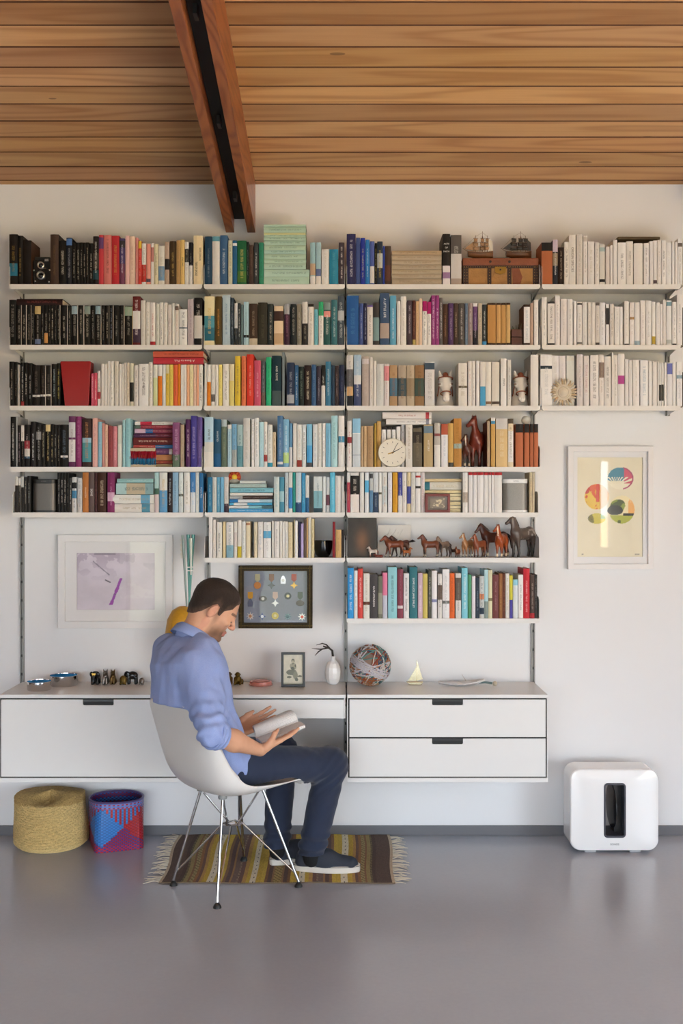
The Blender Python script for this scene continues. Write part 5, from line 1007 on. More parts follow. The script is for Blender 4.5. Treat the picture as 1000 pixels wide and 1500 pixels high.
H6 = [('walk', 557, 592, 784, -.15, 0, '7a4028', '6a3826', '4a2418', 'chestnut toy horse walking left before the white card', 'e0d0b8'),
      ('walk', 568, 599, 784, -.09, 8, '54301f', '3a2218', '1e1614', 'dark bay toy horse with raised tail, behind the walking chestnut', None),
      ('alert', 590, 604, 801, -.17, 180, 'a8602c', '3a2418', '2a1a14', 'little orange-brown foal with dark legs beside the walking horse', None),
      ('alert', 613, 641, 782, -.15, 0, '74402a', '3a241c', '2c1a16', 'brown toy horse facing left in the middle of the shelf', 'd8c8b0'),
      ('proud', 636, 659, 785, -.12, 45, '8a7466', '4a3428', '4a3a34', 'grey-brown roan toy horse with dark brown legs', None),
      ('alert', 655, 669, 799, -.15, 30, '3e2620', '241816', '181210', 'tiny dark foal between the roan and the tan horses', None),
      ('alert', 664, 675, 800, -.17, 60, '7a3e24', '4a2a1e', '2c1a14', 'tiny reddish brown foal standing close to the dark foal', None),
      ('front', 675, 692, 780, -.14, 55, 'a8764c', '6a4630', '3a281e', 'tan toy horse with black muzzle, first of the right-hand herd', 'e4d8c4'),
      ('front', 688, 714, 781, -.16, 48, '8e4e32', '5a3424', '3a241c', 'light chestnut toy horse with slim neck, second of the right-hand herd', None),
      ('proud', 704, 735, 766, -.085, 8, '5c2e20', '4a281e', '2a1814', 'large dark bay toy horse with arched neck looking left', 'd8c4a4'),
      ('front', 722, 745, 767, -.165, 66, 'a84e22', '7a3a1e', '6a2e18', 'bright chestnut toy horse with white blaze facing the room', 'ecd8bc'),
      ('front', 742, 784, 753, -.135, 40, '5e5048', '2a2422', '241f1d', 'largest toy horse, dappled grey with black legs at shelf end', None)]
for hh in H6: horse(hh[0], 6, *hh[1:11], socks=hh[10] if len(hh) > 10 else None, dapple=1 if 'dappled' in hh[9] else 0) if False else horse(hh[0], 6, hh[1], hh[2], hh[3], hh[4], hh[5], hh[6], hh[7], hh[8], hh[9], socks=hh[10], dapple=1 if 'dappled' in hh[9] else 0)
horse('alert', 6, 538, 551, 800, -.185, 0, 'd8ccc0', '8a5a44', '8a4a34', 'tiny white and brown foal standing before the dark canvas', None)
horse('front', 4, 678, 693, 636, -.175, 70, '5a3022', '2a1c18', '1e1614', 'small dark bay toy horse with white blaze on fourth shelf', socks='d8c8b0', grp='toy horses on the fourth shelf')
horse('front', 4, 690, 711, 609, -.115, 68, '7a3424', '5a2820', '4a2018', 'tall glossy chestnut toy horse behind small bay, fourth shelf', None, grp='toy horses on the fourth shelf')
# small reddish foal lying beside the canvas
z0 = zs(6); c = P(555, 816, -.19)
t = empty('toy_horse', (c[0], -.19, z0), 'tiny reddish foal lying down beside the dark canvas', 'toy horse', 'toy horses on the sixth shelf', local=True)
blob('body', sdf([('+', 0, ecap((-.012, 0, .006), (.012, 0, .007), (0, 1, 0), (.006, .006), (.007, .007))), ('+', .004, rc((-.012, 0, .008), (-.02, 0, .015), .004, .003)), ('+', .002, rc((-.02, 0, .015), (-.027, 0, .012), .003, .0018)), ('+', .002, rc((-.01, -.006, .002), (-.022, -.007, .002), .002, .0015)), ('+', .002, rc((.01, -.007, .002), (-.002, -.008, .002), .0022, .0015)), ('*', 0, plane((0, 0, 0), (0, 0, -1)))]), (-.035, -.015, -.003), (.025, .015, .022), .0012, mat('foal_red', '7a3424', .35), t)
# ================================================================== ON THE WALL, DESK AND FLOOR
def art_purple(t, x0, x1, z0, z1, y):
    def fn(U, V):
        n = fbm(np.stack([U*4, V*4, U*0+7], 1), 1.0, 4); c = np.array(lin('dcd2dc'))[None]*(.82+.3*n[:, None])
        n2 = fbm(np.stack([U*9+3, V*9, U*0], 1), 1.0, 3)
        up = np.clip((V-.45)*2.2, 0, 1)*(n2 > .52); c = c*(1-.45*up[:, None])+np.array(lin('9a84a0'))*.45*up[:, None]
        e = (U > .55) & (n2 > .5) & (V > .2); c[e] = c[e]*.8+np.array(lin('eeecec'))*.2
        d = np.abs((U-.495)-(V-.3)*.28); st = (d < .018+.006*(n > .5)) & (V > .08) & (V < .56); c[st] = lin('9a3aa8'); c[st & (V < .28) & (n2 > .5)] = lin('6a6070'); c[st & (V > .4) & (n2 > .48)] = lin('7a2a90')
        l2 = (np.abs((V-.86)+(U-.2)*1.15) < .012) & (U > .2) & (U < .42); c[l2] = lin('8a8090')
        br = (np.abs((V-.5)+(U-.4)*.7) < .012) & (U > .36) & (U < .46) & (n2 > .42); c[br] = lin('5a5060')
        tl = (V > .96) & (U > .22) & (U < .5); c[tl] = lin('9a90a0'); return c
    paint('art_print', pa, t, x0, x1, z0, z1, y, 130, 100, fn)
fw = mat('frame_white', 'e6e3e1', .4, 0, .03); mw = mat('mat_white', 'e9e7e6', .75, 0, .02)
framed('framed_print', 'wide white framed pale purple abstract print left of the man', 84.5, 252.5, 783.5, 920.5, -.03, .034, fw, art_purple, .029, (.055, .055, .055, .055), mw)
def art_balloons(t, x0, x1, z0, z1, y):
    def fn(U, V):
        P3 = np.stack([U*7, V*10, U*0], 1); n = fbm(P3, 1.0, 4); n2 = fbm(P3+9, 2.0, 3)
        c = np.tile(np.array(lin('e8dfc2')), (len(U), 1))*(.98+.04*n[:, None])
        def disc(cu, cv, rx, ry): return ((U-cu)/rx)**2+((V-cv)/ry)**2
        A = 1.5                                     # sheet height / width
        d = disc(.30, .605, .185, .128); e = d+.12*(n-.5) < 1; w = (U-.3)/.185
        c[e] = lin('e0602a'); k = e & (n2+.25*w*w > .55); c[k] = lin('ecc43c'); k = e & (np.abs(w+.75) < .2) & (n > .42); c[k] = lin('c83a24'); k = e & (w > .25); c[k] = lin('eeb878'); k = e & (np.abs(w-.08) < .12) & (V > .55); c[k] = lin('d8482c')
        d = disc(.66, .79, .195, .11); e = d+.15*(n-.5) < 1; an = np.arctan2((V-.72)*A, U-.6); ray = np.sin(an*22) > .1
        c[e & (V > .76) & (U < .72)] = lin('3e88a0'); c[e & (U >= .72)] = lin('d0526a'); c[e & (V <= .80) & ray] = lin('efe8cc'); c[e & (V < .74)] = lin('efe8cc'); k = (d < 1.08) & (d > .86) & (U > .7); c[k] = lin('b04a6a')
        d = disc(.68, .475, .2, .14); e = d+.08*(n-.5) < 1; c[e] = lin('efe2b0'); c[e & (U > .78) & (n > .42)] = lin('eeb060')
        tr = disc(.62, .515, .115, .065)+.5*(n2-.5) < 1; c[tr] = lin('4a5a2a'); c[tr & (n > .52)] = lin('8a9a34'); t2 = disc(.58, .47, .12, .05)+.5*(n2-.5) < 1; c[t2] = lin('2e3424')
        g = e & (V < .42); c[g] = lin('b0b83c'); c[g & (n2 < .42)] = lin('5a6424'); c[e & (np.abs(V-.425) < .014) & (U > .7)] = lin('24281c')
        d = disc(.30, .385, .135, .052); e = d+.1*(n-.5) < 1; c[e] = lin('ccc040'); c[e & (U < .23)] = lin('1e2018'); c[e & (n2 > .56)] = lin('7a7424'); c[e & (U > .36) & (V > .38)] = lin('6ab09a')
        s_ = (np.abs(V-.025) < .006) & ((np.abs(U-.09) < .025) | (np.abs(U-.92) < .035)) & (n2 > .45); c[s_] = lin('a8a490'); return c
    paint('art_print', pa, t, x0, x1, z0, z1, y, 140, 200, fn)
framed('framed_print', 'tall white framed print of coloured balloons and trees at right', 832, 957, 653.5, 834, -.032, .026, fw, art_balloons, .031, (.022, .022, .034, .028), mw)
# --- medal case
def art_felt(t, x0, x1, z0, z1, y):
    MB().box(x0, x1, y, y+.003, z0, z1).build('felt_board', mat('felt_grey', '8d93a2', .9, 0, .12, 90), t)
dkg = mat('gilt_dark', '4a3c22', .38, .4, .8, 70, .8, 150)
t = framed('medal_case', 'dark gilt framed case of medals hanging on the wall', 349, 457.5, 828.5, 920.5, -.03, .026, dkg, art_felt, .029, gl=True, cat='frame')
ORG[t] = tuple(t.location)
nb = MB(); a = P(349, 920.5, -.03); b = P(457.5, 828.5, -.03)
for k in range(44):
    u = (k+.5)/44
    for x, z in ((a[0]+(b[0]-a[0])*u, a[2]+.013), (a[0]+(b[0]-a[0])*u, b[2]-.013)): nb.ball((x, -.031, z), .0038, 6, (1, .6, 1))
    for x, z in ((a[0]+.013, a[2]+(b[2]-a[2])*u), (b[0]-.013, a[2]+(b[2]-a[2])*u)): nb.ball((x, -.031, z), .0034, 6, (1, .6, 1))
nb.build('carved_beads', mat('bead_gilt', '7a6434', .35, .6, .6, 90), t)['kind'] = 'stuff'
MED = [(377, 850, 'rib', 'c4bc96', 'b8763a', 'ringed'), (397.5, 850, 'rib', '8a5a48', '4a4c50', 'cross'), (414.5, 850, 'shield', None, 'e0e0e0', ''), (430.5, 850, 'rib', 'b83a30', 'd0a03a', 'cross'),
       (366.5, 876, 'rib', 'd0982e', '5a6074', 'shield'), (385, 877, 'oval', None, '4a4648', ''), (403, 876, 'rib', 'e0c4b8', 'dcdcd8', 'cross'), (421.5, 873, 'disc', None, '23262e', ''), (439.5, 876, 'rib', '4a5a54', '3a2e2c', 'oval'),
       (366.5, 902.5, 'star', None, 'd8c8b8', 'b88058'), (384, 903, 'cross', None, '3a4a8a', 'd8dce4'), (402.8, 902, 'disc', None, 'a8903a', ''), (421.5, 903, 'star', None, '5a7a80', '3a5a64'), (442.3, 903.5, 'star', None, 'ece6dc', 'c8482c')]
for mx_, my_, kd, rb, hx, kd2 in MED:
    y = -.011; s = (D+y)/F; c = P(mx_, my_, y); x, z = c[0], c[2]
    md = empty('medal', (x, y, z), None); bpy.data.objects.remove(md)
    g = MB(); m1 = mat('medal_'+hx, hx, .35, .5)
    if kd == 'rib':
        rbm = MB().prism([(x-3.6*s, z+9*s), (x+3.6*s, z+9*s), (x+3.9*s, z+1*s), (x, z-3*s), (x-3.9*s, z+1*s)], y, y+.0015, 'y').build('medal_ribbon', mat('ribbon_'+rb, rb, .7, 0, .2, 200), t); z -= 7.5*s; kd = kd2
        par = rbm
    else: par = t
    if kd in ('cross', 'star'):
        n = 4 if kd == 'cross' else 8; pl = []
        for i in range(n*2):
            a_ = math.pi/2+i*math.pi/n; r0 = (6.0 if i % 2 == 0 else 2.6)*s*(1.05 if kd == 'star' else .95); pl.append((x+r0*math.cos(a_), z+r0*math.sin(a_)))
        g.prism(pl, y-.003, y, 'y')
    elif kd == 'oval': g.prism([(x+(p[0]-x)*1.3, z+(p[1]-z)*.95) for p in circ(x, z, 4.6*s)], y-.003, y, 'y')
    elif kd == 'shield': g.prism([(x-3.8*s, z+1*s), (x-2*s, z+5.5*s), (x, z+7*s), (x+2*s, z+5.5*s), (x+4*s, z+1*s), (x+3.6*s, z-5*s), (x-3.6*s, z-5*s)], y-.003, y, 'y')
    else: g.prism(circ(x, z, 5.2*s), y-.003, y, 'y')
    ob = g.build('medal', m1, par, bevel=.0006)
    if par is t:
        cc = kd2 if len(kd2) == 6 and kd2 not in ('ringed', 'shield') else ('d8c890' if kd == 'disc' else 'c8c4bc')
        MB().lathe([(2.3*s, .003), (2.3*s, .0042), (0, .005)], (x, y, z), 14, 'y').build('medal_centre', mat('medal_c_'+cc, cc, .35, .3), par)
# --- things on the desk and cabinets
ZT = ztop+.0003
def deskpt(px, py): d = (CZ-ZT)*F/(py-HZ); return ((px-CX)*d/F, d-D)
blue_e = mat('blue_enamel', '1c84cc', .9, spec=.08)
for px, py, hw, h, lb in ((52.5, 1013.3, 17.8, .040, 'smaller steel bowl with blue inside, at the front'), (88, 1007, 20.5, .048, 'larger steel bowl with blue inside, at the back')):
    x, y0 = deskpt(px, py); s = (D+y0)/F; r_ = hw*s; y = y0+r_
    t = empty('steel_bowl', (x, y, ZT), lb, 'bowl', 'steel and blue bowls on the long cabinet')
    MB().lathe([(r_*.93, 0), (r_*.985, .004), (r_, h), (r_*.975, h+.0008), (r_*.97, h-.002)], (x, y, ZT), 48, cap=False).build('wall', steel, t, True)
    MB().lathe([(r_*.972, h-.0015), (r_*.965, h*.72), (0, h*.7)], (x, y, ZT), 48).build('lining', blue_e, t, True)
def figurine(px, py, kind, hpx, m, label, flip=1, accent=None):
    x, y = deskpt(px, py); s = (D+y)/F; h = hpx*s
    t = empty('animal_figurine', (x, y, ZT), label, 'figurine', 'little animal figurines on the cabinet tops', local=True, rz=0)
    E = 1.0
    if kind == 'elephant':
        pr = [('+', 0, ell((0, .1, .62), (.3, .4, .3))), ('+', .1, ell((0, -.28, .72), (.2, .2, .24))), ('+', .05, rc((0, -.42, .66), (0, -.55, .25), .1, .06)), ('+', .03, ell((-.22, -.22, .74), (.13, .05, .19))), ('+', .03, ell((.22, -.22, .74), (.13, .05, .19)))]
        for sx in (-1, 1):
            for yy in (-.12, .36): pr.append(('+', .06, rc((sx*.17, yy, .5), (sx*.17, yy, .06), .12, .11)))
    elif kind == 'side_elephant':
        pr = [('+', 0, ell((.08, 0, .64), (.4, .26, .3))), ('+', .1, ell((-.34, 0, .72), (.2, .19, .23))), ('+', .05, rc((-.48, 0, .66), (-.55, 0, .2), .09, .055)), ('+', .03, ell((-.24, -.17, .72), (.15, .05, .2)))]
        for sx in (-.18, .34):
            for yy in (-.14, .14): pr.append(('+', .06, rc((sx, yy, .5), (sx, yy, .06), .115, .11)))
    elif kind == 'dog':
        pr = [('+', 0, ecap((0, .05, .2), (0, -.02, .6), (1, 0, 0), (.24, .22), (.15, .15))), ('+', .08, ell((0, -.08, .74), (.15, .17, .14))), ('+', .04, rc((0, -.2, .72), (0, -.32, .68), .08, .06)), ('+', .02, rc((-.1, -.04, .84), (-.13, -.04, 1.0), .05, .02)), ('+', .02, rc((.1, -.04, .84), (.13, -.04, 1.0), .05, .02)), ('+', .05, rc((-.09, -.15, .42), (-.1, -.2, .05), .07, .06)), ('+', .05, rc((.09, -.15, .42), (.1, -.2, .05), .07, .06))]
    elif kind == 'monkey':
        pr = [('+', 0, ell((0, .02, .34), (.27, .24, .34))), ('+', .08, ell((.0, -.03, .76), (.19, .18, .2))), ('+', .06, rc((-.2, -.02, .5), (-.18, -.22, .22), .08, .07)), ('+', .06, rc((.2, -.02, .5), (.18, -.22, .22), .08, .07)), ('+', .06, rc((-.16, 0, .12), (-.2, -.28, .1), .12, .09)), ('+', .06, rc((.16, 0, .12), (.2, -.28, .1), .12, .09)), ('+', .02, ell((-.2, 0, .78), (.05, .03, .07))), ('+', .02, ell((.2, 0, .78), (.05, .03, .07))), ('+', .04, ell((0, -.19, .71), (.1, .06, .08)))]
    else:
        pr = [('+', 0, ell((0, 0, .45), (.36, .3, .45))), ('+', .1, ell((0, -.2, .3), (.2, .16, .2))), ('+', .08, rc((-.2, -.1, .2), (-.24, -.2, .08), .12, .1)), ('+', .08, rc((.2, -.1, .2), (.24, -.2, .08), .12, .1))]
    pr.append(('*', 0, plane((0, 0, 0), (0, 0, -1))))
    k = h/(1.0 if kind != 'monkey' else .96)
    co, q = nets(sdf(pr), (-.75, -.75, -.06), (.75, .75, 1.1), .035); o = np_mesh('body', co*k*np.array((flip, 1, 1)), q if flip > 0 else q[:, ::-1], m); o.parent = t
    if accent:
        MB().prism([(-.16*k, .84*k), (.16*k, .84*k), (0, .55*k)], -.5*k, -.44*k, 'y').build('forehead_cloth', accent, t)
figurine(139.5, 1002.5, 'elephant', 21, blk, 'little black elephant with gold forehead cloth', accent=gold)
figurine(154.5, 1002.5, 'dog', 23, mat('pewter', '8a8078', .3, .8, .4, 60), 'little silvery sitting animal next to the gold-browed elephant')
figurine(165.5, 1002.2, 'dog', 23, bronze, 'little bronze animal with upright ears on the long cabinet')
figurine(180.5, 1002.8, 'lump', 15, mat('old_gold', '7a6430', .4, .8, .5, 60), 'little round dull gold figurine left of the plain black elephant')
figurine(192.5, 1002, 'side_elephant', 20, blk, 'little plain black elephant with smooth back')
figurine(207.5, 1002.5, 'lump', 11, mat('pewter', '8a8078', .3, .8, .4, 60), 'tiniest grey figurine, nearest to the man on the long cabinet')
figurine(335.5, 1002.5, 'monkey', 18.5, bronze, 'little bronze seated figure half hidden by the man', 1)
figurine(348, 1002.8, 'monkey', 18.5, mat('old_bronze', '74602e', .35, .9, .4, 60), 'little gold-bronze seated figure left of the pink tin', 1)
figurine(353.5, 1002.2, 'lump', 9, bronze, 'tiny bronze lump figure beside the gold-bronze seated one', 1)
# pink coil box
x, y = deskpt(380.5, 1006); y += .05; s = (D+y)/F; r_ = 17.6*s
t = empty('round_tin', (x, y, ZT), 'flat round pink glass tin on the desk', 'tin'); pk = mat('pink_glass', 'e09a8c', .1, .25, .3, 60)
for k in range(3): MB().lathe([(r_*(1-.06*k)-.003, .002+.006*k), (r_*(1-.06*k), .004+.006*k), (r_*(1-.06*k)-.003, .0075+.006*k)], (x, y, ZT), 40).build('coil', pk, t, True)
MB().lathe([(r_*.6, .018), (r_*.72, .022), (r_*.5, .026), (0, .027)], (x, y, ZT), 40).build('lid', pk, t, True)
MB().lathe([(0, .001), (r_*.95, .001), (r_*.9, .019), (0, .019)], (x, y, ZT), 40).build('inner', mat('pink_core', 'c87a6c', .3), t, True)
# photo frame
def art_photo(t, x0, x1, z0, z1, y):
    def fn(U, V):
        n = fbm(np.stack([U*8, V*8, U*0], 1), 1.0, 3); c = np.array(lin('c9bfae'))[None]*(.85+.3*n[:, None])
        def b(cu, cv, ru, rv): return ((U-cu)/ru)**2+((V-cv)/rv)**2+.5*(n-.5) < 1
        c[b(.42, .40, .26, .1)] = lin('4a443c'); c[b(.5, .60, .17, .12)] = lin('8a8272'); c[b(.5, .6, .17, .12) & (n > .5)] = lin('2c2824')
        c[b(.62, .3, .12, .13)] = lin('6a6458'); c[b(.68, .16, .09, .06)] = lin('3a342c'); c[b(.85, .27, .12, .03)] = lin('4a443c'); c[b(.3, .24, .13, .04)] = lin('3a342e')
        c[b(.49, .78, .09, .075)] = lin('3c352c'); c[b(.49, .755, .06, .05)] = lin('a89a84'); c[V < .05] = lin('8a8274'); return c
    paint('photo_print', pa, t, x0, x1, z0, z1, y, 60, 90, fn)
x, y = deskpt(428, 1006.3)
framed('photo_frame', 'black framed sepia photograph of a seated person, on the desk', 411.5, 446.5, 956, 1006, y, .0115, mat('frame_black', '1a1817', .4), art_photo, .012, cat='photo', zb=ZT, gl=True, lean=-.06)
# vase with twig
x, y = deskpt(487.5, 1003.5); y += .03; s = (D+y)/F
t = empty('vase', (x, y, ZT), 'white faceted vase holding a dark antler twig', 'vase')
pr = [(.018, 0), (.026, .006), (.036, .03), (.039, .055), (.036, .08), (.026, .102), (.013, .114), (.010, .122), (.0115, .134), (.009, .134), (.008, .12)]
MB().lathe(pr, (x, y, ZT), 12).build('vase_body', mat('vase_white', 'efedeb', .3, 0, .02), t)
q = lambda px, py: P(px, py, y)
tw = mat('twig_dark', '3a342f', .7, 0, .4, 120, .4)
tb = MB().tube([(x, y, ZT+.1), q(487.5, 962), q(486.5, 953), q(482, 949.5), q(473, 946.5)], [.006, .0058, .005, .0045, .0035], 8).build('twig', tw, t, True)
MB().tube([q(483, 950), q(478, 944.5), q(472, 942.5), q(463, 945)], [.004, .0036, .003, .0012], 7).build('branch', tw, tb, True)
MB().tube([q(481, 949), q(470, 951.2), q(456.5, 950)], [.004, .0032, .001], 7).build('branch', tw, tb, True)
MB().tube([q(472, 950.6), q(466, 955), q(461, 960.5)], [.0034, .003, .0012], 7).build('branch', tw, tb, True)
# yarn ball
x, y = deskpt(542, 1003.5); s = (D+y)/F; r_ = 30*s; y = max(y-.01, -.33); cz0 = ZT+r_*.99
t = empty('yarn_ball', (x, y, ZT), 'large ball of multicoloured wool strips on the drawer cabinet', 'ball')
MB().ball((x, y, cz0), r_*.95, 24).build('core', mat('yarn_core', '8a7468', .9), t, True)
YC = ['b86a3a', 'c8906a', 'd8d4dc', 'e0dce4', '5a8a84', 'a84a3a', '6a9a94', 'd0b890', '4a5a78', 'e4dcd4']
rg = random.Random(3)
for k in range(64):
    u = Vector((rg.gauss(0, 1), rg.gauss(0, 1), rg.gauss(0, 1))).normalized()
    if k < 24: u = Vector((.35*rg.gauss(0, 1), .5*rg.gauss(0, .5)-.3, 1+.2*rg.gauss(0, 1))).normalized(); 
    if k >= 52: u = (Vector((.45, -.1, 1))+Vector((rg.gauss(0, .06), rg.gauss(0, .06), rg.gauss(0, .06)))).normalized()
    a_ = u.orthogonal().normalized(); b_ = u.cross(a_); R1 = r_*rg.uniform(.955, .985); off = u*r_*rg.uniform(-.3, .3)
    if k >= 52: off = u*r_*rg.uniform(-.16, .12); R1 = r_*.995
    rr2 = math.sqrt(max(R1**2-off.length**2, 1e-6)); pts = []
    for j in range(48):
        an = 2*math.pi*j/48; w = .0014*math.sin(an*13+k); pts.append(Vector((x, y, cz0))+off+(a_*math.cos(an)+b_*math.sin(an))*(rr2+w)+u*.0015*math.sin(an*9+k))
    hx = YC[2+rg.randrange(2)] if k >= 52 else YC[rg.randrange(len(YC))]
    MB().tube(pts, rg.uniform(.0026, .0038), 5, True).build('yarn_strand', mat('yarn_'+hx, hx, .9, 0, .5, 300, .5, 400), t, True)
# brass sailboat
x, y = deskpt(607.5, 1003); s = (D+y)/F
t = empty('brass_sailboat', (x, y, ZT), 'tiny brass sailing boat ornament on the drawer cabinet', 'ornament'); br2 = mat('pale_brass', 'dcd4b4', .25, .85, .2, 60)
MB().prism([(x-13*s, ZT+5*s), (x+12*s, ZT+5*s), (x+9.5*s, ZT+.1*s), (x-9*s, ZT+.1*s)], y-.012, y+.012, 'y').build('hull', br2, t, bevel=.003)
MB().tube([(x+2.5*s, y, ZT+4*s), (x+2.5*s, y, ZT+36*s)], [.0018, .001], 7).build('mast', br2, t, True)
MB().prism([(x-10*s, ZT+6*s), (x+2*s, ZT+6*s), (x+2*s, ZT+26*s)], y-.004, y-.001, 'y').build('jib_sail', br2, t); MB().prism([(x+3*s, ZT+6*s), (x+11.5*s, ZT+8*s), (x+9*s, ZT+16*s), (x+3.4*s, ZT+35*s)], y+.0, y+.004, 'y').build('main_sail', br2, t)
# shell dish with a key-like handle
x, y = deskpt(677, 1006); y += .035; s = (D+y)/F
t = empty('shell_dish', (x, y, ZT), 'white scalloped shell dish lying on the drawer cabinet', 'shell')
vs = []; fs = []; NU, NV = 28, 10
for i in range(NU+1):
    u = i/NU
    for j in range(NV+1):
        v = j/NV*2-1; w = .035*math.sin(math.pi*(.08+.84*u))**.7*(1+.06*math.sin(u*40)); X_ = x+(-33+66*u)*s
        vs.append((X_, y+v*w, ZT+.003+.016*v*v*(.5+.5*u)+.02*abs(u-.45)**1.5*(1.6)+(.0015*math.sin(u*44) if abs(v) > .8 else 0)))
for i in range(NU):
    for j in range(NV): k = i*(NV+1)+j; fs.append((k, k+1, k+NV+2, k+NV+1))
o = MB().add(vs, fs).build('dish', mat('shell_white', 'f2eeea', .35, 0, .3, 50), t, True); sd = o.modifiers.new('solid', 'SOLIDIFY'); sd.thickness = .004; sd.offset = 1
MB().tube([(x+22*s, y-.01, ZT+.014), (x+34*s, y-.015, ZT+.018), (x+44*s, y-.018, ZT+.014)], [.004, .005, .006], 8).build('handle', mat('teal_grey', '6a8080', .35), t, True)
MB().ball((x+48*s, y-.018, ZT+.0125), .0118, 12).build('handle_knob', mat('knob_cream', 'd8cbb4', .4, 0, .3, 90), t, True)
MB().tube([(x+7*s, y+.02, ZT+.02), (x+4*s, y+.024, ZT+.035), (x+1*s, y+.026, ZT+.052)], [.0016, .0012, .0006], 6).build('thorn', mat('thorn', 'c8b8ac', .5), t)
# yellow vase with teal stems behind the man
c = P(268, 940, -.12); x, y = c[0], -.12; s = (D+y)/F
t = empty('yellow_vase', (x, y, ZT), 'rounded yellow vase with tall teal stems, behind the man', 'vase')
ym = mat('yellow_glaze', 'd8a02c', .4, 0, .35, 60, .2, 200); zt_ = P(0, 888.5, y)[2]
H_ = zt_-ZT; MB().lathe([(.045, 0), (.058, .01), (.07, H_*.25), (.083, H_*.55), (.084, H_*.68), (.075, H_*.84), (.052, H_*.95), (.03, H_*.99), (.022, H_*1.0), (.018, H_*.98)], (x, y, ZT), 32).build('vase_body', ym, t, True)
te = mat('teal_glass', '5aa49c', .2, 0, .2); tw2 = mat('pale_glass', 'b8ccc8', .15)
def pq(px, py, yy=-.12): return P(px, py, yy)
for p0, p1, r0, r1, m_ in (((276.5, 890), (283, 783), .0045, .0085, te), ((277.5, 890), (275.5, 783), .0045, .008, te), ((273.5, 890), (267.5, 784), .004, .007, mat('stem_grey', '8a9c96', .3))):
    MB().tube([pq(*p0), pq(p0[0]*.5+p1[0]*.5, p0[1]*.5+p1[1]*.5), pq(*p1)], [r0, (r0+r1)*.5, r1], 10).build('stem', m_, t, True)
MB().tube([pq(279.5, 842, -.13), pq(279.3, 788, -.13)], [.004, .0095], 8).build('stem_tip', tw2, t, True)
for py in (831, 836): MB().tube([pq(274.5, py, -.132), pq(283, py, -.132)], .0028, 7).build('binding', mat('binding_white', 'e4e8e4', .3), t, True)
mb = MB()
for k in range(26): q0 = pq(268, 790+k*1.1, -.12); mb.tube([q0, (q0[0]-.011-.003*math.sin(k), q0[1]-.004, q0[2]+.002)], [.0014, .0007], 4)
mb.build('bristles', mat('bristle_cream', 'dcd4bc', .7), t)['kind'] = 'stuff'
# --- white floor speaker
def fl(px, py): d = CZ*F/(py-HZ); return ((px-CX)*d/F, d-D)
yf = fl(900, 1250.5)[1]; s = (D+yf)/F; x0, x1 = (835-CX)*s, (965-CX)*s; z1 = CZ-(1127-HZ)*s; z0 = .012; yb_ = yf+.16
t = empty('subwoofer', ((x0+x1)/2, yf+.08, 0), 'white rounded box loudspeaker with dark slot, standing on floor', 'speaker')
gw = mat('gloss_white', 'f2f1f0', .12, 0, .01, coat=.5); sx0, sx1 = (884-CX)*s, (916.5-CX)*s; sz0, sz1 = CZ-(1227.5-HZ)*s, CZ-(1147-HZ)*s
outer = rrect(x0, x1, z0, z1, .05, 9); inner = rrect(sx0, sx1, sz0, sz1, .018, 9); o_in = rrect(x0+.008, x1-.008, z0+.008, z1-.008, .044, 9)
MB().ring(outer, inner, yf+.012, yb_-.012, 'y').build('shell', gw, t, True)
bm_ = MB()
n = len(outer)
for (ya, yb2) in ((yf+.012, yf), (yb_-.012, yb_)):
    vs = [(p[0], ya, p[1]) for p in outer]+[(p[0], ya+(yb2-ya)*.7, p[1]) for p in rrect(x0+.003, x1-.003, z0+.003, z1-.003, .048, 9)]+[(p[0], yb2, p[1]) for p in rrect(x0+.012, x1-.012, z0+.012, z1-.012, .042, 9)]+[(p[0], yb2, p[1]) for p in inner]
    fs = [(a*n+i, a*n+(i+1) % n, (a+1)*n+(i+1) % n, (a+1)*n+i) for a in range(3) for i in range(n)]
    bm_.add(vs, fs)
bm_.build('faces', gw, t, True)
gb = mat('slot_charcoal', '3a3a44', .4)
MB().ring(rrect(sx0+.0005, sx1-.0005, sz0+.0005, sz1-.0005, .0175, 9), rrect(sx0+.008, sx1-.008, sz0+.01, sz1-.01, .005, 9), yf-.001, yf+.15, 'y').build('slot_rim', gb, t, True)
MB().box(sx0+.06, sx1-.009, yf+.05, yf+.13, sz0+.011, sz1-.011).build('driver_housing', mat('slot_black', '121214', .3), t)
MB().lathe([(.0, .0), (.045, .0), (.1, .004), (.1, .008), (0, .01)], (sx0+.05, yf+.085, (sz0+sz1)/2), 28, 'x').build('driver_cone', mat('cone_black', '1c1c20', .15), t, True)
text('SONOS', .0125, mat('logo_black', '2a2a2a', .5), t, ((x0+x1)/2, yf-.0003, CZ-(1237-HZ)*s), (math.pi/2, 0, 0), 'logo')
for px in (866, 932): xx = (px-CX)*s; MB().box(xx-.026, xx+.026, yf+.02, yf+.13, 0, z0+.001).build('foot', mat('foot_grey', 'a8a8aa', .5), t, bevel=.002)
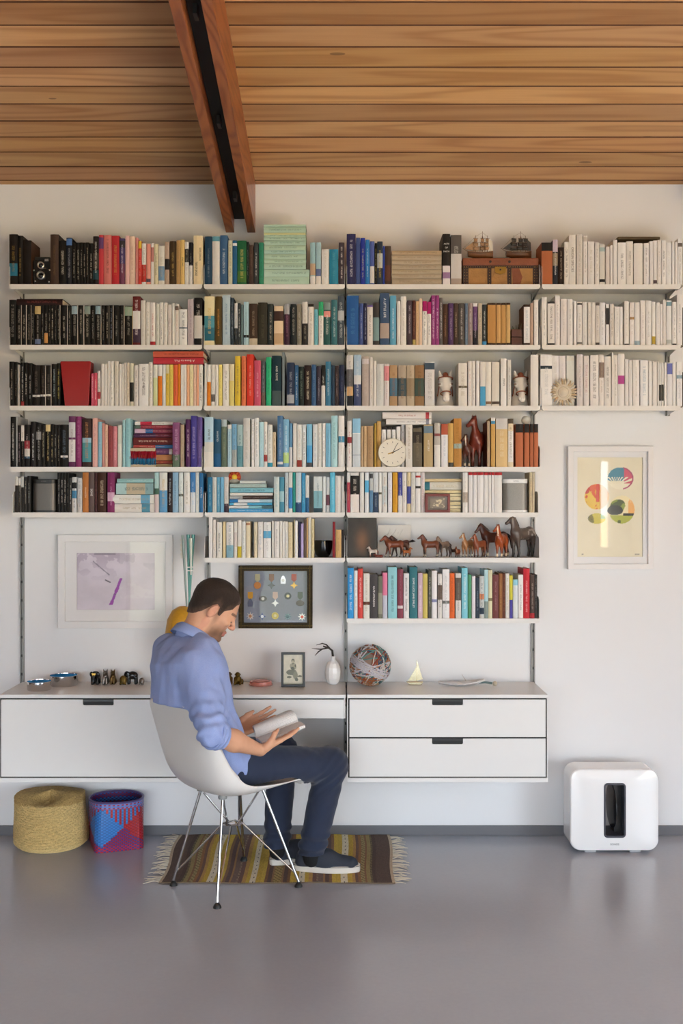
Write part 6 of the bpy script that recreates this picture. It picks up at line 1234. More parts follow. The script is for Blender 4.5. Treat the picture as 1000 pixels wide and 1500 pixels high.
# --- straw basket
straw = mat('straw', None, .75, attr='Col', var=.5, vscale=120, bump=.5, bscale=160)
xc = (74.5-CX)*5.14/F; yc = -.165; t = empty('straw_basket', (xc, yc, 0), 'lumpy straw coloured woven basket upside down on floor', 'basket')
prof = []
for k in range(46): prof.append(('w', k/45))
def straw_pt(a, u):
    h = .238; z = h*u; r = .165*(1+.02*math.sin(u*6)-.05*(u-.15)**2)
    if u < .1: r *= .86+1.4*u
    r *= 1+.025*math.sin(2*a+1.2)+.02*math.sin(3*a+4*u)
    return r, z
N = 72; RW = 40; vs = []; fs = []; cs = []
for k in range(RW*2+1):
    u = k/(RW*2)
    for i in range(N):
        a = 2*math.pi*i/N; r, z = straw_pt(a, u); r += .0022*(1 if k % 2 else -1)*(1 if u > .02 else 0)+.0012*math.sin(i*math.pi+k); z += .014*math.sin(a*1+.3)*u+.012*math.cos(2*a+.4)*u*u
        vs.append((xc+r*math.cos(a), yc+r*.9*math.sin(a), max(z, .0005)))
for k in range(RW*2):
    for i in range(N): fs.append((k*N+i, k*N+(i+1) % N, (k+1)*N+(i+1) % N, (k+1)*N+i))
top0 = RW*2*N; TR = 14
for k in range(1, TR+1):
    v = k/TR
    for i in range(N):
        a = 2*math.pi*i/N; r, z = straw_pt(a, 1.0); z += .014*math.sin(a+.3)+.012*math.cos(2*a+.4)
        rr_ = r*(1-v); zz = z+.014*math.sin(min(1, v*1.6)*math.pi)*.5-.018*v*(1-v)*2*(math.sin(3*a)*.8+.3)+.012*v+.0016*(k % 2)
        vs.append((xc+rr_*math.cos(a), yc+rr_*.9*math.sin(a), zz))
    b0 = top0+(k-1)*N; b1 = top0+k*N
    for i in range(N): fs.append((b0+i, b0+(i+1) % N, b1+(i+1) % N, b1+i))
mb = MB(); rs_ = random.Random(2)
for f in fs:
    z = vs[f[0]][2]; w = rs_.uniform(.85, 1.1); c = lin('f0d494') if z < .215 else lin('d2b070')
    mb.cur = tuple(min(1, q*w) for q in c); mb.add([vs[i] for i in f], [(0, 1, 2, 3)])
mb.build('woven_body', straw, t, True)
# --- blue and red woven basket
xc = (169-CX)*5.13/F; yc = -.15; t = empty('woven_basket', (xc, yc, 0), 'blue and red plastic woven basket, open, on floor', 'basket')
wv = mat('plastic_weave', None, .35, attr='Col', var=.1)
def bpt(a, u, ins=0):
    e = 1-u*.85; half = .127+.004*math.sin(u*3.1); c, s_ = math.cos(a-.35), math.sin(a-.35)
    sq = 1/max(abs(c), abs(s_)); r = half*((1-e)*1.03+e*min(sq, 1.3)*.9)-ins
    return (xc+r*math.cos(a), yc+r*math.sin(a), .224*u+.001+.012*u*math.sin(a)*-.3)
N, RW = 80, 34; out = MB(); inn = MB(); RD, BL, PB = lin('bb2c34'), lin('3f86d4'), lin('44408e')
for k in range(RW):
    for i in range(N):
        a = 2*math.pi*i/N; u = k/RW; a1 = 2*math.pi*(i+1)/N; u1 = (k+1)/RW
        ph = ((math.degrees(a)+20+360) % 90)/90; tri = abs(ph-.5)*2; sidei = int(((math.degrees(a)+20+360) % 360)//90)
        if u > .86: c = (BL if k % 2 else RD) if i % 2 else (lin('7a86c8'))
        elif u < .1: c = PB if (k+i) % 2 else RD
        else:
            v = (u-.1)/.76
            if abs(v-.5) < abs(ph-.5): c = RD if (ph < .5) == (sidei % 2 == 0) else BL
            else: c = (BL if i % 2 else RD) if v > .5 else (PB if (i+k) % 2 else RD)
            if (i+k) % 2 == 0: c = tuple(q*.72 for q in c)
        b = .0018 if (i+k) % 2 else 0
        q = [bpt(a, u, b), bpt(a1, u, b), bpt(a1, u1, b), bpt(a, u1, b)]; out.cur = c; out.add(q, [(0, 1, 2, 3)])
        q = [bpt(a, u, .006), bpt(a1, u, .006), bpt(a1, u1, .006), bpt(a, u1, .006)]; inn.cur = (BL if (k//3) % 2 else lin('8a2a40')) if (i+k) % 2 else lin('3a3a84'); inn.add(q, [(3, 2, 1, 0)])
inn.cur = RD; inn.add([bpt(2*math.pi*i/N, .015, .006) for i in range(N)], [tuple(range(N))])
out.build('outer_weave', wv, t); inn.build('inner_weave', wv, t)
MB().tube([bpt(2*math.pi*i/40, 1.0, .003) for i in range(40)], .0055, 8, True).build('rim', mat('rim_purple', '5a4a7c', .4), t, True)
# --- rug
ry0 = fl(0, 1294.5)[1]; ry1 = -.016; rx0, rx1 = -.782, .232
t = empty('striped_rug', ((rx0+rx1)/2, (ry0+ry1)/2, 0), 'flat woven rug striped brown and gold with pale fringes, under chair', 'rug')
STR = [(0, 'b0a08a'), (.012, '55443c'), (.075, '4c3c36'), (.09, '6e6248'), (.1, '8a7a50'), (.115, '7a5a40'), (.125, '94845a'), (.14, '86603e'), (.155, '6a5044'), (.165, 'a8844a'), (.18, 'b4963c'), (.2, 'd0c8b0'), (.23, 'b89c40'), (.25, 'c0a444'), (.265, '7c5e44'), (.28, '5e4a44'), (.295, '94704c'), (.305, '6e5a52'), (.325, '8a7464'), (.335, '6a5048'), (.35, 'a8844a'), (.365, 'b49a40'), (.385, 'd0c8b0'), (.41, 'b4963c'), (.43, 'bca042'), (.445, '7c5a40'), (.46, '5e4a42'), (.475, '8a6a4c'), (.485, 'a08a58'), (.5, '7a5e48')]
STR = STR+[(1-a_, c_) for a_, c_ in reversed(STR[1:-1])]
def rugcol(u):
    k = 0
    if u <= .5:
        for a_, c_ in STR:
            if a_ <= u: hx = c_
        return hx
    return rugcol(max(0, 1-u-1e-6))
NX, NY = 240, 50; vs = []; mb = MB()
top = lambda i, j: (rx0+(rx1-rx0)*i/NX+.012*math.sin(j*.11+.5)*(1 if i < NX/2 else -.6)*abs(2*i/NX-1), ry0+(ry1-ry0)*j/NY+.004*math.sin(i*.05), .006+.0012*math.sin(i*.9)*0+.0007*((i+j) % 2)+.001*math.sin(i*.13+j*.2))
for i in range(NX):
    u = (i+.5)/NX; hx = rugcol(u); base = tuple(min(1, q*1.45) for q in lin(hx))
    for j in range(NY):
        c = base
        if hx == 'd0c8b0':
            w = (u*NX*1.0 % 7); c = lin('3a3a38') if (j % 4 == 0 and (rugcol(u-.012) == hx and rugcol(u+.012) == hx)) else base
        if hx in ('94845a', '8a7464', 'a08a58', '6e6248') and (i+j*2) % 5 < 2: c = tuple(q*.55 for q in base)
        k = .9+.2*rs_.random(); mb.cur = tuple(q*k for q in c)
        mb.add([top(i, j), top(i+1, j), top(i+1, j+1), top(i, j+1)], [(0, 1, 2, 3)])
mb.build('woven_field', mat('rug_wool', None, .95, attr='Col', var=.3, vscale=200, bump=.4, bscale=500), t, True)
mb = MB()
for i in range(NX): mb.add([top(i, 0), top(i+1, 0), (top(i+1, 0)[0], top(i+1, 0)[1], .0005), (top(i, 0)[0], top(i, 0)[1], .0005)], [(0, 1, 2, 3)])
mb.build('front_edge', mat('rug_edge', '6a5a48', .95), t)
for sgn, X0, i in ((-1, rx0, 0), (1, rx1, NX)):
    mb = MB(); rf = random.Random(5+i)
    for k in range(46):
        p = top(i, int(k/46*NY)); L = rf.uniform(.04, .075); yy = p[1]+rf.uniform(-.01, .01); dr = rf.uniform(-.035, .035); mid = rf.uniform(.2, .8)
        mb.tube([(p[0], yy, .006), (p[0]+sgn*L*.5, yy+dr*mid, .008), (p[0]+sgn*L, yy+dr, .004)], [.0026, .0022, .0012], 5)
    mb.build('fringe', mat('fringe_cream', 'cfc6b4', .9), t, True)['kind'] = 'stuff'
# ================================================================== CHAIR
CC = np.array((-.457, -.705, 0.)); PH = math.radians(42)
fv = np.array((math.cos(PH), math.sin(PH), 0)); rv = np.array((math.sin(PH), -math.cos(PH), 0)); uz = np.array((0, 0, 1.))
chair = empty('shell_chair', tuple(CC), 'white moulded shell chair with wire legs, under the man', 'chair')
cp = [(.236, .418), (.247, .436), (.235, .449), (.19, .452), (.11, .442), (.03, .428), (-.06, .416), (-.13, .418), (-.19, .444), (-.236, .50), (-.262, .57), (-.282, .65), (-.302, .73), (-.318, .785), (-.325, .808)]
cw = [.16, .185, .2, .214, .222, .226, .226, .222, .216, .212, .21, .207, .198, .172, .125]
ce = [.0, .0, .0, .004, .016, .034, .056, .078, .094, .092, .078, .06, .04, .02, .006]
def interp(L, t):
    x = t*(len(L)-1); i = min(int(x), len(L)-2); f_ = x-i
    p0, p1, p2, p3 = [np.array(L[max(0, min(len(L)-1, k))], float) for k in (i-1, i, i+1, i+2)]
    return .5*((2*p1)+(-p0+p2)*f_+(2*p0-5*p1+4*p2-p3)*f_*f_+(-p0+3*p1-3*p2+p3)*f_**3)
NV_, NU_ = 60, 32; vs = []; fs = []
for i in range(NV_+1):
    t_ = i/NV_; c = interp(cp, t_); c2 = interp(cp, min(1, t_+.01)); c1 = interp(cp, max(0, t_-.01)); tg = (c2-c1)/np.linalg.norm(c2-c1); nn = np.array((-tg[1], tg[0]))*-1
    w = float(interp(cw, t_)); e = float(interp(ce, t_))
    for j in range(NU_+1):
        u = j/NU_*2-1; q = c+nn*e*abs(u)**2.4
        vs.append(tuple(CC+fv*q[0]+rv*w*math.sin(u*math.pi/2*.98)/math.sin(math.pi/2*.98)*(1-.0*u)+uz*q[1]))
for i in range(NV_):
    for j in range(NU_): k = i*(NU_+1)+j; fs.append((k, k+1, k+NU_+2, k+NU_+1))
o = MB().add(vs, fs).build('seat_shell', mat('shell_plastic', 'dedad6', .34, 0, .03), chair, True); sd = o.modifiers.new('solid', 'SOLIDIFY'); sd.thickness = .0055; sd.offset = 0
chrome = mat('chrome_wire', 'c8c8c8', .12, 1.0, 0)
feet = [(-.4956, -.97), (-.181, -.728), (-.440, -.41), (-.710, -.712)]
mounts = [(-.487, -.852, .412), (-.338, -.722, .424), (-.445, -.575, .424), (-.592, -.722, .412)]
cf_ = [(-.462, -.745, .263), (-.418, -.71, .263), (-.452, -.672, .263), (-.498, -.708, .263)]
for i in range(4):
    fx, fy = feet[i]; m_ = np.array(mounts[i]); ft = np.array((fx, fy, .022)); j1 = np.array(mounts[(i+1) % 4]); j0 = np.array(mounts[(i-1) % 4]); cc_ = np.array(cf_[i])
    lg = MB().tube([m_, ft], .0062, 10).build('leg', chrome, chair, True)
    low = ft+(m_-ft)*.09
    MB().tube([low, cc_+(0, 0, 0.0)], .0042, 8).build('strut', chrome, lg, True)
    MB().tube([cc_, cc_*.5+np.array(cf_[(i+1) % 4])*.5+np.array((0, 0, -.004)), j1*.88+np.array(cf_[(i+1) % 4])*.12], .0042, 8).build('strut', chrome, lg, True)
    MB().lathe([(.004, .02), (.009, .018), (.016, .006), (.017, 0), (0, 0)][::-1], (fx, fy, .0076 if i == 2 else .0005), 14).build('glide', mat('glide_black', '151515', .5), lg, True)
    MB().lathe([(0, -.002), (.017, -.002), (.019, .006), (.014, .016), (0, .017)], (m_[0], m_[1], m_[2]-.006), 14).build('shock_mount', mat('mount_grey', '8a8a88', .5), lg, True)
MB().tube([*cf_], .0045, 8, True).build('cross_frame', chrome, chair, True)
# ================================================================== THE MAN
skin = mat('skin', None, .5, attr='Col', var=.12, vscale=60, spec=.35)
HC = np.array(P(315.5, 891.6, -.76)); ps, pp = math.radians(12), math.radians(33)
Fh = np.array((math.cos(ps)*math.cos(pp), math.sin(ps)*math.cos(pp), -math.sin(pp))); Uh = np.array((math.cos(ps)*math.sin(pp), math.sin(ps)*math.sin(pp), math.cos(pp))); Lh = np.cross(Uh, Fh)
RH = np.stack([Fh, Lh, Uh], 1)
hp = [('+', 0, ell((-.014, 0, .034), (.098, .077, .084))), ('+', .03, ell((.026, 0, -.03), (.06, .059, .083))),
      ('+', .02, ell((-.04, 0, -.02), (.06, .06, .06)))]
for s in (-1, 1):
    hp += [('+', .02, rc((-.012, s*.05, -.06), (.06, s*.016, -.099), .019, .017)), ('+', .012, rc((.07, s*.036, .016), (.083, s*.01, .014), .010, .0095)),
           ('+', .012, ell((.055, s*.045, -.024), (.025, .02, .02)))]
hp += [('+', .014, ell((.071, 0, -.101), (.02, .021, .017)))]
for s in (-1, 1): hp += [('-', .012, ell((.092, s*.032, -.004), (.016, .015, .012))), ('+', .004, ell((.0735, s*.032, -.006), (.0135, .0145, .0125)))]
hp += [('+', .009, rc((.083, 0, .008), (.106, 0, -.031), .0075, .0105)), ('+', .006, ell((.098, .011, -.036), (.011, .008, .008))), ('+', .006, ell((.098, -.011, -.036), (.011, .008, .008))),
       ('-', .003, ell((.1, .0075, -.044), (.006, .0038, .003))), ('-', .003, ell((.1, -.0075, -.044), (.006, .0038, .003))),
       ('+', .006, rc((.078, -.018, -.068), (.088, 0, -.0635), .005, .0065)), ('+', .006, rc((.078, .018, -.068), (.088, 0, -.0635), .005, .0065)),
       ('+', .005, rc((.077, -.015, -.0745), (.0855, 0, -.0765), .005, .007)), ('+', .005, rc((.077, .015, -.0745), (.0855, 0, -.0765), .005, .007)),
       ('-', .003, rc((.082, -.02, -.0705), (.096, 0, -.0700), .0016, .0018)), ('-', .003, rc((.082, .02, -.0705), (.096, 0, -.0700), .0016, .0018))]
ct, st_ = math.cos(.2), math.sin(.2)
for s in (-1, 1):
    Re = np.array(((ct, 0, st_), (0, 1, 0), (-st_, 0, ct)))
    hp += [('+', .004, ell((-.014, s*.079, -.012), (.0185, .008, .031), Re)), ('-', .004, ell((-.009, s*.088, -.006), (.009, .008, .017), Re)), ('+', .002, ell((-.017, s*.083, -.03), (.009, .005, .011), Re)), ('+', .002, rc((-.001, s*.08, -.012), (-.002, s*.082, -.02), .004, .003))]
headf = sdf(hp); tohead = lambda p: (p-HC) @ RH
def hw(v): return HC+RH @ np.array(v, float)
NB = np.array((-.618, -.80, 1.062)); SR = np.array((-.584, -.934, .972)); SLf = np.array((-.735, -.69, .99))
ER = np.array((-.502, -1.085, .722)); WR = np.array((-.33, -.902, .614)); EL = np.array((-.65, -.565, .72)); WL = np.array((-.452, -.612, .632))
PEL = np.array((-.515, -.75, .525)); HR = np.array((-.413, -.779, .52)); HL = np.array((-.533, -.645, .52)); KR = np.array((-.045, -.605, .487)); KL = np.array((-.272, -.36, .487)); AR = np.array((-.135, -.56, .1)); AL = np.array((-.288, -.462, .1))
SP = [np.array((-.568, -.805, .66)), np.array((-.622, -.828, .82)), np.array((-.632, -.825, .94)), np.array((-.628, -.81, 1.012))]
def hand(wr, d, n, side, curls, spread=.02, thumb=None):
    d = np.array(d, float); d /= np.linalg.norm(d); n = np.array(n, float); n -= d*(n@d); n /= np.linalg.norm(n); s = np.cross(d, n)*side
    out = [('+', .012, ecap(wr, wr+d*.03, s, (.026, .019), (.032, .016)))]
    lens = [(.042, .026, .020), (.046, .029, .021), (.042, .027, .020), (.033, .021, .018)]
    for i in range(4):
        b = wr+d*.022+s*(.026-.0165*i); k = wr+d*(.092-.004*abs(i-1)-(.006 if i == 3 else 0))+s*(.031-.0205*i)
        out.append(('+', .012, rc(b, k, .0135, .0105)))
        p = k; an = 0; r0 = .0095-(.001 if i == 3 else 0)
        for j in range(3):
            an += curls[i][j]; dd = d*math.cos(an)+n*math.sin(an)+s*(.06*(1.2-i)); dd /= np.linalg.norm(dd); q = p+dd*lens[i][j]
            out.append(('+', .005, rc(p, q, r0, r0-.0011))); p = q; r0 -= .0011
    t0 = wr+d*.02+s*.022; th = thumb or [(.048, .032, .012), (.078, .040, .03), (.098, .034, .04)]
    p = t0; r0 = .0155
    for a_, b_, c_ in th:
        q = wr+d*a_+s*b_+n*c_; out.append(('+', .008, rc(p, q, r0, r0-.003))); p = q; r0 -= .0028
    return out
hr = hand(WR, (.80, .50, .33), (-.3, .12, .94), 1, [(.02, .12, .1), (.0, .1, .1), (-.02, .1, .1), (-.02, .1, .1)], thumb=[(.045, .034, .014), (.074, .034, .036), (.1, .018, .042)])
hl = hand(WL, (.90, .22, .36), (-.2, -.75, .62), -1, [(.05, .12, .1), (.05, .12, .1), (.05, .1, .1), (.05, .1, .1)], thumb=[(.04, .036, .01), (.07, .046, .012), (.098, .046, .02)])
body = [('+', 0, lambda p: headf(tohead(p))), ('+', .035, ecap(hw((-.028, 0, -.05)), NB, Lh, (.055, .053), (.062, .062))),
        ('+', .03, ecap(SP[3], SP[2], rv, (.14, .06), (.15, .085))), ('+', .03, ecap(SP[2], SP[0], rv, (.15, .085), (.13, .085))), ('+', .03, ecap(SP[0], PEL, rv, (.13, .085), (.13, .085))),
        ('+', .03, rc(SR, ER, .045, .04)), ('+', .02, ecap(ER, WR*.45+ER*.55, uz, (.044, .041), (.042, .038))), ('+', .02, ecap(WR*.45+ER*.55, WR, uz, (.042, .038), (.024, .028))), ('+', .03, rc(SLf, EL, .045, .04)), ('+', .02, rc(EL, WL, .041, .026))]
body += [('+', .03, rc(HR, KR, .06, .045)), ('+', .03, rc(HL, KL, .06, .045)), ('+', .03, rc(KR, AR, .042, .032)), ('+', .03, rc(KL, AL, .042, .032)), ('+', .02, rc(AR, AR+np.array((.04, .0, -.045)), .028, .022)), ('+', .02, rc(AL, AL+np.array((.03, .015, -.045)), .028, .022))]
body += hr+hl
def skincol(co):
    q = tohead(co); base = np.tile(np.array(lin('d9a484')), (len(co), 1)); n = vnoise(co, 40.0)
    inh = (np.linalg.norm(q, axis=1) < .16) & (co[:, 2] > 1.02)
    red = inh & (((q[:, 0] < -.0) & (np.abs(q[:, 1]) > .07)) | ((q[:, 0] > .09) & (q[:, 2] < -.02)))
    base[red] = base[red]*.7+np.array(lin('d08070'))*.3
    fac = np.clip((-.042-q[:, 2])/.03, 0, 1)*np.clip((q[:, 0]-.0)/.025, 0, 1)*inh
    fac = np.maximum(fac, inh*np.clip((q[:, 0]-.0)/.02, 0, 1)*np.clip((.03-q[:, 0])/.02, 0, 1)*np.clip((.0-q[:, 2])/.02, 0, 1))
    fac *= np.clip((.02-np.maximum(0, -.118-q[:, 2]))/.02, 0, 1)
    fac = (fac*(.72+.5*(n-.5)))[:, None]; base = base*(1-fac)+np.array(lin('5a4232'))*fac
    lips = inh & (q[:, 0] > .078) & (np.abs(q[:, 2]+.0705) < .0095) & (np.abs(q[:, 1]) < .024); base[lips] = lin('b8766a')
    brow = inh & (q[:, 0] > .06) & (np.abs(q[:, 2]-.019) < .0052) & (np.abs(np.abs(q[:, 1])-.03) < .022); base[brow] = base[brow]*.25+np.array(lin('3a281e'))*.75
    lash = inh & (q[:, 0] > .07) & (np.abs(q[:, 2]+.013) < .0022) & (np.abs(np.abs(q[:, 1])-.032) < .014); base[lash] = lin('4a3228')
    hands = co[:, 2] < .9; base[hands] = base[hands]*.9+np.array(lin('c88a68'))*.1
    return base
person = blob('person', sdf(body), (-.86, -1.2, .02), (.1, -.28, 1.33), .0034, skin, None, skincol, 1, base=(-.515, -.75, 0))
tag(person, 'man in blue shirt and dark jeans sitting sideways reading a book', 'person')
# hair: cropped close, following the skull above the hairline
hx = [-.13, -.09, -.075, -.05, -.035, -.028, -.012, .004, .010, .022, .028, .045, .055, .063, .075, .11]; hz = [-.085, -.072, -.062, -.034, -.006, .010, .022, .018, -.012, -.016, .012, .026, .036, .058, .074, .078]
hbase = sdf([('+', 0, lambda p: headf(tohead(p))), ('+', .035, ecap(hw((-.028, 0, -.05)), NB, Lh, (.055, .053), (.062, .062)))])
def hairf(p):
    q = tohead(p); n = vnoise(p, 160.0); hb = hbase(p); return np.maximum(np.maximum(hb-.0055-.0022*(n-.5), -(hb+.006)), (np.interp(q[:, 0], hx, hz)-q[:, 2]+.004*(vnoise(p, 90.0)-.5))*.8)
def haircol(co):
    q = tohead(co); ed = np.clip((q[:, 2]-np.interp(q[:, 0], hx, hz))/.035+.5*(vnoise(co, 120.0)-.5), 0, 1)[:, None]; return np.array(lin('6a5040'))*(1-ed)+np.array(lin('33241b'))*ed
lo = HC-.15; hi_ = HC+.15
blob('hair', hairf, lo, hi_, .0024, mat('hair_brown', None, .55, attr='Col', var=.5, vscale=300, bump=.6, bscale=500), person, haircol, 0)
# the cloth rests against the inside of the shell
_zb = np.array([c[1] for c in cp[8:]]); _fb = np.array([c[0] for c in cp[8:]]); _eb = np.array(ce[8:]); _wb = np.array(cw[8:])
_fs = np.array([c[0] for c in cp[2:9]][::-1]); _zs = np.array([c[1] for c in cp[2:9]][::-1]); _es = np.array(ce[2:9][::-1]); _ws = np.array(cw[2:9][::-1])
def clear_shell(p, d, gap=.012):
    q = p-CC; f_ = q@fv; l_ = q@rv; z = p[:, 2]
    u = np.abs(l_)/np.interp(z, _zb, _wb); back = np.interp(z, _zb, _fb)+np.interp(z, _zb, _eb)*np.minimum(u, 1)**2.4-np.maximum(z-.795, 0)*4+gap-f_
    back = np.where((z > .43) & (u < 1.15), back-np.maximum(u-.96, 0)*1.2, -1)
    u = np.abs(l_)/np.interp(f_, _fs, _ws); seat = np.interp(f_, _fs, _zs)+np.interp(f_, _fs, _es)*np.minimum(u, 1)**2.4+gap-z
    seat = np.where((f_ > -.2) & (f_ < .25) & (u < 1.1) & (z > .36), seat-np.maximum(u-.96, 0)*1.2, -1)
    return np.maximum(d, np.maximum(back, seat)*.8)
# trousers
def folds(p, amp, s=26): return amp*(fbm(p*np.array((1.0, 1.0, .42)), s, 2)-.5)*2
jp = [('+', 0, ell(PEL+np.array((0, 0, -.005)), (.13, .165, .098), np.stack([fv, rv, uz], 1))), ('+', .05, rc(HR, KR, .088, .072)), ('+', .05, rc(HL, KL, .088, .07)), ('+', .03, rc(KR, AR+np.array((.003, 0, -.006)), .069, .058)), ('+', .03, rc(KL, AL+np.array((0, 0, -.002)), .069, .058))]
jf0 = sdf(jp)
def jf(p):
    d = jf0(p)+folds(p, .0035, 24)
    for K, w in ((KR, .11), (KL, .11)):
        r_ = np.linalg.norm(p-(K+np.array((-.03, 0, -.03))), axis=1); d = d+.0045*np.sin((p[:, 2]*.9-p[:, 0]*.8)*150+6*vnoise(p, 12.0))*np.exp(-(r_/w)**2)
    for A in (AR, AL): d = d+.003*np.sin(p[:, 2]*120+5*vnoise(p, 15.0))*np.exp(-((p[:, 2]-.13)/.06)**2)
    cut = np.maximum(.092-p[:, 2], -.0); d = np.maximum(d, .088-p[:, 2]+.0*cut)
    return clear_shell(p, np.maximum(d, p[:, 2]-.60))
def denim():
    t = NT('denim'); t.p.inputs['Roughness'].default_value = .85
    w = t.n('TexNoise', Scale=420.0, Detail=2.0); t.l(t.coords((1, 1, 3)), w.inputs['Vector']); n2 = t.n('TexNoise', Scale=9.0, Detail=3.0); t.l(t.coords(), n2.inputs['Vector'])
    c = t.mix(t.math('MULTIPLY', w.outputs['Fac'], .8), lin('161f36'), lin('303e5a')); c = t.mix(t.math('MULTIPLY', n2.outputs['Fac'], .5), c, lin('10172a'))
    t.l(c, t.p.inputs['Base Color']); t.bump(w.outputs['Fac'], .25, .002); t.p.inputs['Sheen Weight'].default_value = .15; return t.m
jeans = blob('jeans', jf, (-.74, -.98, .07), (.06, -.26, .64), .004, denim(), person, None, 1)
for A, rr_ in ((AR, .0605), (AL, .0605)): pass
# shirt
sp = [('+', 0, ecap(SP[3], SP[2], rv, (.15, .072), (.19, .122))), ('+', .05, ecap(SP[2], SP[1], rv, (.196, .122), (.20, .132))), ('+', .05, ecap(SP[1], SP[0], rv, (.20, .132), (.182, .118))), ('+', .05, ecap(SP[0], PEL+np.array((.01, .005, .0)), rv, (.182, .118), (.175, .128))),
      ('+', .03, ecap(NB-np.array((0, 0, .02)), SP[3], rv, (.07, .064), (.13, .07))), 
      ('+', .03, ecap(PEL+fv*.05, PEL+fv*.14+np.array((0, 0, .02)), rv, (.13, .08), (.11, .06)))]
sft = sdf(sp); sfa = sdf([('+', 0, rc(SR, ER, .06, .064)), ('+', 0, rc(SLf, EL, .068, .064)), ('+', .03, rc(EL, EL*.7+WL*.3, .06, .055))])
def sf0(p):
    d = clear_shell(p, sft(p)+0); e = sfa(p); h = np.clip(.5+.5*(d-e)/.05, 0, 1); return d*(1-h)+e*h-.05*h*(1-h)
axn = (hw((-.038, 0, -.045))-NB); axn /= np.linalg.norm(axn)
def sf(p):
    d = sf0(p)+folds(p, .011, 11)+folds(p+3, .0065, 24)
    ta = np.clip((p-SR)@(ER-SR)/((ER-SR)@(ER-SR)), 0, 1.2); ra_ = np.linalg.norm(p-SR-ta[:, None]*(ER-SR), axis=1)
    d = d+.0045*np.sin(ta*38+7*vnoise(p, 10.0))*np.exp(-((ta-.85)/.3)**2)*(ra_ < .12)
    d = d+.004*np.sin((p[:, 2]*1.0+(p@fv)*1.2)*70+5*vnoise(p, 8.0))*np.exp(-((p[:, 2]-.72)/.13)**2)
    nk = rc(NB+axn*.004, NB+axn*.2, .063, .066)(p); d = np.maximum(d, -nk)                                    # neck opening
    d = np.maximum(d, (p-(ER+(ER-SR)/np.linalg.norm(ER-SR)*.03))@((ER-SR)/np.linalg.norm(ER-SR)) if False else d-1)
    return np.maximum(d, .505-p[:, 2])
def chambray():
    t = NT('chambray'); t.p.inputs['Roughness'].default_value = .85
    w = t.n('TexNoise', Scale=380.0, Detail=2.0); t.l(t.coords((1, 1, 2)), w.inputs['Vector']); n2 = t.n('TexNoise', Scale=7.0, Detail=3.0); t.l(t.coords(), n2.inputs['Vector'])
    c = t.mix(t.math('MULTIPLY', w.outputs['Fac'], .9), lin('7c92cc'), lin('b0bce0')); c = t.mix(t.math('MULTIPLY', n2.outputs['Fac'], .3), c, lin('687ebc'))
    t.l(c, t.p.inputs['Base Color']); t.bump(w.outputs['Fac'], .2, .002); M['chambray'] = t.m; return t.m
shirt = blob('shirt', sf, (-.88, -1.2, .48), (-.3, -.42, 1.16), .0042, chambray(), person, None, 1)
# rolled cuffs
def cuff(a, b, r0, r1, L0):
    d = (b-a)/np.linalg.norm(b-a); c = a+d*L0
    f0 = rc(c-d*.018, c+d*.018, r0, r1); f1 = rc(c-d*.06, c+d*.07, r0-.012, r1-.012)
    def f(p): return np.maximum(np.maximum(f0(p)+.002*np.sin((p@d)*260+4*vnoise(p, 18.0)), -f1(p)), np.abs((p-c)@d+.006*(vnoise(p, 20.0)-.5))-.024)
    return f, c
f_, c_ = cuff(ER, WR, .064, .057, .028); blob('cuff', f_, c_-.1, c_+.1, .003, M['chambray'], shirt)
f_, c_ = cuff(EL, WL, .056, .05, .10); blob('cuff', f_, c_-.1, c_+.1, .003, M['chambray'], shirt)
# collar: a folded band round the neck, open at the throat
up_ = axn; bk = -(fv-up_*(fv@up_)); bk /= np.linalg.norm(bk); sd_ = np.cross(up_, bk); vs = []; fs = []; NC = 40; prof = [(.067, -.03), (.066, .012), (.067, .026), (.071, .031), (.078, .024), (.086, .004), (.092, -.014)]
for i in range(NC+1):
    a_ = math.radians(-158+316*i/NC); fr = abs(a_)/math.radians(158)
    for (r_, h_) in prof:
        hh = h_*(1-.12*fr)-.014*fr-(.012*max(0, fr-.8)/.2 if r_ > .075 else 0); rr_ = r_*(1+.1*fr*(r_ > .075)); vs.append(tuple(NB+up_*.008+(bk*math.cos(a_)+sd_*math.sin(a_))*rr_+up_*hh))
m7 = len(prof)
for i in range(NC):
    for j in range(m7-1): fs.append((i*m7+j, i*m7+j+1, (i+1)*m7+j+1, (i+1)*m7+j))
o = MB().add(vs, fs).build('collar', M['chambray'], shirt, True); sd = o.modifiers.new('solid', 'SOLIDIFY'); sd.thickness = .0028
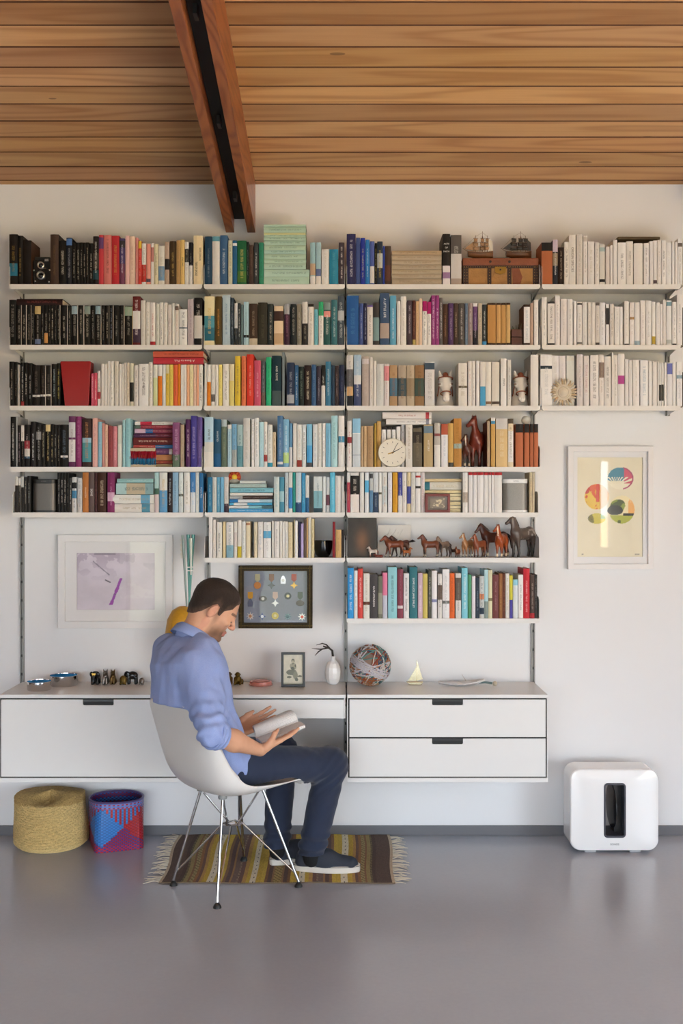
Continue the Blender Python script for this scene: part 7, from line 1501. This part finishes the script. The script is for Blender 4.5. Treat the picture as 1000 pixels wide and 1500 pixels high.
# shoes
def shoe(heel, toe, name='shoe'):
    heel = np.array((*heel, 0.)); toe = np.array((*toe, 0.)); d = (toe-heel)/np.linalg.norm(toe-heel); L = np.linalg.norm(toe-heel); w = np.array((-d[1], d[0], 0))
    z0 = .0085
    ol = []; NN = 40
    for k in range(NN):
        a_ = 2*math.pi*k/NN; u = .5+.5*math.cos(a_); v = math.sin(a_); hwid = .036+.014*math.sin(max(0, min(1, (u-.1)/.9))*math.pi*.72)
        ol.append(heel+d*(L*u)+w*(v*abs(v)**-.35 if abs(v) > 1e-6 else 0)*hwid)
    up = [('+', 0, ecap(heel+d*.045+uz*(z0+.04), heel+d*(L*.5)+uz*(z0+.036), w, (.036, .056), (.043, .048))), ('+', .03, ecap(heel+d*(L*.5)+uz*(z0+.034), heel+d*(L-.045)+uz*(z0+.026), w, (.043, .046), (.04, .036))), ('+', .03, ell(heel+d*(L*.4)+uz*(z0+.06), (.06, .036, .03), np.stack([d, w, uz], 1))), ('*', 0, plane(heel+uz*(z0+.024), -uz))]
    lo = np.minimum(heel, toe)-.07; hi = np.maximum(heel, toe)+.07; lo[2] = 0; hi[2] = .14
    s_ = blob(name, sdf(up), lo, hi, .0028, mat('navy_canvas', '2e3440', .8, 0, .2, 120, .3, 500), person, None, 1)
    MB().prism([(p[0], p[1]) for p in ol], z0, z0+.03, 'z').build('sole', mat('sole_white', 'd8d2c8', .6, 0, .1), s_, True, bevel=.003)
    MB().tube([tuple(p*1.0+(p-(heel+toe)/2)*.008+uz*(z0+.027)) for p in ol], .0011, 5, True).build('foxing_line', mat('line_black', '23242a', .6), s_)
    return s_, d, w
s1, d1, w1 = shoe((-.212, -.535), (.082, -.552)); s2, d2, w2 = shoe((-.318, -.475), (-.06, -.35))
MB().box(-.118, -.112, -.6005, -.599, .066, .074).build('shoe_tab', mat('tab_white', 'e8e8e4', .6), s1) if False else None
for A in (AL, AR): 
    blob('sock', rc(A+np.array((0, 0, .03)), A+np.array((.005, 0, -.035)), .042, .038), A-.12, A+.12, .004, mat('sock_black', '141416', .9), person)
# ================================================================== OPEN BOOK IN HIS HANDS
S0, S1 = np.array((-.357, -.768, .634)), np.array((-.183, -.672, .684)); N0, N1 = np.array((-.327, -.862, .639)), np.array((-.153, -.762, .689)); T0, T1 = np.array((-.379, -.682, .668)), np.array((-.238, -.572, .712))
bk_ = empty('open_book', tuple((S0+S1)/2), 'open white paperback held in the hands of the reading man', 'book')
def slab(a0, a1, b0, b1, bulge, th, name, m, lift=0.0, curl=0):
    NA, NB_ = 14, 14; vs = []; fs = []
    n = np.cross(a1-a0, b0-a0); n /= np.linalg.norm(n); n = n if n[2] > 0 else -n
    for sgn in (0, 1):
        for i in range(NA+1):
            for j in range(NB_+1):
                u, v = i/NA, j/NB_; p = (a0*(1-u)+a1*u)*(1-v)+(b0*(1-u)+b1*u)*v+n*(bulge*math.sin(math.pi*min(1, v*1.0)**.7)+lift-sgn*th)
                if curl: p = p+n*curl*v*v
                vs.append(tuple(p))
    m1 = NB_+1; K = (NA+1)*m1
    for i in range(NA):
        for j in range(NB_):
            k = i*m1+j; fs.append((k, k+1, k+m1+1, k+m1)); fs.append((K+k, K+k+m1, K+k+m1+1, K+k+1))
    for i in range(NA):
        fs.append((i*m1, (i+1)*m1, K+(i+1)*m1, K+i*m1)); k = i*m1+NB_; fs.append((k, K+k, K+k+m1, k+m1))
    for j in range(NB_):
        fs.append((j, K+j, K+j+1, j+1)); k = NA*m1+j; fs.append((k, k+1, K+k+1, K+k))
    o = MB().add(vs, fs).build(name, m, bk_, True)
    uv = o.data.uv_layers.new(name='UVMap'); return o
def pagetext():
    t = NT('printed_page'); t.p.inputs['Roughness'].default_value = .7
    # lines of small print run across the page: bands along the object's spine direction
    tc = t.n('TexCoord'); dt = t.n('VectorMath', operation='DOT_PRODUCT'); w = (N0-S0)/np.linalg.norm(N0-S0); l_ = (S1-S0)/np.linalg.norm(S1-S0)
    t.l(tc.outputs['Object'], dt.inputs[0]); dt.inputs[1].default_value = tuple(l_)
    ln = t.math('SINE', t.math('MULTIPLY', dt.outputs['Value'], 2*math.pi/.0052)); on = t.math('GREATER_THAN', ln, .1)
    nz = t.n('TexNoise', Scale=330.0); t.l(tc.outputs['Object'], nz.inputs['Vector']); f = t.math('MULTIPLY', on, t.math('GREATER_THAN', nz.outputs['Fac'], .48))
    t.l(t.mix(t.math('MULTIPLY', f, .35), lin('efedea'), lin('4a4a4c')), t.p.inputs['Base Color']); return t.m
pt_ = pagetext(); cv = mat('cover_white', 'e4e4e6', .45)
slab(S0, S1, N0, N1, .005, .011, 'right_pages', pt_); slab(S0, S1, T0, T1, .016, .008, 'left_pages', pt_, curl=0)
slab(S0, S1, N0, N1, .004, .0012, 'cover', cv, -.0125); slab(S0, S1, T0, T1, .014, .0012, 'cover', cv, -.0095)
slab(S0*.97+T0*.03, S1*.97+T1*.03, T0*1.02-S0*.02, T1*1.02-S1*.02, .03, .0006, 'loose_page', pt_)
